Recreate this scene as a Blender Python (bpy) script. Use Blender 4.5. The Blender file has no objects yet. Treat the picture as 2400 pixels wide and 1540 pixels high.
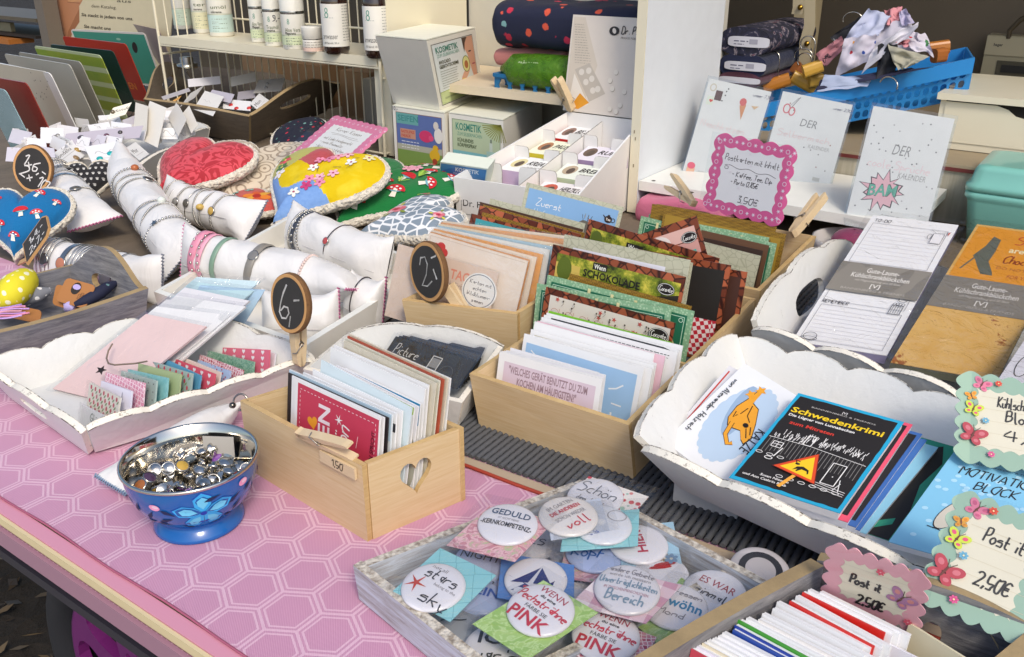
import bpy, math, random
from mathutils import Vector as V, noise
from mathutils.geometry import tessellate_polygon
random.seed(7)
SC = bpy.context.scene
COL = SC.collection
R = math.radians
# ---------------------------------------------------------------- camera
FPX, PITCH, CAMH = 2100.0, R(23.7), 0.5          # focal length in 2400-px units, pitch, height over the table top (table top is z = 0)
cd = bpy.data.cameras.new('camera'); cam = bpy.data.objects.new('camera', cd); COL.objects.link(cam)
cam.location = (0, 0, CAMH); cam.rotation_euler = (R(90) - PITCH, 0, 0)
cd.sensor_fit = 'HORIZONTAL'; cd.sensor_width = 36; cd.lens = 36 * FPX / 2400
cd.clip_start = 0.02; cd.clip_end = 200
SC.camera = cam
# ---------------------------------------------------------------- daylight
SUN_EL, SUN_ROT = 46, 162
w = bpy.data.worlds.new('World'); SC.world = w; w.use_nodes = True
nt = w.node_tree; sky = nt.nodes.new('ShaderNodeTexSky'); sky.sky_type = 'NISHITA'; sky.sun_disc = False
sky.sun_elevation = R(SUN_EL); sky.sun_rotation = R(SUN_ROT); sky.air_density = 1.0; sky.dust_density = 2.5; sky.ozone_density = 1.0
nt.links.new(sky.outputs[0], nt.nodes['Background'].inputs[0]); nt.nodes['Background'].inputs[1].default_value = 0.15
sl = bpy.data.lights.new('sun', 'SUN'); sl.energy = 1.3; sl.angle = R(14); sl.color = (1, .92, .78)
so = bpy.data.objects.new('sun', sl); COL.objects.link(so)
so.rotation_euler = (R(90 - SUN_EL), 0, R(180 - SUN_ROT)); so.location = (0, -3, 5)
SC.view_settings.view_transform = 'Standard'; SC.view_settings.look = 'None'; SC.view_settings.gamma = 1
SC.view_settings.exposure = 0.37
SC.cycles.max_bounces = 8; SC.cycles.transparent_max_bounces = 24; SC.cycles.caustics_reflective = False; SC.cycles.caustics_refractive = False
# ---------------------------------------------------------------- placing: the photograph's camera gives table positions
WIN = {0: (0, 0, .9245), 1: (0, 0, 3.347), 2: (600, 0, 3.347), 3: (1200, 0, 3.347), 4: (1800, 0, 2.961), 5: (0, 350, 3.08), 6: (600, 350, 3.08),
  7: (1100, 400, 3.08), 8: (1700, 400, 2.567), 9: (0, 700, 3.08), 10: (600, 750, 2.8), 11: (1150, 750, 2.8), 12: (1600, 800, 2.3695),
  13: (0, 1100, 2.7214), 14: (850, 1180, 3.1686), 15: (1400, 1180, 3.168), 16: (1850, 1200, 3.217)}
def ray(w, x, y):
 a, b, s = WIN[w]; x = (a + x / s) * .9245; y = (b + y / s) * .9245
 u = (x - 1200) / FPX; v = (770 - y) / FPX
 return V((u, math.cos(PITCH) + v * math.sin(PITCH), -math.sin(PITCH) + v * math.cos(PITCH)))
C0 = V((0, 0, CAMH))
def P(w, x, y, z=0.0):                            # point at height z
 d = ray(w, x, y); return C0 + d * ((z - CAMH) / d.z)
T = V((.815, -.58, 0)); N = V((.58, .815, 0)); UP = V((0, 0, 1))   # along the stall front, into the stall
def G(s, d, z=0.0): return T * s + N * d + UP * z
def PD(w, x, y, d):                               # point on the stall-parallel vertical plane at depth d
 r = ray(w, x, y); return C0 + r * (d / r.dot(N))
def PS(w, x, y, s):                               # point on the vertical plane across the stall at position s
 r = ray(w, x, y); return C0 + r * (s / r.dot(T))
def PV(w, x, y, base):                            # point straight over a base point
 r = ray(w, x, y); h = V((r.x, r.y, 0)); k = h.dot(V((base.x, base.y, 0))) / h.dot(h)
 return V((base.x, base.y, CAMH + r.z * k))
def lerp(a, b, t): return a + (b - a) * t
# ---------------------------------------------------------------- materials
def lin(h):
 h = h.lstrip('#'); o = []
 for i in (0, 2, 4):
  c = int(h[i:i + 2], 16) / 255; o.append(c / 12.92 if c <= .04045 else ((c + .055) / 1.055) ** 2.4)
 return (o[0], o[1], o[2], 1)
class NT:
 def __init__(s, name):
  s.m = bpy.data.materials.new(name); s.m.use_nodes = True; s.t = s.m.node_tree; s.b = s.t.nodes['Principled BSDF']; s.out = s.t.nodes['Material Output']
 def n(s, ty, ins=None, **kw):
  x = s.t.nodes.new(ty)
  for k, v in kw.items(): setattr(x, k, v)
  for k, v in (ins or {}).items(): s.put(x.inputs[k], v)
  return x
 def put(s, sock, v):
  if isinstance(v, bpy.types.NodeSocket): s.t.links.new(v, sock)
  elif isinstance(v, bpy.types.Node): s.t.links.new(v.outputs[0], sock)
  else: sock.default_value = v
 def set(s, **kw):
  for k, v in kw.items(): s.put(s.b.inputs[k.replace('_', ' ')], v)
  return s
 def mix(s, f, a, b, mode='MIX'):
  x = s.n('ShaderNodeMix', data_type='RGBA', blend_type=mode); s.put(x.inputs[0], f); s.put(x.inputs[6], a); s.put(x.inputs[7], b); return x.outputs[2]
 def math(s, op, a, b=0.0, c=0.0, clamp=False):
  x = s.n('ShaderNodeMath', operation=op, use_clamp=clamp); s.put(x.inputs[0], a); s.put(x.inputs[1], b); s.put(x.inputs[2], c); return x.outputs[0]
 def co(s, which='Object'): return s.n('ShaderNodeTexCoord').outputs[which]
 def noise(s, scale, detail=3, vec=None, rough=.55, dist=0):
  x = s.n('ShaderNodeTexNoise', {'Scale': scale, 'Detail': detail, 'Roughness': rough, 'Distortion': dist}); s.put(x.inputs['Vector'], vec or s.co()); return x.outputs[0]
 def vor(s, scale, feat='F1', vec=None, rnd=1.0, out=0):
  x = s.n('ShaderNodeTexVoronoi', {'Scale': scale, 'Randomness': rnd}, feature=feat); s.put(x.inputs['Vector'], vec or s.co()); return x.outputs[out]
 def ramp(s, f, stops, interp='LINEAR'):
  x = s.n('ShaderNodeValToRGB'); x.color_ramp.interpolation = interp; e = x.color_ramp.elements
  while len(e) < len(stops): e.new(.5)
  for q, (p, c) in zip(e, stops): q.position = p; q.color = lin(c) if isinstance(c, str) else (c, c, c, 1)
  s.put(x.inputs[0], f); return x.outputs[0]
 def map(s, scale=(1, 1, 1), rot=(0, 0, 0), vec=None):
  x = s.n('ShaderNodeMapping', {'Scale': scale, 'Rotation': rot}); s.put(x.inputs[0], vec or s.co()); return x.outputs[0]
 def bump(s, h, st=.3, d=.002):
  x = s.n('ShaderNodeBump', {'Strength': st, 'Distance': d}); s.put(x.inputs['Height'], h); s.put(s.b.inputs['Normal'], x.outputs[0]); return s
_M = {}
def mat(fn):                                      # decorator: a named material built once
 def get():
  if fn.__name__ not in _M: _M[fn.__name__] = fn(NT(fn.__name__))
  return _M[fn.__name__]
 return get
def paint(h, rough=.55, metal=0.0, var=.05, coat=0.0):
 k = (h, rough, metal, var, coat)
 if k not in _M:
  q = NT('colour_' + h); n = q.noise(35, 4)
  c = lin(h); c = tuple(min(x, .82) for x in c[:3]) + (1,)
  f = q.math('MULTIPLY_ADD', n, 2 * var, 1 - var)
  q.set(Base_Color=q.mix(1.0, c, q.n('ShaderNodeCombineColor', {0: f, 1: f, 2: f}), 'MULTIPLY'), Roughness=rough, Metallic=metal, Coat_Weight=coat)
  _M[k] = q.m
 return _M[k]
def glossy(h, rough=.25): return paint(h, rough, 0, .03, .4)
def metal(h='c8c6c0', rough=.18): return paint(h, rough, 1.0, .03)
@mat
def old_white(q):                                 # chipped white paint over wood
 n2 = q.noise(9, 4); v = q.map((1, 1, .35)); spots = q.ramp(q.noise(38, 8, v, .78), [(.305, 1.0), (.34, 0.0)]); sc = q.ramp(q.noise(110, 6, rough=.8), [(.27, 1.0), (.31, 0.0)])
 f = q.math('MULTIPLY', q.math('MAXIMUM', spots, sc), .6); base = q.mix(n2, lin('d6d9dc'), lin('e6e3d9'))
 q.set(Base_Color=q.mix(f, base, lin('8a8176')), Roughness=.55).bump(q.math('ADD', q.noise(90, 6), q.math('MULTIPLY', spots, -.8)), .5, .002); return q.m
@mat
def chipped_edge(q):                              # rim where the paint has worn to dark lines
 n = q.noise(140, 5, rough=.8); f = q.ramp(n, [(.36, 1.0), (.42, 0.0)])
 q.set(Base_Color=q.mix(q.math('MULTIPLY', f, .7), lin('ece6d8'), lin('6d5f4e')), Roughness=.7).bump(n, .5, .001); return q.m
@mat
def worn_line(q):
 f = q.ramp(q.noise(75, 5, rough=.8), [(.50, 0.0), (.56, 1.0)]); q.set(Base_Color=q.mix(f, lin('e0dace'), lin('5f554a')), Roughness=.8); return q.m
@mat
def pine(q):
 v = q.map((6, 6, 90)); n = q.noise(3, 5, v, dist=1.2); k = q.ramp(q.noise(22, 2), [(.24, 1.0), (.27, 0.0)])
 c = q.mix(n, lin('e2cca6'), lin('c6a470'))
 q.set(Base_Color=q.mix(q.math('MULTIPLY', k, .35), c, lin('8a6238')), Roughness=.55).bump(n, .15, .001); return q.m
@mat
def pine_pale(q):
 n = q.noise(4, 5, q.map((8, 8, 60)), dist=1); q.set(Base_Color=q.mix(n, lin('e2cca8'), lin('cfb48a')), Roughness=.55).bump(n, .12, .001); return q.m
@mat
def ply_edge(q):
 n = q.noise(60, 4, q.map((1, 1, 8))); q.set(Base_Color=q.mix(n, lin('dcc08a'), lin('b68f58')), Roughness=.6); return q.m
@mat
def grey_wood(q):                                 # weathered, grey washed
 v = q.map((9, 9, 70)); n = q.noise(2.5, 8, v, .7, .8); n2 = q.noise(14, 6)
 c = q.mix(q.ramp(n, [(.35, 0.0), (.65, 1.0)]), lin('5b5650'), lin('98938c'))
 q.set(Base_Color=q.mix(q.math('MULTIPLY', n2, .5), c, lin('6d7690')), Roughness=.75).bump(n, .6, .002); return q.m
@mat
def grey_wood_edge(q):
 n = q.noise(30, 8, rough=.75); q.set(Base_Color=q.mix(n, lin('7b6a4c'), lin('c2a77a')), Roughness=.75).bump(n, .6, .002); return q.m
@mat
def brown_wood(q):
 v = q.map((8, 8, 60)); n = q.noise(2.5, 8, v, .7, .8)
 q.set(Base_Color=q.mix(n, lin('4f463b'), lin('857766')), Roughness=.75).bump(n, .6, .002); return q.m
@mat
def chip_board(q):                                # whitewashed particle rim
 n = q.vor(420); n2 = q.noise(200, 5)
 q.set(Base_Color=q.mix(q.ramp(n2, [(.35, 0.0), (.6, 1.0)]), lin('8f8375'), lin('d8d0c2')), Roughness=.85).bump(n, .6, .0012); return q.m
@mat
def tray_wash(q):                                 # bluish whitewash with dark streaks
 n = q.noise(2.2, 8, q.map((7, 7, 90), (0, 0, 0)), .75, .4)
 q.set(Base_Color=q.ramp(n, [(.30, '6f6762'), (.42, 'a9a7a8'), (.6, 'c9d0da')]), Roughness=.75).bump(n, .5, .002); return q.m
@mat
def satin(q):
 n = q.noise(14, 4, dist=.6); w = q.noise(45, 3)
 q.set(Base_Color=q.mix(n, lin('e9e7e3'), lin('dddad8')), Roughness=.38, Sheen_Weight=.35, Sheen_Roughness=.4, Specular_IOR_Level=.35)
 q.bump(q.math('ADD', q.noise(22, 3, q.map((1, 1, .4)), dist=1.8), q.math('MULTIPLY', w, .3)), .4, .006); return q.m
@mat
def fleece(q):
 n = q.vor(170, 'SMOOTH_F1'); q.set(Base_Color=q.mix(n, lin('e6dfd0'), lin('cfc5b2')), Roughness=.95, Sheen_Weight=.6).bump(n, 1.0, .006); return q.m
@mat
def film(q):                                      # cellophane: clear with creased reflections
 t = q.n('ShaderNodeBsdfTransparent', {'Color': (.97, .97, .97, 1)}); g = q.n('ShaderNodeBsdfGlossy', {'Roughness': .06})
 b = q.n('ShaderNodeBump', {'Strength': .9, 'Distance': .004}); q.put(b.inputs['Height'], q.noise(38, 3, dist=1.6)); q.put(g.inputs['Normal'], b.outputs[0])
 fr = q.n('ShaderNodeLayerWeight', {'Blend': .5}); q.put(fr.inputs['Normal'], b.outputs[0])
 mx = q.n('ShaderNodeMixShader'); q.put(mx.inputs[0], q.math('MULTIPLY_ADD', q.math('POWER', fr.outputs['Facing'], 4.0), .8, .085, True)); q.put(mx.inputs[1], t); q.put(mx.inputs[2], g)
 q.t.links.new(mx.outputs[0], q.out.inputs[0]); return q.m
@mat
def clear(q):                                     # rigid clear plastic
 t = q.n('ShaderNodeBsdfTransparent', {'Color': (.93, .95, .96, 1)}); g = q.n('ShaderNodeBsdfGlossy', {'Roughness': .05})
 fr = q.n('ShaderNodeLayerWeight', {'Blend': .5})
 mx = q.n('ShaderNodeMixShader'); q.put(mx.inputs[0], q.math('MULTIPLY_ADD', q.math('POWER', fr.outputs['Facing'], 4.0), .7, .035, True)); q.put(mx.inputs[1], t); q.put(mx.inputs[2], g)
 q.t.links.new(mx.outputs[0], q.out.inputs[0]); return q.m
# ---------------------------------------------------------------- mesh builder
_TXT = {}
def glyphs(s, bold):
 k = (s, bold)
 if k not in _TXT:
  c = bpy.data.curves.new('t', 'FONT'); o = bpy.data.objects.new('t', c); COL.objects.link(o)
  c.body = s; c.resolution_u = 2; c.offset = .022 if bold else 0.0
  m = bpy.data.meshes.new_from_object(o); vs = [(v.co.x, v.co.y) for v in m.vertices]; fs = [tuple(p.vertices) for p in m.polygons]
  bpy.data.meshes.remove(m); bpy.data.objects.remove(o); bpy.data.curves.remove(c); _TXT[k] = (vs, fs)
 return _TXT[k]
_ORG = {}
class MB:
 def __init__(s): s.v = []; s.f = []; s.mi = []; s.sm = []; s.ms = []
 def m(s, x):
  if isinstance(x, str): x = paint(x)
  if x not in s.ms: s.ms.append(x)
  return s.ms.index(x)
 def add(s, vs, fs, m, smooth=False):
  b = len(s.v); s.v += [V(v) for v in vs]; i = s.m(m)
  for f in fs: s.f.append(tuple(b + k for k in f)); s.mi.append(i); s.sm.append(smooth)
 def quad(s, a, b, c, d, m): s.add([a, b, c, d], [(0, 1, 2, 3)], m)
 def prism(s, bot, top, m, mtop=None):         # closed solid between two equal loops (counter-clockwise seen from the top)
  n = len(bot); s.add(bot + top, [(i, (i + 1) % n, n + (i + 1) % n, n + i) for i in range(n)], m)
  s.add(top, [tuple(range(n))], mtop or m); s.add(bot, [tuple(range(n))[::-1]], m)
 def box(s, o, x, y, z, m, mtop=None): s.prism([o, o + x, o + x + y, o + y], [o + z, o + x + z, o + x + y + z, o + y + z], m, mtop)
 def grid(s, rows, m, smooth=True, closed=False):
  n = len(rows[0]); b = [p for r in rows for p in r]; fs = []
  for i in range(len(rows) - 1):
   for j in range(n if closed else n - 1):
    k = (j + 1) % n; fs.append((i * n + j, i * n + k, (i + 1) * n + k, (i + 1) * n + j))
  s.add(b, fs, m, smooth)
 def tube(s, pts, r, m, seg=8, closed=False, cap=True):
  n = len(pts); rows = []; up = None
  rr = r if callable(r) else (lambda t: r)
  for i, p in enumerate(pts):
   a = pts[(i - 1) % n] if closed or i > 0 else p; b = pts[(i + 1) % n] if closed or i < n - 1 else p
   t = (b - a).normalized()
   if up is None: up = t.orthogonal().normalized()
   up = (up - t * up.dot(t)); up = up.normalized() if up.length > 1e-6 else t.orthogonal().normalized()
   q = t.cross(up); k = rr(i / max(1, n - 1))
   rows.append([p + up * math.cos(2 * math.pi * j / seg) * k + q * math.sin(2 * math.pi * j / seg) * k for j in range(seg)])
  if closed: rows.append(rows[0])
  s.grid(rows, m, True, True)
  if not closed and cap: s.add(rows[0], [tuple(range(seg))[::-1]], m); s.add(rows[-1], [tuple(range(seg))], m)
 def lathe(s, prof, c, m, seg=32, ax=None, cap=True):    # prof: (radius, height); axis up by default
  az = (ax or UP).normalized(); ex = az.orthogonal().normalized() if ax else V((1, 0, 0)); ey = az.cross(ex)
  rows = [[c + az * z + (ex * math.cos(2 * math.pi * j / seg) + ey * math.sin(2 * math.pi * j / seg)) * r for j in range(seg)] for r, z in prof]
  s.grid(rows, m, True, True)
  if cap:
   if prof[0][0] > 1e-5: s.add(rows[0], [tuple(range(seg))[::-1]], m)
   if prof[-1][0] > 1e-5: s.add(rows[-1], [tuple(range(seg))], m)
 def ball(s, c, r, m, seg=10, sq=(1, 1, 1)):
  rows = [[c + V((math.sin(a) * math.cos(2 * math.pi * j / seg) * r * sq[0], math.sin(a) * math.sin(2 * math.pi * j / seg) * r * sq[1], math.cos(a) * r * sq[2])) for j in range(seg)]
    for a in [math.pi * (.02 + .96 * i / (seg // 2 + 1)) for i in range(seg // 2 + 2)]]
  s.grid(rows, m, True, True)
 def plate(s, loop, holes, f0, f1, m, medge=None, mback=None):   # 2-D outline with holes, front face f0(x,y), back face f1(x,y)
  loops = [loop] + list(holes); flat = [p for l in loops for p in l]
  tri = tessellate_polygon([[V((p[0], p[1], 0)) for p in l] for l in loops])
  if not tri: return
  a, b, c = tri[0]
  def area(t): return sum((flat[t[i]][0] - flat[t[i - 1]][0]) * (flat[t[i]][1] + flat[t[i - 1]][1]) for i in range(3))
  tri = [t if area(t) < 0 else t[::-1] for t in tri]
  s.add([f0(*p) for p in flat], tri, m)
  if f1:
   s.add([f1(*p) for p in flat], [t[::-1] for t in tri], mback or m)
   for l in loops:
    n = len(l); s.add([f0(*p) for p in l] + [f1(*p) for p in l], [(i, n + i, n + (i + 1) % n, (i + 1) % n) for i in range(n)], medge or m)
 def build(s, name, parent=None, loc=None):
  if parent is None:
   if loc is None:
    xs = [v.x for v in s.v]; ys = [v.y for v in s.v]; loc = V(((min(xs) + max(xs)) / 2, (min(ys) + max(ys)) / 2, min(v.z for v in s.v)))
   o0 = V((0, 0, 0))
  else:
   o0 = _ORG[parent]; loc = o0
  me = bpy.data.meshes.new(name); me.from_pydata([v - loc for v in s.v], [], s.f)
  for x in s.ms: me.materials.append(x)
  me.polygons.foreach_set('material_index', s.mi); me.polygons.foreach_set('use_smooth', s.sm); me.update()
  o = bpy.data.objects.new(name, me); COL.objects.link(o); o.parent = parent; o.location = loc - o0; _ORG[o] = loc
  return o
def tag(o, label=None, cat=None, group=None, kind=None):
 if label: o['label'] = label
 if cat: o['category'] = cat
 if group: o['group'] = group
 if kind: o['kind'] = kind
 return o
def thing(name, label, cat, loc, group=None):
 o = bpy.data.objects.new(name, None); COL.objects.link(o); o.location = loc; o.empty_display_size = .02; _ORG[o] = V(loc)
 return tag(o, label, cat, group)
def clone(o, move, label=None, parent=None):      # copy of a thing with its parts and sub-parts
 c = o.copy(); COL.objects.link(c)
 if parent is None: c.location = o.location + move; _ORG[c] = _ORG[o] + move
 else: c.parent = parent
 if label: c['label'] = label
 for k in list(o.children): clone(k, move, None, c)
 return c
ORD = 'first second third fourth fifth sixth seventh eighth ninth tenth eleventh twelfth thirteenth fourteenth fifteenth sixteenth seventeenth eighteenth nineteenth twentieth'.split()
# ---------------------------------------------------------------- drawing flat marks on surfaces
# a pen alphabet: strokes as digit pairs x,y ; baseline 2, x-height 5/6, capitals 9
PEN = {'a': '35152334 3632', 'b': '0902 0435332203', 'c': '35150322 2232', 'd': '3932 3516033233'.replace('16', '15'), 'e': '0434351504122232', 'f': '38281702 0535', 'g': '351504123334 363020', 'h': '0902 04153532', 'i': '1512 1717',
 'j': '151000 1717', 'k': '0902 0435 1432', 'l': '091222', 'm': '0502 04152522 24354542', 'n': '0502 04153532', 'o': '15040312223334251515', 'p': '0600 0515343303', 'q': '351504123334 3630', 'r': '0502 041535', 's': '351504343222 2202', 't': '18132232 0535',
 'u': '05031222 3532', 'v': '051235', 'w': '0512243235', 'x': '0532 3502', 'y': '051232 3510', 'z': '05350232', 'A': '022942 1434', 'B': '0209 0939361605 36453302', 'C': '48390704123243', 'D': '0209 0929470432 3202'.replace('0432 3202', '44 443202'), 'E': '39090232 0525',
 'F': '390902 0525', 'G': '4829070422434525', 'H': '0902 4942 0545', 'I': '0902', 'J': '29231202', 'K': '0902 4905 0542', 'L': '090232', 'M': '0209264942', 'N': '02094249', 'O': '2907042232474929', 'P': '0209 09393605', 'R': '0209 09393605 1532', 'S': '483919074532 3202', 'T': '0949 2922',
 'U': '0904224449', 'V': '092249', 'W': '0912263249', 'X': '0942 4902', 'Z': '09490242', 'Q': '2907042232474929 3342', '0': '1907041232474918', '1': '072922', '2': '0819394742 0242'.replace('4742 0242', '47020242'), '3': '0939163532 3202', '4': '290545 3932', '5': '39090545333202', '6': '390604123334351504',
 '7': '094912', '8': '26093949260432422626', '9': '3616092938 383402', ',': '1301', '.': '1212', '-': '0535', '€': '48290703224 0636 0535'.replace('224', '2243'), ':': '1515 1212', '!': '1914 1212', '"': '0907 1917', '?': '081939361514 1212', '/': '0149', '+': '0535 1713', '&': '42073927024245', "'": '1917', '*': '0535 1713 0733 3703'}
DIA = {'ä': 'a', 'ö': 'o', 'ü': 'u', 'Ä': 'A', 'Ö': 'O', 'Ü': 'U'}
class Art:
 """draws on a surface given by f(x, y, lift); each mark lies a little above the one before"""
 def __init__(s, mb, f, base=.00015, step=.00005): s.mb = mb; s.f = f; s.z = base; s.st = step
 def up(s): s.z += s.st; return s.z
 def poly(s, pts, m, holes=()):
  z = s.up(); s.mb.plate(pts, holes, lambda x, y: s.f(x, y, z), None, m)
 def fine(s, pts, m, nx=8):                    # convex patch cut fine, for curved surfaces
  z = s.up(); c = (sum(p[0] for p in pts) / len(pts), sum(p[1] for p in pts) / len(pts))
  rows = [[s.f(c[0] + (p[0] - c[0]) * k, c[1] + (p[1] - c[1]) * k, z) for p in pts] for k in (.001, .35, .7, 1)]; s.mb.grid(rows, m, True, True)
 def rect(s, x0, y0, x1, y1, m): s.poly([(x0, y0), (x1, y0), (x1, y1), (x0, y1)], m)
 def ell(s, x, y, rx, ry, m, n=20, rot=0):
  c, t = math.cos(rot), math.sin(rot)
  s.poly([(x + rx * math.cos(a) * c - ry * math.sin(a) * t, y + rx * math.cos(a) * t + ry * math.sin(a) * c) for a in [2 * math.pi * i / n for i in range(n)]], m)
 def ring(s, x, y, rx, ry, wd, m, n=28):
  k = [(x + rx * math.cos(a), y + ry * math.sin(a)) for a in [2 * math.pi * i / n for i in range(n + 1)]]; s.line(k, wd, m)
 def line(s, pts, wd, m, dash=0):
  z = s.up(); vs = []; fs = []
  n = len(pts)
  for i, p in enumerate(pts):
   a = pts[max(0, i - 1)]; b = pts[min(n - 1, i + 1)]; dx, dy = b[0] - a[0], b[1] - a[1]; l = math.hypot(dx, dy) or 1
   nx, ny = -dy / l * wd / 2, dx / l * wd / 2; vs += [s.f(p[0] + nx, p[1] + ny, z), s.f(p[0] - nx, p[1] - ny, z)]
  fs = [(2 * i + 1, 2 * i + 3, 2 * i + 2, 2 * i) for i in range(n - 1) if not dash or i % 2 == 0]
  s.mb.add(vs, fs, m)
 def frame(s, x0, y0, x1, y1, wd, m):
  for a in ([(x0, y0), (x1, y0)], [(x1, y0), (x1, y1)], [(x1, y1), (x0, y1)], [(x0, y1), (x0, y0)]): s.line(a, wd, m)
 def heart(s, x, y, r, m, rot=0):
  pts = []
  for i in range(20):
   t = 2 * math.pi * i / 20; a = 16 * math.sin(t) ** 3 / 17 * r; b = (13 * math.cos(t) - 5 * math.cos(2 * t) - 2 * math.cos(3 * t) - math.cos(4 * t)) / 17 * r
   pts.append((x + a * math.cos(rot) - b * math.sin(rot), y + a * math.sin(rot) + b * math.cos(rot)))
  s.poly(pts[::-1], m)
 def flower(s, x, y, r, m, mc='f2d36b', n=5):
  for i in range(n):
   a = 2 * math.pi * i / n + .3; s.ell(x + r * .6 * math.cos(a), y + r * .6 * math.sin(a), r * .45, r * .32, m, 10, a); s.z -= s.st
  s.z += s.st; s.ell(x, y, r * .22, r * .22, mc, 8)
 def star(s, x, y, r, m, n=5, k=.42, rot=.3):
  s.poly([(x + r * (1 if i % 2 == 0 else k) * math.sin(rot + math.pi * i / n), y + r * (1 if i % 2 == 0 else k) * math.cos(rot + math.pi * i / n)) for i in range(2 * n)][::-1], m)
 def text(s, t, x, y, h, m, bold=False, align='l', wd=None, rot=0, shear=0):
  vs, fs = glyphs(t, bold)
  if not vs: return
  x0 = min(v[0] for v in vs); x1 = max(v[0] for v in vs); k = h / .73; kx = wd / (x1 - x0) if wd else k
  off = {'l': 0, 'c': -(x1 - x0) * kx / 2, 'r': -(x1 - x0) * kx}[align]; z = s.up(); c, q = math.cos(rot), math.sin(rot)
  o = []
  for a, b in vs:
   X = (a - x0) * kx + off + b * k * shear; Y = b * k; o.append(s.f(x + X * c - Y * q, y + X * q + Y * c, z))
  s.mb.add(o, fs, m)
 def pen(s, t, x, y, h, m, wd=None, width=None, rot=0, align='l', shear=.12):   # handwriting; h = capital height
  k = h / 7.; wd = wd or h * .1; strokes = []; cx = 0
  for ch in t:
   if ch == ' ': cx += 3; continue
   dots = ch in DIA; c = DIA.get(ch, ch); g = PEN.get(c)
   if not g: cx += 3; continue
   mx = 0
   for st in g.split(' '):
    q = [(int(st[i]), int(st[i + 1]) - 2) for i in range(0, len(st) - 1, 2)]; mx = max(mx, max(p[0] for p in q))
    if len(q) == 2 and q[0] == q[1]: q[1] = (q[0][0] + .3, q[0][1] + .5)
    strokes.append([(cx + p[0], p[1]) for p in q])
   if dots:
    yy = 5.2 if c.islower() else 8
    strokes += [[(cx + .6, yy), (cx + .8, yy + .6)], [(cx + 2, yy), (cx + 2.2, yy + .6)]]
   cx += mx + 1.3
  kx = width / max(cx - 1.3, 1) if width else k; off = {'l': 0, 'c': -(cx - 1.3) * kx / 2, 'r': -(cx - 1.3) * kx}[align]; cc, qq = math.cos(rot), math.sin(rot)
  zz = s.z
  for st in strokes:
   out = []
   for i in range(len(st) - 1):           # round the corners
    a = st[max(0, i - 1)]; b = st[i]; c = st[i + 1]; d = st[min(len(st) - 1, i + 2)]
    for j in range(3):
     u = j / 3
     out.append(tuple(.5 * (2 * b[e] + (c[e] - a[e]) * u + (2 * a[e] - 5 * b[e] + 4 * c[e] - d[e]) * u * u + (3 * b[e] - a[e] - 3 * c[e] + d[e]) * u ** 3) for e in (0, 1)))
   out.append(st[-1]); s.z = zz
   pts = []
   for a, b in out:
    X = a * kx + off + b * k * shear; Y = b * k; pts.append((x + X * cc - Y * qq, y + X * qq + Y * cc))
   s.line(pts, wd, m)
 def scribble(s, x0, x1, y, h, m):               # print too small to read
  x = x0
  while x < x1:
   l = min(random.uniform(1.5, 4) * h, x1 - x); s.z -= s.st; s.rect(x, y, x + l, y + h * .55, m); x += l + h * .8
def flatmap(o, U, W):                               # origin bottom-left, unit vectors of the plane; marks in metres
 U = U.normalized(); W = W.normalized(); n = U.cross(W).normalized()
 return lambda x, y, z: o + U * x + W * y + n * z
def slab(mb, TL, TR, BL, th, m, medge=None, rad=0):
 """a card or board: its front face through three corners; returns Art for the front, width, height"""
 U = TR - TL; W = TL - BL; w, h = U.length, W.length; u = U.normalized(); v = W.normalized(); n = u.cross(v).normalized()
 if rad:
  loop = []
  for cx, cy, a0 in ((w - rad, h - rad, 0), (rad, h - rad, 90), (rad, rad, 180), (w - rad, rad, 270)):
   loop += [(cx + rad * math.cos(R(a0 + 18 * i)), cy + rad * math.sin(R(a0 + 18 * i))) for i in range(6)]
 else: loop = [(0, 0), (w, 0), (w, h), (0, h)]
 f = lambda x, y: BL + u * x + v * y
 mb.plate(loop, [], f, lambda x, y: f(x, y) - n * th, m, medge or m)
 return Art(mb, lambda x, y, z: f(x, y) + n * z), w, h
def sheet_bag(mb, TL, TR, BL, g=.0015, over=.006, m=None):    # clear bag lying over a card
 U = (TR - TL).normalized(); W = (TL - BL).normalized(); n = U.cross(W).normalized(); w = (TR - TL).length + 2 * over; h = (TL - BL).length + 2 * over; o = BL - U * over - W * over
 rows = []
 for j in range(7):
  rows.append([o + U * (w * i / 6) + W * (h * j / 6) + n * (g + .0012 * noise.noise(V((i * .9 + o.x * 50, j * .9, o.y * 50)))) for i in range(7)])
 mb.grid(rows, m or film(), True)
def wall(mb, A, B, C, Dd, th, m, medge=None, top=None, holes=()):
 """a board over the quad A-B (bottom) C-D (top, C over B), outline may be scalloped; thickness goes inwards (left of A->B)"""
 n = (B - A).cross(Dd - A).normalized()
 q = lambda s, t: lerp(lerp(A, B, s), lerp(Dd, C, s), t)
 loop = [(0, 0), (1, 0)] + (top if top else [(1, 1), (0, 1)])
 mb.plate(loop, holes, q, lambda s, t: q(s, t) - n * th, m, medge or m)
 if top and medge and medge == chipped_edge():
  for o in (.0002, -th - .0002): mb.tube([q(s, t) + n * o for s, t in [(1, top[0][1])] + list(top) + [(0, top[-1][1])]], .00045, worn_line(), 4)
 return q, n
def inset(A, B, C, D, t):                           # shorten a wall so that it butts between its neighbours
 u = (B - A).normalized() * t; w = (C - D).normalized() * t; return A + u, B - u, C - w, D + w
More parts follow.
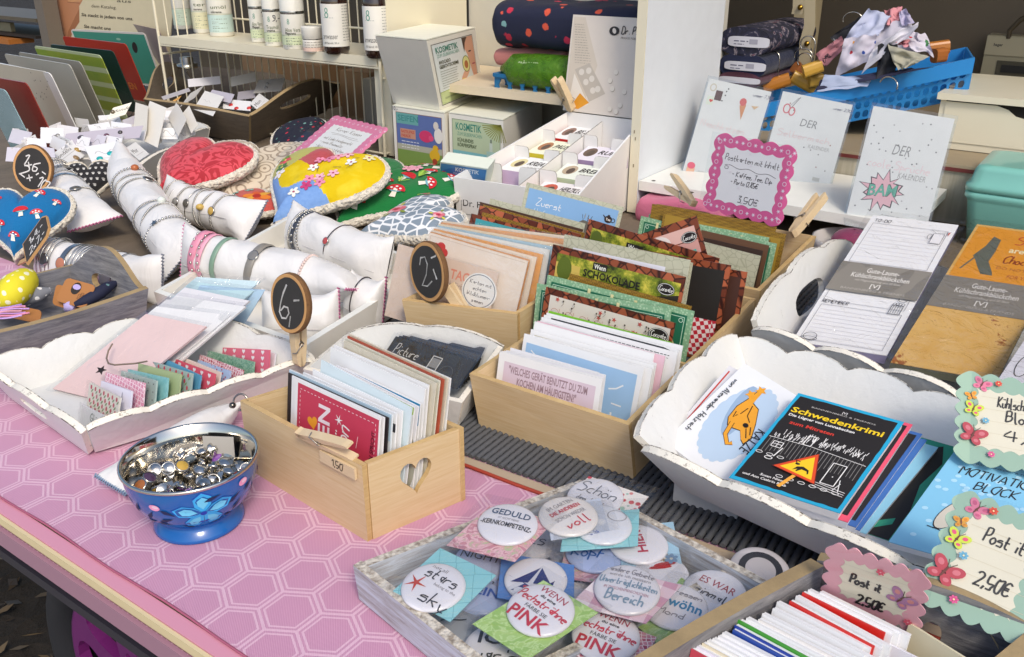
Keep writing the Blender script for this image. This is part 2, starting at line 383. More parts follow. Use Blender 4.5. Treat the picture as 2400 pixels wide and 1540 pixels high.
def open_box(root, base, rim, th, m, medge=None, tops={}, holes={}, names=('front_panel', 'end_panel', 'back_panel', 'end_panel'), floor=True):
 for i in range(4):
  j = (i + 1) % 4; q = (base[i], base[j], rim[j], rim[i])
  if i % 2: q = inset(*q, th * 1.03)
  mb = MB(); wall(mb, *q, th, m, medge, tops.get(i), holes.get(i, ())); mb.build(names[i], root)
 if floor:
  c = sum(base, V((0, 0, 0))) / 4; mb = MB(); k = [lerp(p, c, .045) + UP * .0015 for p in base]; mb.prism(k, [p + UP * .003 for p in k], m); mb.build('floor_panel', root)
def scallop(n, dip=.12, left=1.0, right=1.0, mid=None, pts=7):     # top outline from s=1 to s=0 made of n bumps
 out = []
 for k in range(n):
  for i in range(pts + 1):
   t = (k + i / pts) / n; b = abs(math.sin(math.pi * i / pts)) ** .7
   e = left * t + right * (1 - t) if mid is None else (right + (mid - right) * math.sin(math.pi * t))
   out.append((1 - t, e - dip * (1 - b)))
 return out
def heart_loop(cx, cy, rx, ry, n=28):
 return [(cx + 16 * math.sin(2 * math.pi * i / n) ** 3 / 17 * rx, cy + (13 * math.cos(2 * math.pi * i / n) - 5 * math.cos(4 * math.pi * i / n) - 2 * math.cos(6 * math.pi * i / n) - math.cos(8 * math.pi * i / n)) / 17 * ry) for i in range(n)]
def oval_loop(cx, cy, rx, ry, n=20, p=2.6):
 o = []
 for i in range(n):
  a = 2 * math.pi * i / n; c, s = math.cos(a), math.sin(a); o.append((cx + rx * math.copysign(abs(c) ** (2 / p), c), cy + ry * math.copysign(abs(s) ** (2 / p), s)))
 return o
# ================================================================ ground and stall
HX = .045
@mat
def pink_cloth(q):                                # woven hexagon tablecloth
 v = q.map((1 / HX, 1 / HX, 1), (0, 0, R(35.4))); sx = q.n('ShaderNodeSeparateXYZ', {0: v}); x, y = sx.outputs[0], sx.outputs[1]
 r3 = math.sqrt(3)
 def cell(ox, oy):
  a = q.math('SUBTRACT', q.math('FLOORED_MODULO', q.math('SUBTRACT', x, ox), 1.0), .5); b = q.math('SUBTRACT', q.math('FLOORED_MODULO', q.math('SUBTRACT', y, oy), r3), r3 / 2)
  a = q.math('ABSOLUTE', a); b = q.math('ABSOLUTE', b)
  return q.math('MAXIMUM', a, q.math('ADD', q.math('MULTIPLY', a, .5), q.math('MULTIPLY', b, r3 / 2)))
 d = q.math('MINIMUM', cell(0, 0), cell(.5, r3 / 2)); e = q.math('SUBTRACT', .5, d)
 def band(lo, hi): return q.math('MULTIPLY', q.math('GREATER_THAN', e, lo), q.math('LESS_THAN', e, hi))
 wob = q.math('SINE', q.math('MULTIPLY', q.math('ADD', x, y), 210.0))
 l = q.math('MAXIMUM', band(.075, .115), band(-.01, .028)); l = q.math('MULTIPLY', l, q.math('MULTIPLY_ADD', wob, .3, .7))
 wv = q.math('MULTIPLY', q.math('SINE', q.math('MULTIPLY', x, 150.0)), q.math('SINE', q.math('MULTIPLY', y, 150.0)))
 n = q.noise(9, 4); c = q.mix(n, lin('b6769b'), lin('c07fa2')); c = q.mix(q.math('MULTIPLY_ADD', wv, .22, .2), c, lin('edcbd6'))
 q.set(Base_Color=q.mix(l, c, lin('e4c0d0')), Roughness=.8, Sheen_Weight=.15).bump(q.math('ADD', q.math('ADD', q.math('MULTIPLY', wv, .5), l), q.math('MULTIPLY', q.noise(5, 2, dist=.5), 14.0)), .35, .0008); return q.m
@mat
def dotted_oilcloth(q):
 v = q.map((1, 1, 1), (0, 0, R(35.4))); d = q.vor(150, 'F1', v, .0); f = q.ramp(d, [(.20, 1.0), (.26, 0.0)])
 q.set(Base_Color=q.mix(f, lin('d795a8'), lin('f0cfd4')), Roughness=.4); return q.m
@mat
def dotted_mauve(q):
 d = q.vor(150, 'F1', q.map((1, 1, 1), (0, 0, R(35.4))), 0.0); f = q.ramp(d, [(.20, 1.0), (.26, 0.0)])
 q.set(Base_Color=q.mix(f, lin('a27a8c'), lin('c4a2ae')), Roughness=.4); return q.m
@mat
def soil(q):
 n = q.noise(7, 8, rough=.75); n2 = q.vor(16)
 q.set(Base_Color=q.mix(n, lin('0e0b09'), lin('30261c')), Roughness=.95).bump(q.math('ADD', n, n2), 1.0, .04); return q.m
@mat
def rubber_mat(q):
 n = q.math('MULTIPLY_ADD', q.noise(7, 5), .6, q.math('MULTIPLY', q.noise(120, 4), .4)); q.set(Base_Color=q.mix(n, lin('3f4246'), lin('63656a')), Roughness=.8).bump(q.noise(300, 3), .3, .0008); return q.m
@mat
def dark_wall(q):
 n = q.noise(4, 5); q.set(Base_Color=q.mix(n, lin('5b5040'), lin('6f6350')), Roughness=.7); return q.m
@mat
def cream_lacquer(q):
 n = q.noise(5, 3); q.set(Base_Color=q.mix(n, lin('e9e2cb'), lin('dcd3b8')), Roughness=.4).bump(q.noise(40, 2), .05, .001); return q.m
@mat
def grain_board(q):
 n = q.noise(3, 6, q.map((40, 40, 3)), dist=.5); q.set(Base_Color=q.mix(n, lin('8d8674'), lin('c7c0ae')), Roughness=.6); return q.m
m = MB(); n = 48; ext = 60
rows = [[V((-ext + 2 * ext * i / n, -ext + 2 * ext * j / n, -.78)) for i in range(n + 1)] for j in range(n + 1)]
m.grid(rows, soil()); tag(m.build('ground'), kind='structure')
m = MB(); m.box(G(-12, -9, -.8), T * 24, N * 8.8, UP * .024, paint('b3aca0', .9, 0, .1)); tag(m.build('added_bounce_ground'), kind='structure')  # pale ground added out of view to bounce daylight up onto the trays
m = MB()                                          # fallen leaves and twigs under the table
for i in range(900):
 s = random.uniform(-2.2, -.2); d = random.uniform(.35, 1.6); c = G(s, d, -.775 + random.uniform(0, .02)); a = random.uniform(0, 6.3); l = random.uniform(.008, .026)
 u = V((math.cos(a), math.sin(a), random.uniform(-.3, .3))) * l; v = V((-math.sin(a), math.cos(a), random.uniform(-.3, .4))) * l * random.choice((.08, .4, .5))
 m.add([c - u, c - v, c + u, c + v], [(0, 1, 2, 3)], random.choice(['4b3c28', '5c4c34', '30261a', '6a5a42', '281f16']))
tag(m.build('leaf_litter'), 'dry leaves and twigs scattered on dark soil under the stall', 'leaf litter', kind='stuff')
# the counter: board, cloth, oilcloth strip, wooden trim, apron
ct = thing('stall_counter', 'long market stall counter with pink trim and mauve dotted apron', 'counter', G(-.3, .3, -.05))
def tbox(name, s0, s1, d0, d1, z0, z1, mm, par, mtop=None):
 b = MB(); b.box(G(s0, d0, z0), T * (s1 - s0), N * (d1 - d0), UP * (z1 - z0), mm, mtop); return b.build(name, par)
tbox('counter_board', -2.9, 1.4, .305, 1.82, -.0282, -.004, brown_wood(), ct)
tbox('oilcloth_strip', -2.9, 1.4, .2952, .3083, -.028, -.0015, dotted_oilcloth(), ct)
tbox('trim_strip', -2.9, 1.4, .2915, .2949, -.012, -.003, 'd8c79c', ct)
tbox('painted_shade_strip', -2.9, 1.4, .2935, .32, -.045, -.0285, '2c2628', ct)  # dark colour stands in for shade in the recess by the apron
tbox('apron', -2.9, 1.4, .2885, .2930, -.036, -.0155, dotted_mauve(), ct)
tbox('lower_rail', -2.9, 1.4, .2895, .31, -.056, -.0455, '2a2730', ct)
for s in (-2.7, 1.2):
 for d in (.36, 1.7): b = MB(); b.box(G(s, d, -.78), T * .06, N * .06, UP * .72, '5a4a3c'); b.build('leg', ct)
b = MB(); rows = []                               # cloth with a slightly wavy hem
for j in range(15):
 rows.append([G(-2.9 + 4.3 * i / 90, .309 + (.0012 * math.sin(i * 1.7) if j == 0 else 0) + .36 * j / 14, .0006 * noise.noise(V((i * .4, j * .8, 0)))) for i in range(91)])
b.grid(rows, pink_cloth()); b.tube([G(-2.9 + 4.3 * i / 120, .3085 + .0012 * math.sin(i * .75 * 1.7), .0002) for i in range(121)], .0011, 'a85a72', 5)
tag(b.build('tablecloth', loc=G(-.5, .4, 0)), 'pink woven tablecloth with white hexagon pattern along the stall front', 'tablecloth')
# ribbed mat
mt = thing('ribbed_mat', 'dark grey ribbed anti-slip mat under the wooden card boxes', 'mat', G(-.1, .64, .004))
b = MB(); a = P(14, 1060, 0) + T * -.30; e = P(15, 1800, 830); dr = (e - a).normalized(); nb = 150; pitch = .0074; nn = V((-dr.y, dr.x, 0))
for i in range(nb):
 c = a + dr * (pitch * i) + nn * random.uniform(-.0006, .0006); rows = []
 for k in (0, .75):
  p = c + nn * k
  rows.append([p + dr * (.0029 * math.cos(t)) + UP * (.0032 + .0029 * math.sin(t)) for t in [math.pi * (1.15 - 1.3 * q / 6) for q in range(7)]])
 b.grid(rows, rubber_mat(), True); b.add(rows[0], [tuple(range(7))[::-1]], rubber_mat())
b.build('ribs', mt)
b = MB(); b.box(a - nn * .0 + UP * .0004 + nn * .004, dr * (pitch * nb), nn * .745, UP * .0016, '1d1f22')
for i in range(nb):
 for k in range(60): c = a + dr * (pitch * (i + .5)) + nn * (.01 + .0125 * k); b.box(c - dr * .0011 + UP * .001, dr * .0022, nn * .007, UP * .003, '34373b')
b.build('backing_net', mt)
b = MB(); o = a - nn * .013; b.box(o + UP * .0005, dr * (pitch * nb), nn * .012, UP * .0012, 'b9a58c'); b.build('hem_tape', mt)
b = MB(); b.tube([o - nn * .003 + dr * (pitch * nb * i / 40) + UP * (.002 + .0006 * math.sin(i * 1.3)) for i in range(41)], .0019, 'a5402c', 6); b.build('red_cord', mt)
# stall shell
tbox('stall_back_wall', -3.6, 1.6, 2.62, 2.70, -.78, 1.5, dark_wall(), None)['kind'] = 'structure'
o = tbox('stall_roof', -3.6, 1.6, 1.75, 2.75, 1.35, 1.39, 'c8b99a', None); tag(o, kind='structure')
o = tbox('stall_end_wall', 1.55, 1.6, 1.2, 2.6, -.78, 1.245, dark_wall(), None); tag(o, kind='structure')
# dividing panels and shelves of the back cabinet
PANELZ = .9
cb = thing('back_cabinet', 'tall white and cream display cabinet with open compartments behind the counter', 'cabinet', G(-.8, 1.7, 0))
b = MB(); b.box(G(-.808, 1.530, 0), T * .018, N * .35, UP * PANELZ, paint('dfe4ea', .45), None); b.build('dividing_panel', cb)
b = MB(); b.box(G(-.8085, 1.5275, .0), T * .019, N * .0024, UP * PANELZ, cream_lacquer())
for x, z in ((.006, .155), (.009, .142), (.008, .09)): b.box(G(-.8085 + x, 1.5268, z), T * .002, N * .001, UP * .006, '8a7d66')
b.build('edge_band', cb)
b = MB(); b.box(G(-1.56, 1.62, 0), T * .05, N * .30, UP * PANELZ, cream_lacquer()); b.build('side_post', cb)
b = MB(); b.box(G(-1.51, 1.93, 0), T * .70, N * .018, UP * PANELZ, paint('c9c5b9', .6)); b.build('back_board', cb)
b = MB(); b.box(G(-1.509, 1.62, .172), T * .70, N * .30, UP * .018, 'd9c9ae'); b.build('shelf', cb)
b = MB(); b.box(G(-.788, 1.532, .046), T * .50, N * .28, UP * .018, paint('ece9e2', .35)); b.lathe([(.004, .0645), (.004, .0646)], G(-.765, 1.548), '4a4038', 12); b.build('shelf', cb)
b = MB(); b.box(G(-.788, 1.815, .0), T * .97, N * .02, UP * .098, grain_board()); b.build('riser', cb)
b = MB(); b.box(G(-.788, 1.812, .0985), T * 1.2, N * .78, UP * .012, 'a89a80', paint('9a8a70')); b.box(G(-.788, 1.8105, .0985), T * 1.2, N * .0012, UP * .007, '6d2f2c'); b.build('upper_shelf', cb)
b = MB(); b.box(G(-.785, 2.3, .0), T * .05, N * .05, UP * 1.2, paint('b5a684')); b.build('rear_post', cb)
b = MB(); b.box(G(-.74, 2.56, .62), T * 1.2, N * .05, UP * .05, paint('8a7a62')); b.build('rear_rail', cb)
b = MB(); b.box(G(-.05, 2.585, .46), T * .9, N * .03, UP * .035, paint('9a8c72')); b.build('cable_duct', cb)
# wire display rack with shelf board
wr = thing('wire_rack', 'cream wire display rack with one white shelf for bottles', 'rack', G(-1.95, 1.6, 0))
cw = cream_lacquer()
for s in (-2.39, -1.528):
 b = MB(); b.tube([G(s, 1.607, 0), G(s, 1.607, .8)], .0042, cw); b.build('upright', wr)
 b = MB(); b.tube([G(s, 1.835, 0), G(s, 1.835, .8)], .0042, cw); b.build('upright', wr)
b = MB()
for d, z in ((1.607, .006), (1.835, .006), (1.607, .21), (1.835, .27), (1.835, .46)): b.tube([G(-2.39, d, z), G(-1.528, d, z)], .003, cw)
for s in (-2.39, -1.528):
 for z in (.006, .185): b.tube([G(s, 1.607, z), G(s, 1.835, z)], .0035, cw)
b.build('cross_bars', wr)
b = MB()
for i in range(1, 27): s = -2.39 + .862 * i / 27; b.tube([G(s, 1.835, 0), G(s, 1.835, .8)], .0023, cw, 6)
b.build('back_wires', wr)
for s in (-2.39, -1.528):
 b = MB()
 for k in range(1, 7): b.tube([G(s, 1.607 + .228 * k / 7, .0), G(s, 1.607 + .228 * k / 7, .8)], .0023, cw, 6)
 b.build('side_wires', wr)
b = MB(); b.box(G(-2.384, 1.606, .226), T * .85, N * .222, UP * .006, cw); b.box(G(-2.384, 1.6035, .214), T * .85, N * .0024, UP * .022, cw); b.build('shelf_board', wr)
# cart wheel under the counter
wl = thing('cart_wheel', 'purple spoked wheel with black tyre under the counter', 'wheel', G(-.69, .36, -.45))
wc = G(-.690, .36, -.240); WR = .178
f = lambda x, y, z=0: wc + T * x + UP * y - N * z
b = MB(); b.tube([f(WR * math.cos(t), WR * math.sin(t)) for t in [2 * math.pi * i / 48 for i in range(48)]], .026, paint('1b1c22', .6), 12, True); b.build('tyre', wl)
b = MB(); pu = glossy('6a2066', .4)
b.tube([f((WR - .030) * math.cos(t), (WR - .030) * math.sin(t), .012) for t in [2 * math.pi * i / 48 for i in range(48)]], .006, pu, 8, True); b.build('rim', wl)
hs = []
for k in range(9):
 a = 2 * math.pi * k / 9 + .2; pl = lambda r, t: (r * math.cos(a + t), r * math.sin(a + t))
 hs.append([pl(.106 + .033 * math.sin(i), (.23 + .06 * math.sin(i)) * math.cos(i)) for i in [2 * math.pi * j / 18 for j in range(18)]])
 hs.append([pl(.060 + .022 * math.sin(i), .35 + (.10 + .03 * math.sin(i)) * math.cos(i)) for i in [2 * math.pi * j / 12 for j in range(12)]])
b = MB(); b.plate([(.147 * math.cos(6.2832 * i / 60), .147 * math.sin(6.2832 * i / 60)) for i in range(60)], hs, lambda x, y: f(x, y, .018), lambda x, y: f(x, y, .006), pu); b.build('spoke_disc', wl)
b = MB(); b.lathe([(.001, .02), (.026, .02), (.03, 0), (.03, -.02)], wc, pu, 24, -N); b.build('hub', wl)
b = MB(); b.box(G(-.86, .42, -.78), T * .9, N * .02, UP * .7, paint('1a1a1e')); b.build('added_dark_panel', wl)  # dark panel added behind the wheel in place of shade under the counter
# ================================================================ wooden card boxes and their cards
@mat
def chocolate(q):
 v = q.map((1, 1, 1), (R(30), R(35), R(20))); c = q.vor(75, 'F1', v, .55, 1); d = q.vor(75, 'DISTANCE_TO_EDGE', v, .55)
 g = q.n('ShaderNodeSeparateColor', {0: c}).outputs[0]
 b = q.mix(g, lin('5a2413'), lin('b8623e')); q.set(Base_Color=q.mix(q.ramp(d, [(.02, 1.0), (.10, 0.0)]), b, lin('331208')), Roughness=.4); return q.m
@mat
def leaf_paper(q):
 d = q.vor(110, 'DISTANCE_TO_EDGE', q.map((1, .6, 1))); n = q.noise(40, 4)
 q.set(Base_Color=q.mix(q.ramp(d, [(.01, 1.0), (.07, 0.0)]), q.mix(n, lin('c9c8b0'), lin('b3b39b')), lin('a6a68e')), Roughness=.5); return q.m
@mat
def green_dotted(q):
 d = q.vor(300); q.set(Base_Color=q.mix(q.ramp(d, [(.2, 1.0), (.5, 0.0)]), lin('86b08a'), lin('b2d0ac')), Roughness=.45); return q.m
@mat
def meadow(q):
 n = q.noise(45, 6, rough=.7); q.set(Base_Color=q.ramp(n, [(.36, '2f3a12'), (.5, '7d8a22'), (.62, 'd8c94e')]), Roughness=.4); return q.m
@mat
def burlap_brown(q):
 n = q.noise(30, 5); c = q.n('ShaderNodeTexChecker', {'Scale': 420.0}); q.put(c.inputs['Vector'], q.co())
 q.set(Base_Color=q.mix(q.math('MULTIPLY', c.outputs[1], .45), q.mix(n, lin('6b4a1c'), lin('b8912f')), lin('3a2410')), Roughness=.45); return q.m
@mat
def gingham(q):
 c = q.n('ShaderNodeTexChecker', {'Scale': 190.0, 'Color1': lin('c2273a'), 'Color2': lin('f1e4e4')}); q.put(c.inputs['Vector'], q.map((1, 1, 1), (.3, .2, .4))); q.set(Base_Color=c.outputs[0], Roughness=.5); return q.m
@mat
def kraft(q):
 n = q.noise(70, 6); q.set(Base_Color=q.mix(n, lin('e3cfc0'), lin('d8c2b2')), Roughness=.5); return q.m
def plane_hit(w, xy, q, n):
 r = ray(w, *xy); return C0 + r * ((q - C0).dot(n) / r.dot(n))
def row_card(name, label, cat, w, tl, tr, A, B, dd, lean=.2, face='f1f0f2', art=None, th=.0014, group=None, rad=0, bag=False, z0=.006, skew=0.0, side=None, lclamp=True):
 """a card standing in a box whose front wall runs A -> B (at the foot); dd = distance of its foot behind that wall"""
 u = V((B.x - A.x, B.y - A.y, 0)).normalized()
 if skew: u = V((u.x * math.cos(skew) - u.y * math.sin(skew), u.x * math.sin(skew) + u.y * math.cos(skew), 0))
 back = V((-u.y, u.x, 0)); up = UP * math.cos(lean) + back * math.sin(lean); q = V(((A.x + B.x) / 2, (A.y + B.y) / 2, z0)) + back * dd; n = u.cross(up).normalized()
 TL = plane_hit(w, tl, q, n); TR = plane_hit(w, tr, q, n); U = (TR - TL).normalized(); upv = (up - U * up.dot(U)).normalized()
 h = (min(TL.z, TR.z) - z0) / upv.z; BL = TL - upv * h
 if side is not None:                          # keep the foot between the two side walls
  k = u - side * (u.dot(back) / side.dot(back)); n2 = V((side.y, -side.x, 0)).normalized(); gap = .0075
  ov = (BL + (TR - TL) - B).dot(n2) + gap
  if ov > 0: TR = TR - U * (ov / U.dot(n2))
  ov = (A - BL).dot(n2) + gap
  if ov > 0 and lclamp: TL = TL + U * (ov / U.dot(n2)); BL = TL - upv * h
 ROWLOG.append((label[:40], round(TL.z, 3), round(TR.z, 3), round((TR - TL).length, 3)))
 mb = MB(); a, ww, hh = slab(mb, TL, TR, BL, th, face, None, rad)
 if art: art(a, ww, hh)
 if bag:
  r = thing(name, label, cat, (BL + BL + TR - TL) / 2, group); mb.build('card', r); b2 = MB(); sheet_bag(b2, TL, TR, BL, .0016, .003); b2.build('cellophane_sleeve', r); return r
 return tag(mb.build(name), label, cat, group)
ROWLOG = []
LITB = 'd0cbd6'
# ---- heart-cut box at the front
F = P(0, 862, 1270); Rr = P(0, 1091, 1170); L = P(0, 585, 1101); base = [L, F, Rr, L + Rr - F]; hC = .080
bx = thing('wooden_box', 'pale plywood card box with heart-shaped hole standing on the pink cloth', 'box', (L + Rr) / 2, 'wooden card boxes')
open_box(bx, base, [p + UP * hC for p in base], .0055, pine(), ply_edge(), holes={1: [heart_loop(.5, .62, .185, .26)]}, names=('front_panel', 'end_panel', 'back_panel', 'end_panel'))
def pinkred(a, w, h):
 a.rect(.005, 0, w - .001, h - .003, 'c23a55'); x0, x1 = .009, w - .005
 for p, q in (((x0, .01), (x0, h - .008)), ((x0, h - .008), (x1, h - .008)), ((x1, h - .008), (x1, .01))):
  n = 40; a.line([(lerp(p[0], q[0], i / n), lerp(p[1], q[1], i / n)) for i in range(n + 1)], .0006, 'f3d9de', dash=1); a.z -= a.st
 a.text('BEN', w * .44, h - .060, .017, 'f4dfe4', True, 'l', wd=.046, rot=R(90)); a.text('LIE', w * .44, h - .100, .017, 'f4dfe4', True, 'l', wd=.036, rot=R(90))
 a.heart(w * .24, h - .036, .008, 'f0a02c', .3); a.pen('schön', w * .63, h - .068, .022, 'ffffff', .0016, rot=R(82), width=.042); a.star(w * .55, h - .021, .006, 'fdf2f4', 6, .25)
 a.line([(w * .76, h - .040), (w * .775, h - .028)], .0006, 'f3d9de'); a.text('WARN SPRICHT', w * .935, h - .058, .0045, '5a1424', True, rot=R(86), wd=.042)
gC = 'cards in the heart-cut wooden box'
LC = 'heart-cut plywood box'
def strip(col, y0=.9, x0=0.0): return lambda a, w, h: a.rect(w * x0, h * y0, w * .995, h * .995, col)
def lined(a, w, h):
 for i in range(3): a.scribble(w * .25, w * .85, h * (.93 - .05 * i), .002, '9a9aa0')
def photo_round(a, w, h):
 a.poly([(w * .1, 0), (w * .97, 0), (w * .97, h * .88), (w * .94, h * .96), (w * .88, h * .98), (w * .1, h * .98)], '4a4a50'); a.ell(w * .88, h * .45, .018, .035, 'a7a596', 18); a.ell(w * .90, h * .7, .009, .012, 'cfcdc4', 14)
CC = [((415, 582), (1130, 915), .108, 'f0eef2', pinkred, 'dark pink-red card with white stitched border at the very front'),
  ((392, 566), (1140, 908), .108, 'ece9ef', None, 'plain white card edge right behind the pink-red card'),
  ((365, 546), (1152, 902), .108, '2a2326', None, 'black card whose edge frames the pink-red card'),
  ((374, 522), (1190, 884), .110, 'dfe6f0', strip('b9d4e6', .75), 'white card with pale blue top, behind the black card'),
  ((470, 542), (1222, 874), .110, 'f0eff3', lambda a, w, h: (a.rect(0, h * .9, w * .35, h * .97, '3d64a8'), a.rect(w * .04, h * .82, w, h * .9, '30323a')), 'white card with dark blue header line'),
  ((540, 522), (1250, 852), .110, 'eeedf1', lined, 'white card with fine grey print near its top'),
  ((600, 455), (1306, 832), .114, 'd5e4f1', None, 'pale sky-blue card'),
  ((655, 481), (1350, 838), .112, 'e9e8ee', strip('9fc22c', .93), 'white card with lime green top edge'),
  ((705, 492), (1398, 842), .112, 'e6e6ea', photo_round, 'card with dark photo of rounded corners'),
  ((770, 516), (1440, 832), .113, 'eeeef2', strip('0d86b5', .80), 'card with deep turquoise blue top band'),
  ((668, 365), (1512, 738), .122, 'f2f1f6', None, 'tall plain white card'),
  ((690, 348), (1566, 722), .122, 'eeedf4', None, 'widest plain white card'),
  ((762, 318), (1560, 690), .124, 'e5dcc6', None, 'cream card in cellophane sleeve'),
  ((772, 300), (1580, 668), .125, 'efe6d2', None, 'ivory card in cellophane sleeve'),
  ((786, 284), (1604, 655), .126, 'b5573f', None, 'card with brick-red edge'),
  ((796, 270), (1614, 640), .127, 'eadfc8', None, 'beige card in cellophane sleeve at the back'),
  ((830, 288), (1662, 650), .122, 'edeaf0', None, 'white rearmost card leaning out past the right end')]
for i, (tl, tr, z, col, art, lb) in enumerate(CC):
 row_card('greeting_card', f'{lb} in the {LC}', 'greeting card', 10, tl, tr, L, F, .012 + .0043 * i, .16, col, art, .0014, gC, bag=i in (12, 13, 15), side=Rr - F)
# price clothespin on the front wall
def clothespin(label, tip, tail, up, sc=1.0, writing=None, open_=.10, group='wooden clothespins'):
 """two wooden legs and a wire spring; tip is the biting end, tail the handles"""
 ax = (tail - tip); ln = ax.length; ax.normalize(); sd = ax.cross(up).normalized(); up2 = sd.cross(ax).normalized(); wd = .0095 * sc; r = thing('clothespin', label, 'clothespin', lerp(tip, tail, .5), group)
 for k in (-1, 1):
  b = MB(); piv = tip + ax * ln * .42; a1 = (ax + up2 * k * open_).normalized(); n1 = sd.cross(a1).normalized() * k
  prof = [(-.42, 0, .003), (-.36, .0004, .0055), (-.08, .0006, .0062), (-.03, .0018, .0062), (.03, .0018, .0062), (.08, .0006, .0062), (.5, .0016, .0052), (.58, .0022, .0038)]
  lo = [piv + a1 * ln * t + n1 * (lo_ * sc) for t, lo_, hi in prof]; hi = [piv + a1 * ln * t + n1 * ((hi_ + .0008) * sc) for t, _, hi_ in prof]
  loop = lo + hi[::-1]; n = len(loop); vs = [p - sd * wd / 2 for p in loop] + [p + sd * wd / 2 for p in loop]; pp = len(prof)
  fs = [(i, (i + 1) % n, n + (i + 1) % n, n + i) for i in range(n)] + [(i, i + 1, n - 2 - i, n - 1 - i)[::-1] for i in range(pp - 1)] + [(n + i, n + i + 1, 2 * n - 2 - i, 2 * n - 1 - i) for i in range(pp - 1)]
  b.add(vs, fs, pine_pale())
  if writing and k == 1:
   o = piv - a1 * ln * .38 + n1 * .0071 * sc - sd * wd * .36; Art(b, flatmap(o, a1, sd)).text(writing, .002, .0008, .0055, '2b2018', True)
  b.build('leg', r)
 b = MB(); piv = tip + ax * ln * .42
 b.tube([piv + sd * (-.006 + .012 * i / 30) * sc + ax * .0028 * sc * math.cos(i * 1.25) + up2 * .0028 * sc * math.sin(i * 1.25) for i in range(31)], .0006 * sc, metal('a9a29a', .3), 6)
 for e in (-1, 1):
  b.tube([piv + sd * e * .0058 * sc, piv + sd * e * .0062 * sc - ax * .008 * sc + up2 * e * .0075 * sc, piv - ax * .0095 * sc + up2 * e * .0078 * sc], .0006 * sc, metal('a9a29a', .3), 6)
 b.build('spring', r); return r
fr = (F - L).normalized(); on = V((fr.y, -fr.x, 0))
pt = L + (F - L) * .70 + UP * (hC + .004);
r = clothespin('wooden clothespin lettered 1,50 on the heart-cut box rim', pt - fr * .028 + on * .004, pt + fr * .042 + on * -.002 + UP * .004, on * .3 + UP, .9, None, .12)
b = MB(); o = L + (F - L) * .70 + UP * (hC - .016) + on * .0006; b.box(o, fr * .048, on * .0028, UP * .0115, pine_pale()); Art(b, flatmap(o + on * .0029, fr, UP)).pen('1,50', .017, .0028, .007, '2b1e14', .0009)
b.build('leg', r)
# ---- long two-compartment box in the middle
FLb = P(11, 185, 940); FRb = P(11, 1280, 1325); FL = P(11, 112, 552, .068); FR = P(11, 1242, 918, .068); BR = P(0, 1772, 700, .068); BL = FL + BR - FR
base = [FLb, FRb, FRb + (BR - FR) * .97, FLb + (BR - FR) * .97]; rimB = [FL, FR, BR, BL]
bx = thing('wooden_box', 'long flared plywood box on the ribbed mat holding chocolate and quiz cards', 'box', V(((FLb.x + BR.x) / 2, (FLb.y + BR.y) / 2, 0)), 'wooden card boxes')
open_box(bx, base, rimB, .006, pine(), ply_edge(), holes={1: [heart_loop(.66, .60, .045, .22)]}, names=('front_panel', 'side_panel', 'back_panel', 'side_panel'))
def divider(par, base, rim, t, th=.004, drop=.006):
 a, b_ = lerp(base[0], base[3], t), lerp(base[1], base[2], t); c, d = lerp(rim[1], rim[2], t), lerp(rim[0], rim[3], t)
 q = inset(a + UP * .004, b_ + UP * .004, c - UP * drop, d - UP * drop, .0068); b = MB(); wall(b, *q, th, pine(), ply_edge()); b.build('divider', par)
divider(bx, base, rimB, .43)
def welches(a, w, h):
 a.rect(.008, 0, w - .006, h - .009, 'd8c6d2')
 for i, (t, ww) in enumerate((('"WELCHES GERÄT BENUTZT DU ZUM', .098), ('KOCHEN AM HÄUFIGSTEN?"', .074), ('"DIE KAFFEEMASCHINE."', .064))): a.text(t, w * .5, h - .0205 - .0115 * i, .0085, '9a7f88', True, 'c', wd=ww)
def blue_smile(a, w, h):
 a.rect(.005, 0, w - .006, h - .009, '9cbfdf'); a.line([(w * .08, h * .80), (w * .13, h * .74)], .0013, 'f6f9fc'); a.line([(w * .76, h * .60), (w * .82, h * .63), (w * .87, h * .70)], .0016, 'f6f9fc'); a.line([(w * .80, h * .42), (w * .88, h * .415)], .0016, 'f6f9fc'); a.line([(w * .81, h * .3), (w * .815, h * .1)], .0022, 'f6f9fc')
def board(a, w, h):
 a.poly([(w * .06, 0), (w * .98, 0), (w * .98, h * .90), (w * .95, h * .965), (w * .9, h * .985), (w * .06, h * .985)], '2d2e34')
 for i in range(26): a.ell(w * random.uniform(.1, .9), h * random.uniform(.86, .95), .0022, .0012, 'a9a7a2', 6)
def olive(a, w, h): a.frame(.006, -.01, w - .006, h - .006, .0012, 'b9b493'); a.rect(.009, 0, .015, h - .009, '9aa06a')
def print_lines(a, w, h):
 a.scribble(w * .02, w * .95, h - .006, .0016, '4a4a50'); a.scribble(w * .02, w * .95, h - .009, .0014, '8a8a90')
LB = 'long box'
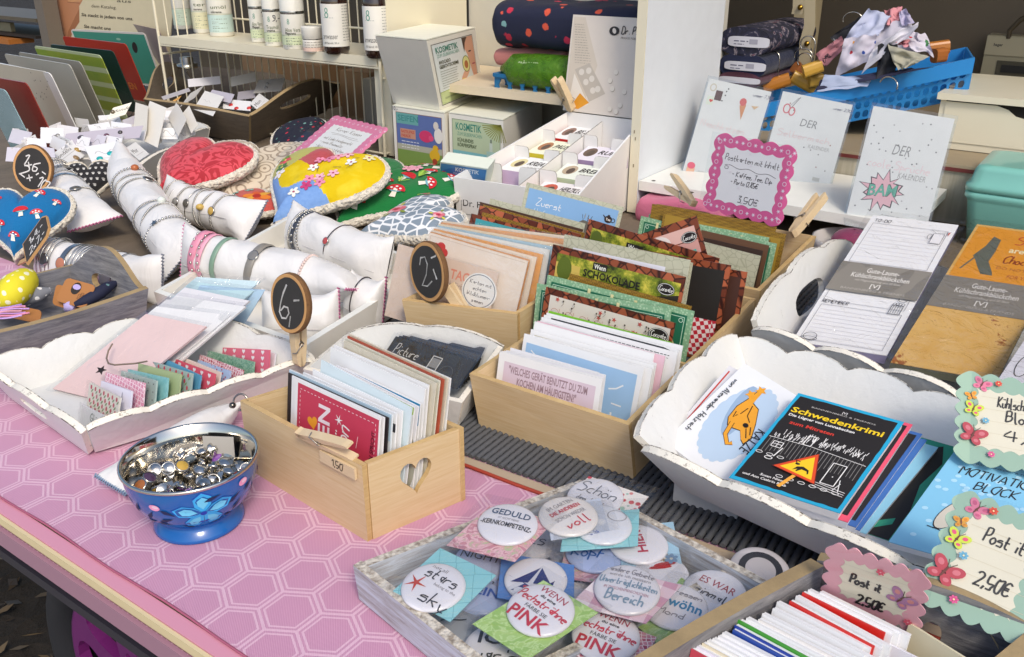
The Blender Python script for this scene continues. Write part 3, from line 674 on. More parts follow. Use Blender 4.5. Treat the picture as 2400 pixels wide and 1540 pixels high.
BB = [((196, 358), (1056, 594), .112, 'eceaf0', welches, 'lilac card with a kitchen quiz question in front'),
  ((172, 348), (1062, 582), .113, 'f0eff4', None, 'white card tight behind the lilac quiz card'),
  ((150, 338), (1070, 572), .114, 'e6e5ea', None, 'greyish white card third from the front'),
  ((129, 326), (1078, 562), .115, 'f0eff3', None, 'white card fourth from the front with square corners'),
  ((238, 322), (1030, 545), .113, 'e8e7ec', None, 'white card peeking up above the lilac card stack'),
  ((482, 262), (1352, 514), .117, 'efeef4', blue_smile, 'light blue card with white hand-drawn lines'),
  ((512, 270), (1412, 520), .117, 'f1f0f5', None, 'white card straight behind the light blue card'),
  ((388, 240), (1425, 492), .118, 'efeee9', olive, 'white card with olive border stripe at left'),
  ((412, 200), (1440, 480), .120, 'ecebee', olive, 'second olive-bordered card, half hidden'),
  ((452, 148), (1424, 412), .124, 'f1f0f6', None, 'tall white unprinted card'),
  ((560, 168), (1500, 430), .122, 'e9c3d0', None, 'pale pink card mostly hidden'),
  ((610, 172), (1506, 432), .122, 'e8e8ea', board, 'card showing a dark chalkboard with rounded corners'),
  ((622, 150), (1590, 404), .124, 'f3f2f4', print_lines, 'white card printed with two thin lines of text'),
  ((640, 134), (1600, 384), .124, 'ecebee', board, 'second chalkboard card behind the lined card'),
  ((660, 120), (1626, 356), .125, 'f3f3f5', print_lines, 'white printed card at the back of the quiz cards'),
  ((604, 88), (1546, 330), .127, '7fbf32', lambda a, w, h: a.rect(w * .13, 0, w * .99, h * .86, 'f4f4f2'), 'lime green card at the very back of the quiz cards')]
for i, (tl, tr, z, col, art, lb) in enumerate(BB):
 row_card('postcard', f'{lb} in the {LB}', 'postcard', 11, tl, tr, FLb, FRb, .012 + .0055 * i + (.02 if i > 4 else 0), .24, col, art, .0014, 'quiz postcards in the long box', side=BR - FR)
def oval_logo(a, x, y, k=1.0, ink='efe9e2', bgc='1d1312'):
 a.ell(x, y, .0115 * k, .0075 * k, bgc, 22); a.ring(x, y, .0105 * k, .0066 * k, .0006, ink); a.pen('Cocoate', x, y - .0026 * k, .0062 * k, ink, .0007 * k, width=.0165 * k, align='c')
def schoko(a, w, h):
 a.rect(.009, 0, w - .004, h - .009, meadow()); a.poly([(.009, 0), (w - .004, 0), (w - .004, h - .024), (w * .78, h - .034), (w * .55, h - .0385), (.03, h - .031), (.009, h - .028)], '2a2418')
 a.rect(.009, h - .040, .045, h - .02, 'cfb457'); a.ell(.022, h * .78, .011, .016, '5a6a1c', 14); a.ell(w * .70, h * .66, .02, .012, '9aa62a', 16)
 a.rect(w * .335, h - .0185, w * .445, h - .0095, '201a14'); a.text('Wenn', w * .345, h - .0172, .0062, 'f1ece0', True, wd=w * .09)
 a.text('SCHOKOLADE', w * .27, h - .0295, .0095, '1c1510', True, wd=w * .43); a.rect(w * .28, h - .0385, w * .70, h - .0310, '201a14'); a.text('nicht so lecker wäre,', w * .295, h - .0370, .0058, 'f1ece0', True, wd=w * .38)
 oval_logo(a, w * .885, h - .0200)
def stars_card(a, w, h):
 a.rect(.008, 0, w - .004, h - .008, 'd9d2c6')
 for i in range(13): x = random.uniform(.015, w - .02); y = h - random.uniform(.011, .032); a.star(x, y, .0035, 'bf5348')
 for i in range(26):
  x = random.uniform(.012, w - .015); y = h - random.uniform(.016, .04); a.line([(x, y), (x + .003, y + .004), (x + .001, y + .007)], .0004, '6b5a48'); a.ell(x + .002, y + .007, .0012, .0012, '4e4438', 6)
 for i in range(8):
  x = .02 + i * w * .115; a.line([(x + .006 * math.cos(t * .6), h - .030 + .006 * math.sin(t * .6) + t * .0006) for t in range(12)], .0005, 'b06a5a')
 oval_logo(a, w * .91, h - .018, 1.1)
def green_art(txt=None):
 def f(a, w, h):
  a.rect(.007, 0, w - .007, h - .007, '1f6a4d'); a.frame(.010, -.02, w - .010, h - .010, .0008, 'bfe0c4')
  for x in (.014, w - .014): a.ring(x, h - .014, .0025, .0025, .0007, 'cfe8d0', 12)
  for k in range(3): a.rect(w * (.3 + .16 * k), h - .013, w * (.3 + .16 * k) + .004, h - .004, 'e2d9a2')
  if txt: a.text(txt, w * .80, h - .024, .006, 'e9f2e6', True, 'c', wd=.022); a.ell(w * .86, h * .5, .012, .014, 'b9b27e', 16); a.rect(w * .80, h * .62, w * .84, h * .78, 'e3e0c0')
 return f
def wenn2(a, w, h):
 a.rect(.008, 0, w - .005, h - .010, meadow()); a.rect(w * .1, 0, w - .005, h * .52, '26221c'); a.poly([(w * .5, h * .5), (w - .005, h * .5), (w - .005, h * .8)], '26221c'); a.ell(.018, h * .8, .009, .013, '55631a', 12); a.ell(w * .75, h * .78, .02, .008, '98a52c', 16)
 a.rect(w * .33, h - .025, w * .46, h - .015, '201a14'); a.text('Wenn', w * .345, h - .0232, .0065, 'f1ece0', True, wd=w * .10); oval_logo(a, w * .88, h - .018)
def slip(a, w, h): a.rect(.015, h * .80, w - .03, h * .90, 'e2e2ea'); a.scribble(.02, .045, h * .85, .002, '3a3a42'); a.scribble(w * .5, w * .78, h * .815, .0014, '6a6a72')
def olade(a, w, h):
 for k in range(6): a.rect(.0, h * k / 6 * .92, w - .006, h * (k + .93) / 6 * .92, ['d9a79c', 'cf9a90', 'e0b4a8'][k % 3])
 a.ell(w * .30, h * .80, .016, .012, 'e9ddd6', 16); a.rect(w * .30, h * .50, w * .86, h * .66, '4fb0a2'); a.pen('olade,', w * .40, h * .53, .010, '23302c', .0012); oval_logo(a, w * .80, h * .80, 1.0)
LM = 'in the long box rear'
KK = [((876, 1008), (1884, 1292), .110, chocolate(), stars_card, f'chocolate card with beige panel of red stars {LM}', 'gift card'),
  ((806, 980), (1852, 1188), .110, green_dotted(), green_art(), f'green dotted card behind the beige star card {LM}', 'gift card'),
  ((888, 915), (2032, 1200), .113, green_dotted(), green_art('Kräuter'), f'green card with herb picture and light corner print {LM}', 'gift card'),
  ((1062, 905), (2010, 1160), .114, burlap_brown(), None, f'brown burlap-look card just before the meadow card {LM}', 'gift card'),
  ((930, 676), (1966, 932), .126, chocolate(), schoko, f'chocolate-framed card with big SCHOKOLADE slogan {LM}', 'gift card'),
  ((1020, 600), (2002, 800), .130, leaf_paper(), slip, f'leaf-patterned card with white paper slip {LM}', 'gift card'),
  ((1040, 612), (2020, 822), .129, leaf_paper(), None, f'plain leaf-patterned card behind the paper slip {LM}', 'gift card'),
  ((1210, 478), (2229, 786), .136, chocolate(), wenn2, f'chocolate card reading Wenn over a dark meadow {LM}', 'gift card')]
for i, (tl, tr, z, col, art, lb, cat) in enumerate(KK): row_card('gift_card', lb, cat, 7, tl, tr, FLb, FRb, .170 + .013 * i + (.05 if i > 6 else 0), .2, col, art, .002, 'chocolate and tea gift cards', side=BR - FR, lclamp=False)
row_card('gift_card', 'tilted chocolate card with pink planks and teal banner reading olade', 'gift card', 7, (1600, 600), (2046, 452), FLb, FRb, .325, .2, chocolate(), olade, .002, 'chocolate and tea gift cards', z0=.03)
for i, (tr, wd) in enumerate((((392, 700), .15), ((498, 745), .15), ((468, 768), .15))):
 back = V((-(FRb - FLb).y, (FRb - FLb).x, 0)).normalized(); up = UP * .98 + back * .2; u = (FRb - FLb).normalized(); q = (FLb + FRb) / 2 + back * (.285 + .016 * i); TR = plane_hit(8, tr, q, u.cross(up)); TL = TR - u * wd - UP * .004
 mb = MB(); a, w_, h_ = slab(mb, TL, TR, TL - up * ((TR.z - .008) / .98), .002, chocolate()); a.rect(w_ * .1, .004, w_ - .006, h_ - .008, ['26221e', '4a2b20', '8a8478'][i]); (a.rect(w_ * .1, .004, w_ - .006, h_ * .42, gingham()) if i == 0 else None)
 tag(mb.build('gift_card'), ['chocolate card with red gingham corner', 'dark brown chocolate card edge beside the wall', 'chocolate card with grey panel against the right wall'][i] + ' ' + LM, 'gift card', 'chocolate and tea gift cards')
# ---- long box further left with seed cards in front and tea cards behind
FLa = P(6, 1290, 1265, .066); FRa = P(7, 650, 1222, .066); BRa = FRa + (BR - FR) * .98; rimA = [FLa, FRa, BRa, FLa + BRa - FRa]
c = sum(rimA, V((0, 0, 0))) / 4; base = [V((lerp(p.x, c.x, .05), lerp(p.y, c.y, .035), .0)) for p in rimA]
bx = thing('wooden_box', 'long plywood box behind the price disc with seed cards and tea cards', 'box', V((c.x, c.y, 0)), 'wooden card boxes')
open_box(bx, base, rimA, .006, pine(), ply_edge(), names=('front_panel', 'side_panel', 'back_panel', 'side_panel')); divider(bx, base, rimA, .40, .004, .002)
def jeder(a, w, h):
 a.text('JEDER TAG', w * .28, h - .024, .013, 'dd8f7c', True, wd=w * .46); a.text('an dem du nicht lächelst,', w * .28, h - .036, .009, '9c8a80', False, wd=w * .50); a.text('ist ein verlorener Tag.', w * .30, h - .048, .009, '9c8a80', False, wd=w * .46)
 a.ell(w * .86, h - .030, .024, .024, 'efeae8', 32); a.ring(w * .86, h - .030, .0215, .0215, .0009, '4d5b70', 44)
 for i, t in enumerate(('Karten mit', 'echten', 'Wildblumen-', 'samen')): a.pen(t, w * .86, h - .022 - .008 * i, .0052, '5d5a60', .0006, align='c')
def redflower(a, w, h):
 for i in range(5): q = 2 * math.pi * i / 5; a.ell(w * .13 + .007 * math.cos(q), h * .82 + .007 * math.sin(q), .0062, .0062, 'c93a3c', 12)
 a.line([(.003, h - .003), (w - .003, h - .003)], .0005, 'cdb9a8'); a.line([(.003, 0), (.003, h - .003)], .0005, 'cdb9a8')
row_card('seed_card', 'kraft-pink seed card reading JEDER TAG with round white sticker', 'seed card', 6, (1262, 826), (2045, 1056), base[0], base[1], .012, .2, kraft(), jeder, .0022, 'wildflower seed cards', bag=True)
row_card('seed_card', 'cream seed card with red paper flower behind the JEDER TAG card', 'seed card', 6, (1505, 738), (2275, 962), base[0], base[1], .028, .2, 'eaddd0', redflower, .0022, 'wildflower seed cards', bag=True)
rA = ROWLOG[-1]; baseA = base
sc = [('dc9a5a', 'orange'), ('e9dccb', 'cream'), ('e2a25e', 'light orange'), ('dfe0dc', 'pale grey'), ('a9c4d2', 'pale blue'), ('ead6b8', 'sand'), ('dba06a', 'apricot'), ('e6d9c6', 'ivory')]
for i, (col, nm) in enumerate(sc):
 row_card('seed_card', f'{nm} seed card in cellophane, {ORD[i]} behind the red flower card', 'seed card', 6, (1510 + 14 * i, 730 - 12 * i), (2290 + 52 * i, 952 - 26 * i + 6 * (i % 3)), baseA[0], baseA[1], .034 + .0095 * i, .2, col, None, .0022, 'wildflower seed cards', bag=True)
def teal_art(a, w, h):
 for i in range(90): a.ell(random.uniform(.004, w - .004), random.uniform(h * .4, h - .003), .0006, .0006, 'a9d6da', 5); a.z -= a.st
 a.text('MÖGE DEIN', w * .38, h - .021, .008, '1c2a2c', True, wd=w * .28)
def zuerst(a, w, h):
 a.rect(.006, 0, w - .006, h - .007, '84add6'); a.ell(w * .2, h * .45, .03, .02, 'a8c5e2', 18); a.pen('Zuerst', w * .14, h - .030, .011, 'f3f7fa', .0010); a.pen('schliefen wir', w * .08, h - .042, .007, 'dfeaf4', .0006)
 for i in range(60): t = random.uniform(0, 6.28); rr = random.uniform(.006, .019); a.line([(w * .66 + rr * math.cos(t), h - .048 + rr * math.sin(t)), (w * .66 + (rr + .005) * math.cos(t), h - .048 + (rr + .006) * math.sin(t))], .0007, random.choice(['4b4640', '8d877c', '2f2b28'])); a.z -= a.st
 a.ell(w * .66, h - .048, .012, .014, '6b655b', 16); a.ell(w * .655, h - .042, .0035, .0035, '1c1510', 10); teapot(a, w * .88, h - .024)
def teapot(a, x, y, c='2b1d1c'):
 a.ell(x, y, .0062, .0055, c, 16); a.ring(x + .0075, y, .003, .003, .001, c, 12); a.poly([(x - .005, y), (x - .0095, y + .005), (x - .0085, y + .0055), (x - .004, y + .0025)][::-1], c); a.ell(x, y + .006, .0022, .0012, c, 8); a.text('Tea', x - .004, y - .0018, .0038, 'e9e2d8', True)
def paper_art(a, w, h): a.rect(.004, h * .8, w * .35, h - .003, '3a2b22')
AA = [((328, 474), (1040, 652), .128, '3f9aa2', teal_art, 'teal speckled card reading MÖGE DEIN in front', .0018),
  ((292, 436), (1080, 640), .130, chocolate(), None, 'chocolate card directly behind the teal one', .002),
  ((360, 374), (1150, 600), .134, chocolate(), lambda a, w, h: a.rect(.006, 0, w - .006, h - .008, burlap_brown()), 'chocolate-framed card with yellow burlap picture', .002),
  ((385, 366), (1180, 588), .135, burlap_brown(), paper_art, 'burlap card with dark corner', .002),
  ((362, 345), (1165, 560), .137, '4a3022', None, 'dark brown card edge', .002),
  ((440, 318), (1182, 515), .140, leaf_paper(), lambda a, w, h: a.rect(.012, 0, w - .004, h - .011, burlap_brown()), 'leaf-paper card with brown picture', .002),
  ((726, 192), (1484, 386), .150, leaf_paper(), zuerst, 'blue sky card with ostrich chick and teapot mark', .002)]
for i, (tl, tr, z, col, art, lb, th) in enumerate(AA): row_card('tea_card', lb + ' in the box behind the seed cards', 'gift card', 7, tl, tr, baseA[0], baseA[1], .165 + .020 * i, .2, col, art, th, 'tea and chocolate cards behind the seed cards')
# ---- box at the right rear
FRd = P(8, 582, 868, .070); BRd = P(8, 948, 510, .070); FLd = FRd + (FL - FR).normalized() * .20; rimD = [FLd, FRd, BRd, FLd + BRd - FRd]; c = sum(rimD, V((0, 0, 0))) / 4
base = [V((lerp(p.x, c.x, .06), lerp(p.y, c.y, .05), .0)) for p in rimD]
bx = thing('wooden_box', 'plywood box at the rear below the pink price sign with coffee cards', 'box', V((c.x, c.y, 0)), 'wooden card boxes')
open_box(bx, base, rimD, .006, pine(), ply_edge(), names=('front_panel', 'side_panel', 'back_panel', 'side_panel'))
def coffee(a, w, h): a.rect(.004, 0, w - .006, h - .008, 'a8862f'); a.text('SO EIN VERGNÜGEN', w * .35, h - .026, .006, '2a1d0c', True, wd=w * .42); a.ell(w * .86, h - .016, .008, .006, '4a3212', 16); a.ring(w * .86, h - .016, .007, .005, .0006, 'd8bb66', 16)
def tea(a, w, h): a.rect(.006, 0, w - .005, h - .006, '7f9fcb'); teapot(a, w * .72, h - .02, '241818'); a.rect(.006, h * .3, w * .4, h - .03, 'a8b9d0')
DD = [((215, 640), (490, 742), .118, leaf_paper(), tea, 'blue card with black teapot in leaf frame at front left'),
  ((212, 546), (586, 640), .122, leaf_paper(), None, 'light leaf-patterned card in front'),
  ((216, 520), (600, 606), .122, '3c2a20', None, 'dark brown card behind the leaf card'),
  ((200, 470), (640, 572), .126, '6a4a34', None, 'mid brown card with narrow visible edge'),
  ((190, 452), (690, 560), .128, green_dotted(), green_art(), 'green framed card with curled white corner'),
  ((180, 432), (640, 520), .130, green_dotted(), green_art(), 'second green framed card behind'),
  ((-40, 330), (752, 498), .138, burlap_brown(), coffee, 'golden brown coffee card at the back'),
  ((-120, 300), (690, 440), .141, burlap_brown(), None, 'dark burlap card behind the golden coffee card')]
for i, (tl, tr, z, col, art, lb) in enumerate(DD): row_card('coffee_card', lb + ' of the right rear box', 'gift card', 8, tl, tr, base[0], base[1], .02 + .013 * i, .2, col, art, .002, 'coffee and tea cards in the right rear box')
for i, (tl, tr, z) in enumerate((((1618, 455), (2050, 560), .118), ((1680, 440), (2080, 530), .122), ((1740, 360), (2150, 430), .13))):
 row_card('coffee_card', ['green dotted card left of the pink price sign', 'second green card left of the pink price sign', 'brown crumpled card under the left clothespin'][i] + ' in the right rear box', 'gift card', 7, tl, tr, base[0], base[1], .10 + .015 * i, .2, [green_dotted(), green_dotted(), burlap_brown()][i], [green_art(), green_art(), None][i], .002, 'coffee and tea cards in the right rear box')
# ================================================================ left side: trays, bracelet pillows, bowl, chalk signs
# ---- scalloped white tray with mini envelopes
zr = .050
n_, l_, f_, r_ = P(9, 625, 1205, zr), P(9, -203, 668, zr), P(9, 1120, 290, zr), P(10, 600, 430, zr)
rim = [l_, n_, r_, f_]; c = sum(rim, V((0, 0, 0))) / 4
bn = P(9, 690, 1392, .003); base = [V((lerp(p.x, c.x, .17), lerp(p.y, c.y, .17), .003)) for p in rim]; base[1] = bn
TRAYL = base
tr = thing('scalloped_tray', 'white chipped scalloped tray full of mini envelopes on the pink cloth', 'tray', V((c.x, c.y, 0)), 'white scalloped trays')
open_box(tr, base, rim, .0065, old_white(), chipped_edge(), tops={0: scallop(3, .14, 1.0, 1.0), 1: scallop(4, .13, 1.02, 1.0), 2: scallop(3, .13, 1.0, 1.0, 1.35), 3: scallop(3, .14)}, holes={0: [oval_loop(.47, .46, .14, .17)]}, names=('end_panel', 'side_panel', 'end_panel', 'side_panel'))
# envelopes leaning in the tray
tl, trr, bl = P(9, 1140, 295, .085), P(9, 1610, 390, .080), P(9, 410, 900, .012)
dn = bl - tl
EV = [((1140, 295), (1610, 392), 'ecccc8', 'large pale pink envelope pack on top of the fanned stack'), ((1224, 236), (1800, 306), 'eeeaf0', 'white envelope just above the pink pack'), ((1300, 182), (1902, 246), 'ece8ef', 'white envelope second above the pink pack'),
  ((1378, 152), (1918, 238), 'efecf2', 'white envelope third above the pink pack'), ((1444, 88), (1948, 192), 'eae7ee', 'white envelope fourth above the pink pack'), ((1500, 40), (1986, 112), 'bcd9de', 'pale turquoise envelope of the fanned stack'), ((1536, 6), (2030, 40), 'c9e0e6', 'light blue envelope at the top of the fan')]
for i, (a0, a1, col, lb) in enumerate(EV):
 z = .082 + .004 * i; TL = P(9, *a0, z); TR = P(9, *a1, z - .003); BL_ = TL + dn * (1.0 - .02 * i) ; BL_.z = max(.012 + .004 * i, BL_.z); mb = MB(); slab(mb, TL, TR, BL_, .003, col); r = thing('envelope_pack', lb + ' in the white tray', 'envelope', (BL_ + TR) / 2, 'fanned envelope packs'); mb.build('envelope', r)
 b2 = MB(); sheet_bag(b2, TL, TR, BL_, .0022, .005); b2.build('cellophane_sleeve', r)
mb = MB(); TR = P(9, 2066, 112, .10); BRr = P(9, 1790, 560, .02); u = (P(9, 1536, 6, .1) - P(9, 2030, 40, .1)); slab(mb, TR + u, TR, BRr + u, .003, 'b4d2ea'); tag(mb.build('envelope_pack'), 'sky blue envelope sticking out right behind the fan in the white tray', 'envelope', 'fanned envelope packs')
@mat
def scales_pink(q):
 d = q.vor(230, 'DISTANCE_TO_EDGE', None, .15); q.set(Base_Color=q.mix(q.ramp(d, [(.05, 1.0), (.1, 0.0)]), lin('d68fa6'), lin('f2dfe4')), Roughness=.5); return q.m
@mat
def scales_red(q):
 d = q.vor(300, 'DISTANCE_TO_EDGE', None, .35); c = q.n('ShaderNodeSeparateColor', {0: q.vor(300, 'F1', None, .35, 1)}).outputs[0]
 q.set(Base_Color=q.mix(q.ramp(d, [(.05, 1.0), (.12, 0.0)]), q.mix(c, lin('b03a52'), lin('e6a2ae')), lin('f3e6e6')), Roughness=.5); return q.m
@mat
def teal_fine(q):
 n = q.noise(160, 4); q.set(Base_Color=q.mix(n, lin('5fa8ae'), lin('a3d4d2')), Roughness=.5); return q.m
@mat
def green_leaf(q):
 n = q.noise(120, 3, dist=2); q.set(Base_Color=q.ramp(n, [(.42, '5f9d80'), (.5, 'a9cdb2'), (.58, '6fa88a')]), Roughness=.5); return q.m
@mat
def grass_print(q):
 n = q.noise(110, 5, dist=1); q.set(Base_Color=q.mix(n, lin('6f9a3a'), lin('c3d88c')), Roughness=.5); return q.m
@mat
def blue_berries(q):
 d = q.vor(190, 'F1', None, .8); q.set(Base_Color=q.mix(q.ramp(d, [(.2, 1.0), (.3, 0.0)]), lin('a9bede'), lin('b03a58')), Roughness=.5); return q.m
def hearts_art(a, w, h):
 for j in range(4):
  for i in range(5): a.heart(w * (.12 + .19 * i), h * (.9 - .22 * j), .0032, 'f6e3e4'); a.z -= a.st
def floral(a, w, h):
 for j in range(5):
  for i in range(7):
   x, y = w * (.08 + .14 * i + (.07 if j % 2 else 0)), h * (.92 - .17 * j)
   if x < w * .97: a.ell(x, y, .0019, .0026, 'c24a5c', 8); a.ell(x + .003, y - .003, .0028, .0011, '7d9a6a', 8, .8); a.z -= 2 * a.st
def dots_art(a, w, h):
 for j in range(4):
  for i in range(7): a.ell(w * (.1 + .14 * i), h * (.9 - .2 * j), .0009, .0009, '2c3434', 6); a.z -= a.st
def sprig(a, w, h): a.line([(w * .7, h * .7), (w * .73, h * .9), (w * .76, h * .7)], .001, '49506e')
ME = [((640, 1004), (930, 1152), 'efedf2', lambda a, w, h: a.pen('Glück', w * .42, h * .55, .0085, '3f5a48', .0009), 'white mini card with the green word Glück in front'), ((700, 832), (1032, 1000), 'e9e4d6', floral, 'cream mini envelope with red rosebuds'), ((790, 818), (1118, 930), 'dfdcea', sprig, 'lilac-white mini card with small dark sprig'), ((826, 752), (1218, 862), scales_pink(), None, 'pink scale-patterned mini envelope'),
  ((946, 740), (1340, 852), 'b3c7bf', dots_art, 'grey-green mini envelope with black dots'), ((1000, 728), (1308, 796), teal_fine(), None, 'teal speckled mini envelope'), ((1080, 682), (1442, 776), 'a8b788', None, 'olive green mini envelope'), ((1172, 662), (1505, 764), 'a3b6b0', floral, 'grey-green mini envelope with berries'), ((1262, 636), (1566, 778), '5da0c0', None, 'bright blue mini envelope'),
  ((1372, 650), (1684, 768), 'd9596c', hearts_art, 'coral mini envelope with white hearts'), ((1440, 640), (1720, 752), 'e6d6cb', None, 'cream mini envelope'), ((1545, 655), (1795, 742), blue_berries(), None, 'light blue mini envelope with red berries'), ((1560, 612), (1895, 735), scales_red(), None, 'red scale-patterned mini envelope'), ((1622, 582), (1982, 670), green_leaf(), None, 'green leaf-patterned mini envelope'),
  ((1716, 556), (2102, 576), 'd96a80', hearts_art, 'rose mini envelope with hearts and tulips'), ((1815, 502), (2150, 604), 'eae6ee', None, 'white mini envelope'), ((1930, 488), (2232, 598), grass_print(), None, 'grass green mini envelope'), ((2010, 456), (2284, 556), scales_red(), None, 'pink and red lattice mini envelope at the back')]
for i, (a0, a1, col, art, lb) in enumerate(ME):
 row_card('mini_envelope', lb + ' of the white tray', 'envelope', 9, a0, a1, lerp(base[0], base[1], .45), base[1], .016 + .0126 * i, .35, col, art, .0022, 'mini envelopes in the white tray', z0=.006, bag=i in (0, 1, 4, 13, 16), side=(base[2] - base[1]) * V((1, 1, 0)), lclamp=False)
# necklace chain lying on the pink pack
b = MB(); pts = [P(9, x, y, z) for x, y, z in ((880, 550, .058), (850, 600, .054), (835, 660, .050), (850, 700, .047), (900, 712, .047), (980, 706, .048), (1060, 700, .05), (1160, 682, .053))]
for i in range(len(pts) - 1):
 for k in range(9): b.ball(lerp(pts[i], pts[i + 1], k / 9) + UP * .003, .0011, metal('8e7f72', .3), 6)
Art(b, flatmap(P(9, 790, 735, .046), V((1, 0, 0)), V((0, .85, .5)))).star(0, 0, .007, metal('6b5a4e', .3)); tag(b.build('necklace'), 'thin bronze chain with star pendant lying on the pink envelope', 'necklace')
# ---- bracelet pillows
def ring_pts(c, e1, e2, a, b_, n=40): return [c + e1 * (a * math.cos(2 * math.pi * i / n)) + e2 * (b_ * math.sin(2 * math.pi * i / n)) for i in range(n)]
class Roll:
 """a white satin tube pillow pinched flat at both ends; sa / sb are the seam directions"""
 def __init__(s, label, A, B, r, sa, sb, stitch=None, seed=0, group='white bracelet pillows'):
  s.A, s.B, s.r = A, B, r; s.ax = (B - A).normalized(); s.L = (B - A).length
  pr = lambda v: (v - s.ax * v.dot(s.ax)).normalized()
  s.sa, s.sb = pr(sa), pr(sb)
  if s.sa.dot(s.sb) < 0: s.sb = -s.sb
  rows = []; M_ = 36; K = 40
  for i in range(M_ + 1):
   t = i / M_; c, e1, e2, a, b_ = s.sec(t); row = []
   for j in range(K):
    q = 2 * math.pi * j / K; p = c + e1 * (a * math.cos(q)) + e2 * (b_ * math.sin(q)); k = noise.noise(p * 28 + V((seed, 0, 0))) * .0045 + noise.noise(V((p.dot(s.ax) * 26, j * .35, seed))) * .0018
    row.append(p + (p - c).normalized() * k * min(1, 8 * t * (1 - t) + .1) + (p - c).normalized() * (.0042 * abs(2 * t - 1) ** 5 * noise.noise(V((j * .8, t * 2, seed + 5)))))
   rows.append(row)
  mb = MB(); mb.grid(rows, satin(), True, True)
  lo = min(p.z for r_ in rows for p in r_); s.root = thing('bracelet_pillow', label, 'pillow', V(((A.x + B.x) / 2, (A.y + B.y) / 2, lo)), group); mb.build('cover', s.root)
  if stitch:
   for t, sd in ((1, s.sb), (0, s.sa)):
    if stitch[1 - t] is None: continue
    c, e1, e2, a, b_ = s.sec(t); mb = MB(); n = 64; pts = []
    for i in range(n + 1): q = -1 + 2 * i / n; pts.append(c + e1 * a * q + s.ax * (.0014 if t else -.0014) * (1 if i % 2 else -1) + e2 * (.0016 if i % 4 < 2 else -.0016))
    mb.tube(pts, .0011, paint(stitch[1 - t], .8), 4); mb.build('stitching', s.root)
  ln = MB(); ln.tube([s.at(.05 + .9 * i / 30, 2.0, .0002) for i in range(31)], .0006, paint('c6c2c0', .8), 4); ln.build('long_seam', s.root)
 def sec(s, t):
  k = abs(2 * t - 1); e1 = lerp(s.sa, s.sb, t); e1 = (e1 - s.ax * e1.dot(s.ax)).normalized(); e2 = s.ax.cross(e1)
  return lerp(s.A, s.B, t), e1, e2, s.r * (1 + .32 * k ** 4), max(.0012, s.r * (1 - k ** 3.2) ** .55)
 def at(s, t, q, up=0.0):
  c, e1, e2, a, b_ = s.sec(t); d = e1 * math.cos(q) * a + e2 * math.sin(q) * b_; return c + d + d.normalized() * up
 def loop(s, t, up, skew=.02, n=44): return [s.at(min(.99, max(.01, t + skew * math.cos(2 * math.pi * i / n))), 2 * math.pi * i / n, up) for i in range(n)]
 def facing(s, t, up):                         # the loop parameter that looks at the viewer most
  c = s.sec(t)[0]; v = (C0 - c).normalized(); return max((2 * math.pi * i / 60 for i in range(60)), key=lambda q: (s.at(t, q, up) - c).normalized().dot(v))
def bracelet(roll, t, kind, label, col=None, skew=.02, dq=0.0, charm=None):
 lp = roll.loop(t, .0016, skew); r = thing('bracelet', label, 'bracelet', roll.sec(t)[0], 'bracelets on white pillows'); mb = MB(); mt = metal('b9b6b0', .22)
 if kind == 'chain':
  n = len(lp)
  for i in range(n):
   for k in (0, .5): p = lerp(lp[i], lp[(i + 1) % n], k); mb.ball(p, .0017, mt, 6, (1.25, .9, 1))
 elif kind == 'beads':
  for i, p in enumerate(lp): mb.ball(p, .0023, paint(col, .2) if col else mt, 8)
 elif kind == 'band':
  ax = roll.ax; rows = [[p + ax * k * .0045 + (p - roll.sec(t)[0]).normalized() * (.0012 if abs(k) < .9 else 0) for p in lp] for k in (-1, -.8, 0, .8, 1)]; mb.grid(rows, paint(col, .45), True, True)
 elif kind == 'wide':
  ax = roll.ax; rows = [[p + ax * k * .007 + (p - roll.sec(t)[0]).normalized() * (.0022 if abs(k) < .9 else 0) for p in lp] for k in (-1, -.8, 0, .8, 1)]; mb.grid(rows, paint(col, .4), True, True)
 elif kind == 'silver': mb.grid([[p + roll.ax * k * .0045 + (p - roll.sec(t)[0]).normalized() * .002 for p in lp] for k in (-1, 0, 1)], mt, True, True)
 elif kind == 'wire': mb.tube(lp, .0009, mt if not col else paint(col, .5), 6, True)
 elif kind == 'bangle':
  for d in (-.012, -.004, .004, .012): mb.tube([p + roll.ax * d * 1.0 + (p - roll.sec(t)[0]).normalized() * (.0025 + .0045 * noise.noise(p * 22 + V((d * 99, 0, 0)))) for p in lp], .0010, mt, 6, True)
 mb.build('strand', r)
 if charm:
  q = roll.facing(t, 0) + dq; tt = t + skew * math.cos(q); p = roll.at(tt, q, .0022); nrm = (p - roll.sec(tt)[0]).normalized(); mb = MB()
  sz = charm[1] * 1.25 if len(charm) > 1 else .006
  if charm[0] == 'disc': mb.lathe([(sz, -.001), (sz * 1.02, .0006), (sz * .92, .0012)], p, mt, 20, nrm); mb.lathe([(sz * .86, .0013), (sz * .6, .0022), (.0002, .0026)], p, paint(charm[2], .25), 20, nrm)
  elif charm[0] == 'stone': mb.ball(p, sz, paint(charm[2], .12), 12, (1, 1, .8))
  elif charm[0] == 'studs':
   for k in range(7):
    qq = q - .9 + .3 * k; p2 = roll.at(tt, qq, .0042); mb.ball(p2, .0022, metal(), 8)
  elif charm[0] == 'star': Art(mb, flatmap(p + nrm * .002, nrm.orthogonal(), nrm.cross(nrm.orthogonal()))).star(0, 0, sz, metal('8a8782'))
  mb.build('charm', r)
 return r
PK, GY = 'c8709a', '8b8f9c'
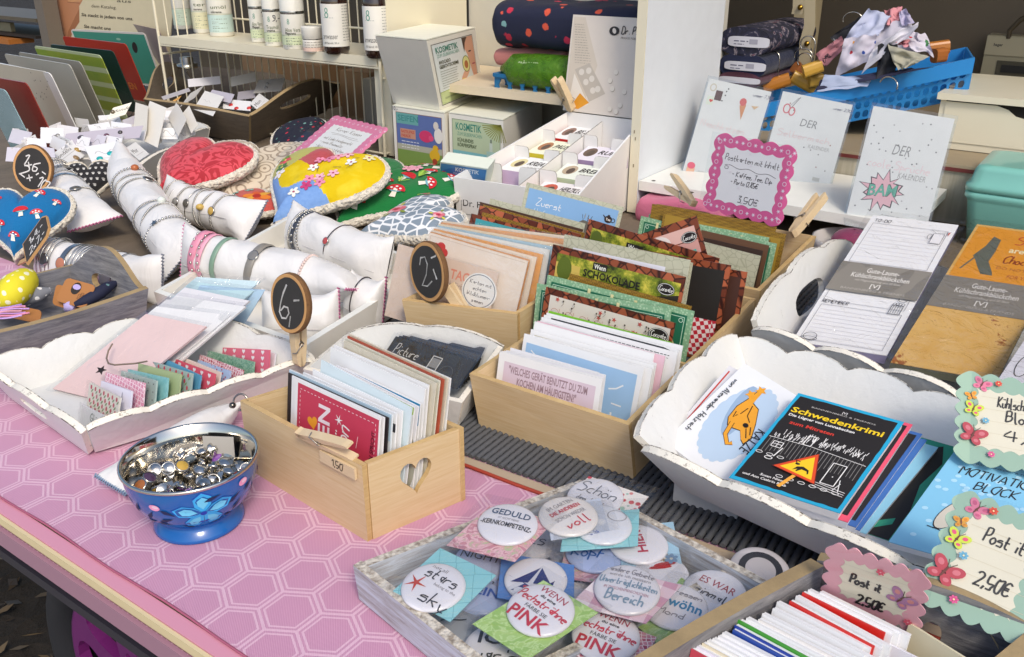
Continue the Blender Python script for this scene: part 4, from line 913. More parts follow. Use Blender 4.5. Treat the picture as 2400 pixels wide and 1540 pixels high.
R1 = Roll('white bracelet pillow with pink overlock seam beside the round price disc', P(5, 345, 215, .062), P(5, 745, 668, .036), .036, P(5, 300, 330, .06) - P(5, 525, 175, .06), P(5, 590, 800, .01) - P(5, 925, 545, .03), (PK, None), 1)
R2 = Roll('long white bracelet pillow pointing up at the teal earrings', P(5, 905, 190, .085), P(5, 1435, 930, .034), .037, V((.25, .0, 1)), P(5, 1350, 1085, .005) - P(5, 1490, 720, .06), (GY, GY), 2)
R3 = Roll('white bracelet pillow under the red heart with grey seam at its right end', P(5, 1290, 470, .04), P(5, 1995, 655, .034), .035, V((0, .3, 1)), P(5, 2110, 555, .05) - P(5, 1895, 745, .01), (GY, None), 3)
R4 = Roll('white pillow wrapped in silver bangles behind the grey wooden tray', P(5, 290, 935, .03), P(5, 1265, 1120, .028), .031, V((0, .4, 1)), P(5, 1352, 1090, .03) - P(5, 1180, 1175, .008), (GY, None), 4)
# shallow white box holding three pillows
q4 = [(360, 683), (713, 812), (1018, 622), (690, 500)]; rim = [P(0, x, y, .042) for x, y in q4]; c = sum(rim, V((0, 0, 0))) / 4; base = [V((lerp(p.x, c.x, .02), lerp(p.y, c.y, .02), .002)) for p in rim]
sb = thing('shallow_box', 'shallow white wooden box with bracelet pillows between the price discs', 'box', V((c.x, c.y, 0)))
open_box(sb, base, rim, .009, paint('e9e5db', .45), paint('f0ece2', .5))
R5 = Roll('white pillow with pink and green bracelets and pink stitched end', P(5, 1425, 885, .060), P(6, 985, 1185, .050), .033, V((.2, .2, 1)), P(6, 1045, 1210, .05) - P(6, 700, 1150, .06), (PK, PK), 5)
R6 = Roll('white pillow with black cord bracelet behind the dark disc reading 2', P(6, 410, 690, .052), P(6, 1190, 985, .042), .034, P(6, 485, 555, .085) - P(6, 330, 830, .02), V((0, .4, 1)), (None, GY), 6)
R7 = Roll('white pillow with pink seam low behind the 6 price disc', P(6, 200, 1400, .036), P(6, 800, 1400, .034), .030, V((0, .3, 1)), P(6, 850, 1270, .055) - P(6, 730, 1540, .01), (PK, None), 7)
R8 = Roll('white pillow with pink stitching in the corner of the shallow box', P(6, 870, 1230, .036), P(6, 1150, 1300, .032), .030, V((0, .3, 1)), P(6, 1180, 1230, .05) - P(6, 1060, 1420, .012), (PK, None), 8)
R9 = Roll('white pillow with blue overlock seam beside the blue bowl', P(13, 765, 352, .014), P(9, 1830, 1040, .02), .017, P(13, 575, 160, .022) - P(13, 945, 550, .003), V((.5, -.5, .6)), (None, '7d93ad'), 9)
bracelet(R1, .22, 'chain', 'silver charm bracelet with blue cabochon near the disc end of the pillow', charm=('disc', .007, '4a78b0'))
bracelet(R1, .32, 'chain', 'silver bracelet with green cabochon on the pink-seamed pillow', charm=('disc', .007, '6fae8a'), dq=.2)
bracelet(R1, .40, 'bangle', 'twisted silver bangle set on the pink-seamed pillow')
bracelet(R1, .46, 'chain', 'dense silver chain in the middle of the pink-seamed pillow')
bracelet(R1, .74, 'chain', 'silver bracelet with tree medallion on the pink-seamed pillow', charm=('disc', .0075, '5e5a50'), dq=-.4)
bracelet(R2, .30, 'beads', 'silver ball bracelet high on the long pillow', dq=-.6, charm=('stone', .006, 'b0643a'))
bracelet(R2, .42, 'chain', 'braided silver chain with round stone on the long pillow', charm=('disc', .008, '3e3a3c'), dq=-.8)
bracelet(R2, .66, 'chain', 'fine silver chain with glass beads on the long pillow', charm=('stone', .006, 'd9ded6'), dq=-.7)
bracelet(R2, .82, 'beads', 'star and bead bracelet near the grey seam of the long pillow', charm=('star', .007), dq=.2)
bracelet(R3, .12, 'chain', 'bracelet with coral stone at the left end of the pillow under the heart', charm=('stone', .007, 'd98a86'), dq=.2)
bracelet(R3, .30, 'chain', 'bracelet with silver eyelet on the pillow under the heart', charm=('disc', .006, '8a8884'))
bracelet(R3, .42, 'wire', 'thin silver bracelet with dark leaf on the pillow under the heart', charm=('disc', .006, '5a564e'))
bracelet(R3, .58, 'chain', 'chain with gold drop on the pillow under the heart', charm=('stone', .006, 'c9a858'))
bracelet(R3, .70, 'chain', 'chain with flat gold oval on the pillow under the heart', charm=('disc', .0065, 'c2a052'))
for i, (t, k) in enumerate(((.18, 'bangle'), (.34, 'silver'), (.44, 'bangle'), (.58, 'wire'), (.64, 'silver'), (.73, 'wire'))):
 bracelet(R4, t, k, ['thick silver bangles with star button at the left end of the bangle pillow', 'flat wide silver bangle with copper disc on the bangle pillow', 'crossed thin silver bangles in the middle of the bangle pillow', 'thin bangles right of the middle of the bangle pillow', 'flat silver bangle above the grey tray rim', 'single thin silver bangle at the bare end of the pillow'][i], charm=(('disc', .008, '3a3a3e'), ('disc', .008, 'b9785c'), None, None, None, None)[i], skew=.015)
bracelet(R5, .13, 'wide', 'pink glitter wrap bracelet with studs', 'dd8fa6', charm=('studs',))
bracelet(R5, .175, 'band', 'narrow pink leather strap beside the glitter wrap', 'e4a0b4', charm=('studs',))
bracelet(R5, .26, 'band', 'green woven bracelet with pale stitches', '7d9a86')
bracelet(R5, .46, 'wide', 'grey leather strap bracelet with metal button', '8b867e', charm=('disc', .007, '7c7a78'), dq=-.5)
bracelet(R5, .72, 'beads', 'pale rose bead bracelet on the pillow above the 6 disc', 'dcc5bd')
bracelet(R6, .20, 'band', 'black and silver wrapped bracelet at the left end of the cord pillow', '3a3f4c', charm=('studs',), dq=-.3)
bracelet(R6, .55, 'wire', 'thin black cord with red charm around the pillow', '3a2a2c', charm=('disc', .005, 'b04a4a'))
bracelet(R8, .4, 'wire', 'thin black cord bracelet on the corner pillow', '332a2c')
for k_, (ro, t_, kd, ch, lb) in enumerate(((R1, .15, 'chain', None, 'thin silver chain next to the price disc on the pink-seamed pillow'), (R1, .27, 'chain', ('disc', .005, 'c9a24a'), 'chain with small gold disc on the pink-seamed pillow'), (R1, .36, 'beads', None, 'silver ball strand on the pink-seamed pillow'), (R1, .52, 'silver', None, 'flat silver cuff at the middle of the pink-seamed pillow'), (R2, .36, 'chain', None, 'plain chain in the upper part of the long pillow'), (R2, .74, 'chain', None, 'plain fine chain near the lower end of the long pillow'),
 (R3, .20, 'wire', None, 'thin wire bracelet at the left of the pillow under the heart'), (R3, .50, 'chain', None, 'plain chain in the middle of the pillow under the heart'), (R6, .15, 'chain', None, 'silver chain at the left tip of the cord pillow'), (R6, .25, 'beads', None, 'silver ball strand beside the wrapped bracelet of the cord pillow'))):
 bracelet(ro, t_, kd, lb, charm=ch, skew=.03 * (-1) ** k_)
# keyring by the tray
b = MB(); k = P(9, 1880, 985, .035); b.tube([k + V((.008 * math.cos(t), .004 * math.sin(t), .008 * math.sin(t))) for t in [.26 * i for i in range(24)]], .0011, metal('9a968f'), 6, True); b.ball(k + V((-.008, -.004, -.002)), .004, metal('77726b')); tag(b.build('key_ring'), 'small steel key ring wedged between tray and wooden box', 'key ring')
# ---- steel bowl with snap buttons
bc = P(13, 1380, 590); bw = thing('bowl', 'blue painted footed steel bowl with cyan flower', 'bowl', bc); blue = glossy('0e5ca6', .2)
k = 1.0; prof = [(r_ * .96, z_) for r_, z_ in [(.001, .003), (.034, .003), (.0405, .0), (.0425, .002), (.0415, .005), (.037, .0095), (.0345, .0125), (.036, .0165), (.044, .022), (.052, .031), (.0575, .043), (.0605, .056), (.0615, .066)]]
b = MB(); b.lathe(prof, bc, blue, 64, cap=False)
def rad(z):
 for (r0, z0), (r1, z1) in zip(prof[6:], prof[7:]):
  if z0 <= z <= z1: return lerp(r0, r1, (z - z0) / (z1 - z0))
 return prof[-1][0]
tc = math.atan2(-bc.y, -bc.x)
def bmap(x, y, z):
 r_ = rad(y) + z + .0001; a_ = tc + x / .056; return bc + V((math.cos(a_) * r_, math.sin(a_) * r_, y))
a = Art(b, bmap)
for q in range(5):
 t = R(90 + 72 * q); pet = [(0, 0), (.008, .0045), (.016, .005), (.0215, 0), (.016, -.005), (.008, -.0045)]
 pts = [(.004 + x * math.cos(t) * 1.25 - y * math.sin(t) * 1.5, .042 + x * math.sin(t) * 1.05 + y * math.cos(t) * 1.3) for x, y in pet]
 a.poly([(.004 + (x - .004) * 1.04, .042 + (y - .042) * 1.05) for x, y in pts], '1238a8'); a.z -= a.st; a.z += a.st * 1.1; a.poly(pts, '35a8e6')
 a.poly([(.004 + (x - .004) * .6 + .2 * (pts[3][0] - .004), .042 + (y - .042) * .6 + .2 * (pts[3][1] - .042)) for x, y in pts], '6cc6f2'); a.z -= a.st * 2.1
a.z += 4 * a.st; a.ell(.004, .042, .003, .0026, '1238a8', 10)
for x, y, t in ((-.030, .036, .3), (-.034, .030, -.2), (-.026, .046, -.5), (.032, .046, .5), (.037, .036, .9), (.030, .027, -.4), (-.012, .024, 2.7), (.02, .023, .3), (.012, .056, .2), (-.045, .04, .9), (.05, .05, .6), (-.05, .03, .2), (-.058, .045, 1.2), (.06, .04, 1.4)):
 a.poly([(x + p * math.cos(t) - w_ * math.sin(t), y + p * math.sin(t) + w_ * math.cos(t)) for p, w_ in ((-.007, 0), (-.002, -.0022), (.008, 0), (-.002, .0022))], '0d2350'); a.z -= a.st
for x, y in ((-.036, .052), (.042, .058), (-.075, .045), (.08, .046)): a.ell(x, y, .005, .0036, 'e79ac0', 12); a.z += a.st; a.ell(x + .001, y + .0008, .003, .002, 'f4c6da', 10); a.z -= a.st
b.build('body', bw)
b = MB(); st = metal('cfcac0', .10); b.lathe([(r_ * .96, z_) for r_, z_ in ((.0615, .066), (.0632, .0672), (.0634, .0692), (.0618, .0702), (.0600, .069), (.058, .056), (.054, .042), (.047, .030), (.035, .022), (.02, .0185), (.0003, .0175))], bc, st, 64, cap=False); b.build('steel_liner', bw)
_S = ('d9d5cc', 'plain steel'); SNAP = [_S, ('c9a44a', 'brass'), ('8d58a8', 'violet'), ('d9d5cc', 'plain steel'), ('4b5fb0', 'blue flower'), ('d8402c', 'orange red'), ('e2b9b0', 'pale pink'), ('503a55', 'dark plum'), ('7a8a98', 'grey'), ('a8683a', 'copper brown'), ('d8c48a', 'straw gold')]
gl = thing; placed = []
for i in range(58):
 for tries in range(60):
  rr = .048 * math.sqrt(random.random()); an = random.uniform(0, 6.28); z = .030 + .55 * rr * rr / .048 * .4 + (.008 if i > 34 else 0) + random.uniform(0, .004); p = bc + V((rr * math.cos(an), rr * math.sin(an), z))
  if all((p - o).length > .0088 for o in placed): break
 else: continue
 placed.append(p); col, nm = SNAP[i % len(SNAP)] if i % 2 else _S; nrm = V((random.uniform(-.9, .9), random.uniform(-1.2, .6), random.choice((1, 1, .8, -.5)))).normalized(); r = .0068; b = MB()
 b.lathe([(.0005, -.004), (.0026, -.004), (.0028, -.0015), (r * .92, -.0012), (r, 0), (r * .96, .0016), (r * .82, .0014)], p, metal('c4c0b8', .16), 18, nrm, False); b.lathe([(r * .84, .0012), (r * .5, .0024), (.0002, .0028)], p, paint(col, .15) if nm != 'plain steel' else metal(), 18, nrm)
 tag(b.build('snap_button'), f'small round {nm} snap button heaped in the blue bowl', 'button', f'{nm} snap buttons heaped in the bowl')
b = MB(); p = bc + V((.010, .043, .040)); slab(b, p + V((-.014, .004, .022)), p + V((.016, .002, .022)), p + V((-.014, 0, 0)), .0008, paint('b9b4ab', .35)); tag(b.build('price_tag'), 'small blank grey card standing inside the blue bowl', 'card')
# ---- chalk discs cut from a branch
@mat
def bark(q):
 n = q.noise(60, 8, rough=.75); q.set(Base_Color=q.mix(n, lin('3f2a19'), lin('9a6f45')), Roughness=.9).bump(n, 1.0, .004); return q.m
@mat
def chalkboard(q):
 n = q.noise(16, 6); q.set(Base_Color=q.mix(n, lin('262524'), lin('3d3b39')), Roughness=.85); return q.m
def chalk(a, strokes, wd=.0026):
 for st in strokes:
  for k in range(3): a.line([(x + random.uniform(-.0006, .0006), y + random.uniform(-.0006, .0006)) for x, y in st], wd * random.uniform(.3, .8), random.choice(['d8d6d2', 'bdbbb7', 'eae8e4'])); a.z -= a.st
def disc_sign(label, c, nrm, r, strokes, up=UP, th=.009, pen=None):
 nrm.normalize(); ex = up.cross(nrm).normalized(); ey = nrm.cross(ex); root = thing('chalk_disc', label, 'price sign', c - ey * r, 'chalk price discs'); K = 40
 rr = [r * (1 + .035 * noise.noise(V((math.cos(6.28 * i / K) * 1.5, math.sin(6.28 * i / K) * 1.5, c.x * 9)))) for i in range(K)]
 pt = lambda i, k, z: c + ex * math.cos(2 * math.pi * i / K) * rr[i] * k + ey * math.sin(2 * math.pi * i / K) * rr[i] * k + nrm * z
 b = MB(); rows = [[pt(i, k, z) for i in range(K)] for k, z in ((.93, -th), (.99, -th * .8), (1.02, -th * .4), (1.0, -.0008), (.975, 0))]; b.grid(rows, bark(), True, True); b.add(rows[0], [tuple(range(K))[::-1]], 'c79a63'); b.build('bark_rim', root)
 b = MB(); b.grid([[pt(i, k, 0) for i in range(K)] for k in (.975, .86)], paint('cb9a62', .7), False, True); b.build('wood_face', root)
 b = MB(); b.add([pt(i, .862 + .012 * noise.noise(V((i * .7, c.y * 9, 0))), .0003) for i in range(K)], [tuple(range(K))], chalkboard()); a = Art(b, lambda x, y, z: c + ex * x + ey * y + nrm * (z + .0004))
 if strokes: chalk(a, [[(x * r, y * r) for x, y in s_] for s_ in strokes], r * .075)
 if pen:
  for t, x, y, h, rot in pen: a.pen(t, x * r, y * r, h * r, 'dcdad6', h * r * .11, rot=rot)
 b.build('chalk_face', root); return root
six = [[(-.12, .62), (-.28, .30), (-.40, -.05), (-.42, -.38), (-.28, -.56), (-.05, -.52), (.08, -.32), (.0, -.14), (-.2, -.14), (-.36, -.34)], [(.30, .18), (.58, .27)], [(.16, -.40), (.12, -.78)]]
two = [[(-.36, .22), (-.26, .46), (-.02, .48), (.10, .26), (-.02, -.1), (-.3, -.46), (.0, -.46), (.28, -.30)], [(.34, .46), (.62, .56)], [(.42, .12), (.56, -.22)]]
ft = P(10, 415, 500, .05); c6 = PV(6, 480, 1285, ft); disc_sign('round log-slice chalk sign showing 6 with a pink pillow behind', c6, V((-.62, -.72, .18)), .0335, six)
clothespin('wooden clothespin holding the 6 chalk disc on the white tray', c6 + V((.004, .004, -.078)), c6 + V((.006, .010, -.014)), V((-.6, -.7, 0)), 1.1, None, .07)
ft = P(6, 1500, 1450, .035); c2 = PV(6, 1265, 1055, ft) + V((0, .0, 0)); disc_sign('round log-slice chalk sign showing 2 in front of the seed cards', c2, V((-.74, -.62, .10)), .039, two, (UP * .95 + T * -.22))
clothespin('wooden clothespin below the 2 chalk disc leaning to the right', c2 + V((.062, -.012, -.078)), c2 + V((.026, .004, -.020)), V((-.3, -.9, .1)), 1.25, None, .10)
c1 = P(5, 250, 240, .105); disc_sign('small log-slice chalk sign reading 1x6 and 2x beside white pillow', c1, V((-.25, -.95, .25)), .043, None, pen=[('1x6,-', -.5, .22, .5, -.5), ('2x 10', -.62, -.25, .5, -.5)])
r = thing('chalk_tag', 'angled black chalk tag on wooden stick reading 1x4 and 2x7', 'price sign', P(5, 140, 985, .03)); A_, B_, C_ = P(5, 175, 830, .06), P(5, 345, 590, .10), P(5, 205, 985, .042)
U = (B_ - A_); W_ = (A_ - C_); b = MB(); u, v = U.normalized(), W_.normalized(); w_, h_ = U.length, W_.length; nn = u.cross(v).normalized()
f = lambda x, y: C_ + u * x + v * y
lp = [(0, 0), (w_ * .9, 0), (w_ * 1.06, h_ * .2), (w_ * 1.06, h_ * .8), (w_ * .9, h_), (0, h_)]
b.plate(lp, [], f, lambda x, y: f(x, y) - nn * .004, 'b48a58', 'c79a63'); cx, cy = w_ * .52, h_ * .5; a = Art(b, lambda x, y, z: f(x, y) + nn * z); a.poly([(cx + (x - cx) * .94, cy + (y - cy) * .93) for x, y in lp], chalkboard()); a.pen('1x4,-', w_ * .25, h_ * .55, h_ * .26, 'e2e0dc', .0016); a.pen('2x7,-', w_ * .2, h_ * .15, h_ * .26, 'e2e0dc', .0016); b.build('chalk_panel', r)
b = MB(); q = f(w_ * .1, h_ * .25) - nn * .006; dd = (P(5, 130, 990, .012) - q); b.box(q - nn * .001, dd, nn * -.003, dd.cross(nn).normalized() * .009, 'c99f66'); b.build('stick', r)
# ================================================================ hearts, earring cards, tin signs
def heart_rad():
 tab = []
 for i in range(720):
  t = 2 * math.pi * i / 720; x = 16 * math.sin(t) ** 3 / 17; y = (13 * math.cos(t) - 5 * math.cos(2 * t) - 2 * math.cos(3 * t) - math.cos(4 * t)) / 17
  tab.append((math.atan2(y, x), math.hypot(x, y)))
 tab.sort(); return tab
HT = heart_rad()
def hr(a):
 a = (a + math.pi) % (2 * math.pi) - math.pi; lo, hi = 0, len(HT) - 1
 while hi - lo > 1:
  m_ = (lo + hi) // 2
  if HT[m_][0] < a: lo = m_
  else: hi = m_
 (a0, r0), (a1, r1) = HT[lo], HT[hi]; return r0 if a1 == a0 else lerp(r0, r1, min(1, max(0, (a - a0) / (a1 - a0))))
@mat
def damask_red(q):
 n = q.noise(21, 1, dist=2.2); f = q.ramp(n, [(.40, 1.0), (.415, 0.0), (.50, 0.0), (.515, 1.0), (.60, 1.0), (.615, 0.0)])
 q.set(Base_Color=q.mix(f, lin('cf4450'), lin('a81a28')), Roughness=.75, Sheen_Weight=.2).bump(q.noise(30, 3), .15, .004); return q.m
@mat
def beige_rings(q):
 d = q.vor(26); s_ = q.math('SINE', q.math('MULTIPLY', d, 26.0)); n = q.noise(40, 4)
 q.set(Base_Color=q.mix(q.math('MULTIPLY', q.ramp(s_, [(.45, 0.0), (.6, 1.0)]), .7), q.mix(n, lin('d8ccb8'), lin('c9baa2')), lin('7d6a58')), Roughness=.8); return q.m
@mat
def navy_print(q):
 d = q.vor(60); c = q.n('ShaderNodeSeparateColor', {0: q.vor(60, 'F1', None, 1.0, 1)}); col = q.ramp(c.outputs[0], [(.0, 'c02a3c'), (.55, 'c02a3c'), (.56, '6f9a90')], 'CONSTANT')
 q.set(Base_Color=q.mix(q.ramp(d, [(.22, 1.0), (.27, 0.0)]), lin('191b2c'), col), Roughness=.8); return q.m
@mat
def lattice_grey(q):
 v = q.map((1, 1, 1), (.2, .1, .5)); d = q.vor(52, 'DISTANCE_TO_EDGE', v, .45)
 q.set(Base_Color=q.mix(q.ramp(d, [(.07, 1.0), (.10, 0.0)]), lin('84929e'), lin('e9eaea')), Roughness=.8); return q.m
@mat
def yellow_print(q):
 n = q.noise(22, 5, dist=1); q.set(Base_Color=q.mix(q.ramp(n, [(.48, 0.0), (.72, 1.0)]), lin('d6b81a'), lin('e0c838')), Roughness=.95, Specular_IOR_Level=.1).bump(q.noise(30, 4, dist=1), .5, .004); return q.m
@mat
def denim_blue(q):
 n = q.noise(90, 6, dist=1.5); q.set(Base_Color=q.mix(n, lin('5f88c4'), lin('86aadb')), Roughness=.85); return q.m
def fab(h):
 if 'f' + h not in _M:
  q = NT('fabric_' + h); n = q.noise(12, 4); c = lin(h); k = q.noise(420, 2); q.set(Base_Color=q.mix(n, c, tuple(x * .82 for x in c[:3]) + (1,)), Roughness=.92, Specular_IOR_Level=.15, Sheen_Weight=.2).bump(q.math('ADD', q.math('MULTIPLY', k, .25), q.noise(24, 3, dist=1)), .6, .004); _M['f' + h] = q.m
 return _M['f' + h]
def heart(label, wt, tip, wc, ctr, zt, zc, mt, h=.03, side=None, art=None, roll=0.0, group='heart-shaped grain pillows', sc=1.0, zones=None):
 """stuffed heart: printed cover on top, woolly backing below and round the rim"""
 h *= .84; Pt, Pc = P(wt, *tip, zt), P(wc, *ctr, zc); ey = (Pc - Pt); S = ey.length * sc; ey.normalize(); ex = ey.cross(UP).normalized(); nz = ex.cross(ey).normalized()
 if roll: ex, nz = ex * math.cos(roll) + nz * math.sin(roll), nz * math.cos(roll) - ex * math.sin(roll)
 root = thing('heart_pillow', label, 'pillow', V((Pc.x, Pc.y, max(0, min(Pt.z, Pc.z) - h))), group); K, Mr = (72, 16) if not zones else (140, 36)
 def surf(a, p, sg):
  r_ = hr(a) * p * S; hh = h * (1 - p ** 3) ** .6 if p < 1 else 0
  q = Pc + ex * (r_ * math.cos(a)) + ey * (r_ * math.sin(a)); k = 1 + .12 * noise.noise(q * 30) ; return q + nz * (sg * hh * k)
 b = MB(); rows = [[surf(math.pi / 2 + 2 * math.pi * j / K, .002 + .998 * i / Mr, 1) for j in range(K)] for i in range(Mr + 1)]; b.grid(rows, mt, True, True)
 if zones:
  for fi, f_ in enumerate(b.f):
   cc = sum((b.v[k] for k in f_), V((0, 0, 0))) / len(f_) - Pc; z_ = zones(cc.dot(ex) / S, cc.dot(ey) / S)
   if z_: b.mi[fi] = b.m(z_)
 def mp(x, y, z):
  a = math.atan2(y, x); p = min(.985, math.hypot(x, y) / (hr(a) * S)); q = surf(a, p, 1); return q + nz * (z * .6 + .0006)
 a_ = Art(b, mp, .0003, .00012)
 if art: art(a_, S)
 b.build('cover', root)
 b = MB(); rows = []
 for i, (p, sg, ext) in enumerate(((1.0, 0, -.001), (1.0, 0, .005), (1.02, -.22, .007), (1.0, -.5, .006), (.9, -.85, 0), (.6, -1.05, 0), (.3, -1.1, 0), (.01, -1.1, 0))):
  row = []
  for j in range(K * 4 if not zones else K * 2):
   a = math.pi / 2 + 2 * math.pi * j / (K * 4 if not zones else K * 2); q = Pc + ex * (hr(a) * p * S * math.cos(a)) + ey * (hr(a) * p * S * math.sin(a)) + nz * (h * sg); o = (q - Pc).normalized()
   row.append(q + o * (ext * .8 + .0022 * noise.noise(q * 310) * (i > 0)) + nz * (.0026 * noise.noise(q * 260 + V((9, 0, 0))) * (i > 0) + (.004 if i == 1 else 0)))
  rows.append(row)
 b.grid(rows[::-1], fleece(), True, True); b.build('woolly_backing', root); return root
def mushroom(a, x, y, s, rot=0, cap='c8202c'):
 c, q = math.cos(rot), math.sin(rot); t = lambda u, v: (x + (u * c - v * q) * s, y + (u * q + v * c) * s)
 a.poly([t(-.32, -1), t(.32, -1), t(.2, .1), t(-.2, .1)], 'ece6d6'); a.poly([t(math.cos(k) * 1.0, -.05 + math.sin(k) * .85) for k in [math.pi * i / 12 for i in range(13)]], cap)
 for u, v in ((-.5, .25), (0, .45), (.45, .2), (-.1, .1)): a.ell(*t(u, v), .15 * s, .12 * s, 'f4efe8', 8); a.z -= a.st
 a.z += a.st; a.poly([t(-.7, -.08), t(.7, -.08), t(.3, -.3), t(-.3, -.3)], '6fa8b4')
def mush_blue(a, S):
 for x, y, s, r in ((-.45, .25, .13, .3), (.38, .42, .13, -.5), (.1, -.05, .15, .2), (-.3, -.35, .13, -.2), (.42, -.12, .12, .3), (.02, -.62, .11, 0), (-.72, .35, .10, .6), (.74, .2, .09, -.4)): mushroom(a, x * S, y * S, s * S, r)
def patch_zone(x, y):                             # blue tip, red wedge, leafy left lobe, yellow rest
 if y < -.30 + .12 * math.sin(x * 7) and y < -.12 - .5 * x: return denim_blue()
 if x < -.48 + .25 * y: return fab('b3b05c')
 if x < -.02 and y > .02 - .35 * x: return fab('b84a50')
def blossoms(a, S):
 for x, y, c in ((-.7, .15, 'd8505a'), (-.55, -.15, 'efe3e4'), (-.62, -.02, '4f7a3a'), (-.78, .2, '7a9a4a')): a.flower(x * S, y * S, .10 * S, c)
 for x, y, c in ((.10, -.20, 'e48ca8'), (.22, -.12, 'f0b2c0'), (.14, -.33, 'c23a72'), (.30, -.22, 'e48ca8'), (.2, .35, 'e9a0ae'), (.3, .44, 'f0b6be'), (.12, .25, 'dc86a0'), (.46, .30, 'f2f0e0'), (.0, .02, 'f2eede'), (.62, .5, 'e9e2a8'), (.05, -.5, 'e6e6da'), (.4, -.02, 'f0b2c0'), (-.02, .2, 'e48ca8')): a.flower(x * S, y * S, .085 * S, c, 'a8385e')
 for x, y, t in ((.3, .1, .4), (.5, .15, 1.2), (.12, -.05, 2.), (.4, .4, .2)): a.line([(x * S, y * S), ((x + .12 * math.cos(t)) * S, (y + .12 * math.sin(t)) * S)], .0012, '6f5a30')
def green_shrooms(a, S):
 for x, y, s, r in ((.55, .52, .16, -1.2), (.28, .1, .12, -.3), (.78, .3, .11, -.5), (-.05, -.38, .15, .5), (.12, -.12, .10, .2), (-.2, -.05, .12, .1), (.3, .5, .1, .3), (.62, .05, .12, -.9), (.45, .78, .10, -.4), (.35, -.25, .12, .2), (.05, -.62, .11, .3), (.72, .62, .1, -.8), (.5, .28, .09, .2)): mushroom(a, x * S, y * S, s * S, r)
 for i in range(60): t = random.uniform(.3, 2.6); x, y = random.choice(((.1, .35), (.45, .1), (-.3, -.3), (.6, .4), (.3, -.1), (.4, .6))); a.line([(x * S, y * S), ((x + .11 * math.cos(t)) * S, (y + .16 * math.sin(t)) * S)], .0016, 'a6d24e'); a.z -= a.st
 for x, y in ((.2, .25), (.3, .28), (.02, .02)): a.flower(x * S, y * S, .08 * S, 'e0a0ae', 'd07a90')
def rose(a, S):
 def one(x, y, k):
  for i in range(5): t = 1.26 * i; a.ell((x + .10 * k * math.cos(t)) * S, (y + .10 * k * math.sin(t)) * S, .085 * k * S, .075 * k * S, ['e58a96', 'd9707e', 'eeb0b4', 'e07c8a', 'f0bcc0'][i], 12)
  a.ell(x * S, y * S, .08 * k * S, .07 * k * S, 'cf4a5c', 12); a.ell((x + .01) * S, y * S, .04 * k * S, .035 * k * S, 'a83048', 10)
  for t in (.3, 2.4, 3.9, 5.2): a.ell((x + .23 * k * math.cos(t)) * S, (y + .23 * k * math.sin(t)) * S, .07 * k * S, .035 * k * S, random.choice(['d8d24a', 'b9bf3a', '8a9a3a']), 8, t)
 one(-.18, -.25, 1.0); one(.62, .28, .6); one(-.62, .35, .55)
def paws(a, S):
 for i in range(9):
  for j in range(7):
   x, y = (-.8 + .22 * i + (.1 if j % 2 else 0)), -.75 + .24 * j
   if math.hypot(x, y) < hr(math.atan2(y, x)) * .85:
    a.ell(x * S, y * S, .045 * S, .036 * S, 'c9c7c3', 8)
    for k in (-1, -.35, .35, 1): a.ell((x + .045 * k) * S, (y + .06 - .018 * abs(k)) * S, .014 * S, .018 * S, 'c9c7c3', 6); a.z -= a.st
    a.z -= a.st
def orange_flower(a, S):
 for i in range(6): t = .4 + 1.05 * i; a.ell((.2 + .22 * math.cos(t)) * S, (.1 + .22 * math.sin(t)) * S, .17 * S, .11 * S, ['e8852a', 'e2a63a', 'd9582a'][i % 3], 12, t)
 a.ell(.2 * S, .1 * S, .12 * S, .10 * S, 'b02a20', 12)
 for x, y in ((-.4, .3), (.6, .45), (-.2, -.3), (.6, -.2), (-.6, 0)): a.flower(x * S, y * S, .12 * S, '8fc0ae', 'c04038')
heart('navy heart pillow with small red and teal flowers behind the pink sign', 2, (300, 1440), 2, (640, 1200), .01, .05, navy_print(), .035)
heart('beige heart pillow printed with brown rings right of the red heart', 5, (1740, 560), 5, (1960, 240), .01, .055, beige_rings(), .03)
heart('folk print heart pillow with orange flower below the beige one', 5, (1690, 640), 5, (1960, 520), .012, .025, fab('c9584e'), .02, art=orange_flower)
heart('big red damask heart pillow with cream woolly edge', 5, (1215, 485), 5, (1545, 215), .030, .075, damask_red(), .034)
heart('green heart pillow with red toadstools and cream woolly edge', 6, (770, 690), 6, (1170, 395), .010, .045, fab('1f7a3e'), .032, art=green_shrooms)
heart('patchwork heart pillow in yellow blossom, blue and red fabric', 6, (275, 690), 6, (640, 340), .020, .075, yellow_print(), .034, art=blossoms, sc=.97, zones=patch_zone)
heart('grey lattice heart pillow with pink roses behind the shallow box', 6, (860, 800), 6, (1400, 640), .020, .045, lattice_grey(), .028, art=rose, sc=.85)
heart('blue heart pillow with white-dotted red toadstools at the left edge', 5, (110, 935), 5, (175, 620), .015, .065, fab('1a6ea6'), .03, art=mush_blue)
heart('black heart pillow with grey paw prints between two white pillows', 5, (720, 480), 5, (700, 310), .030, .065, fab('2e2d2f'), .02, art=paws, sc=1.0)
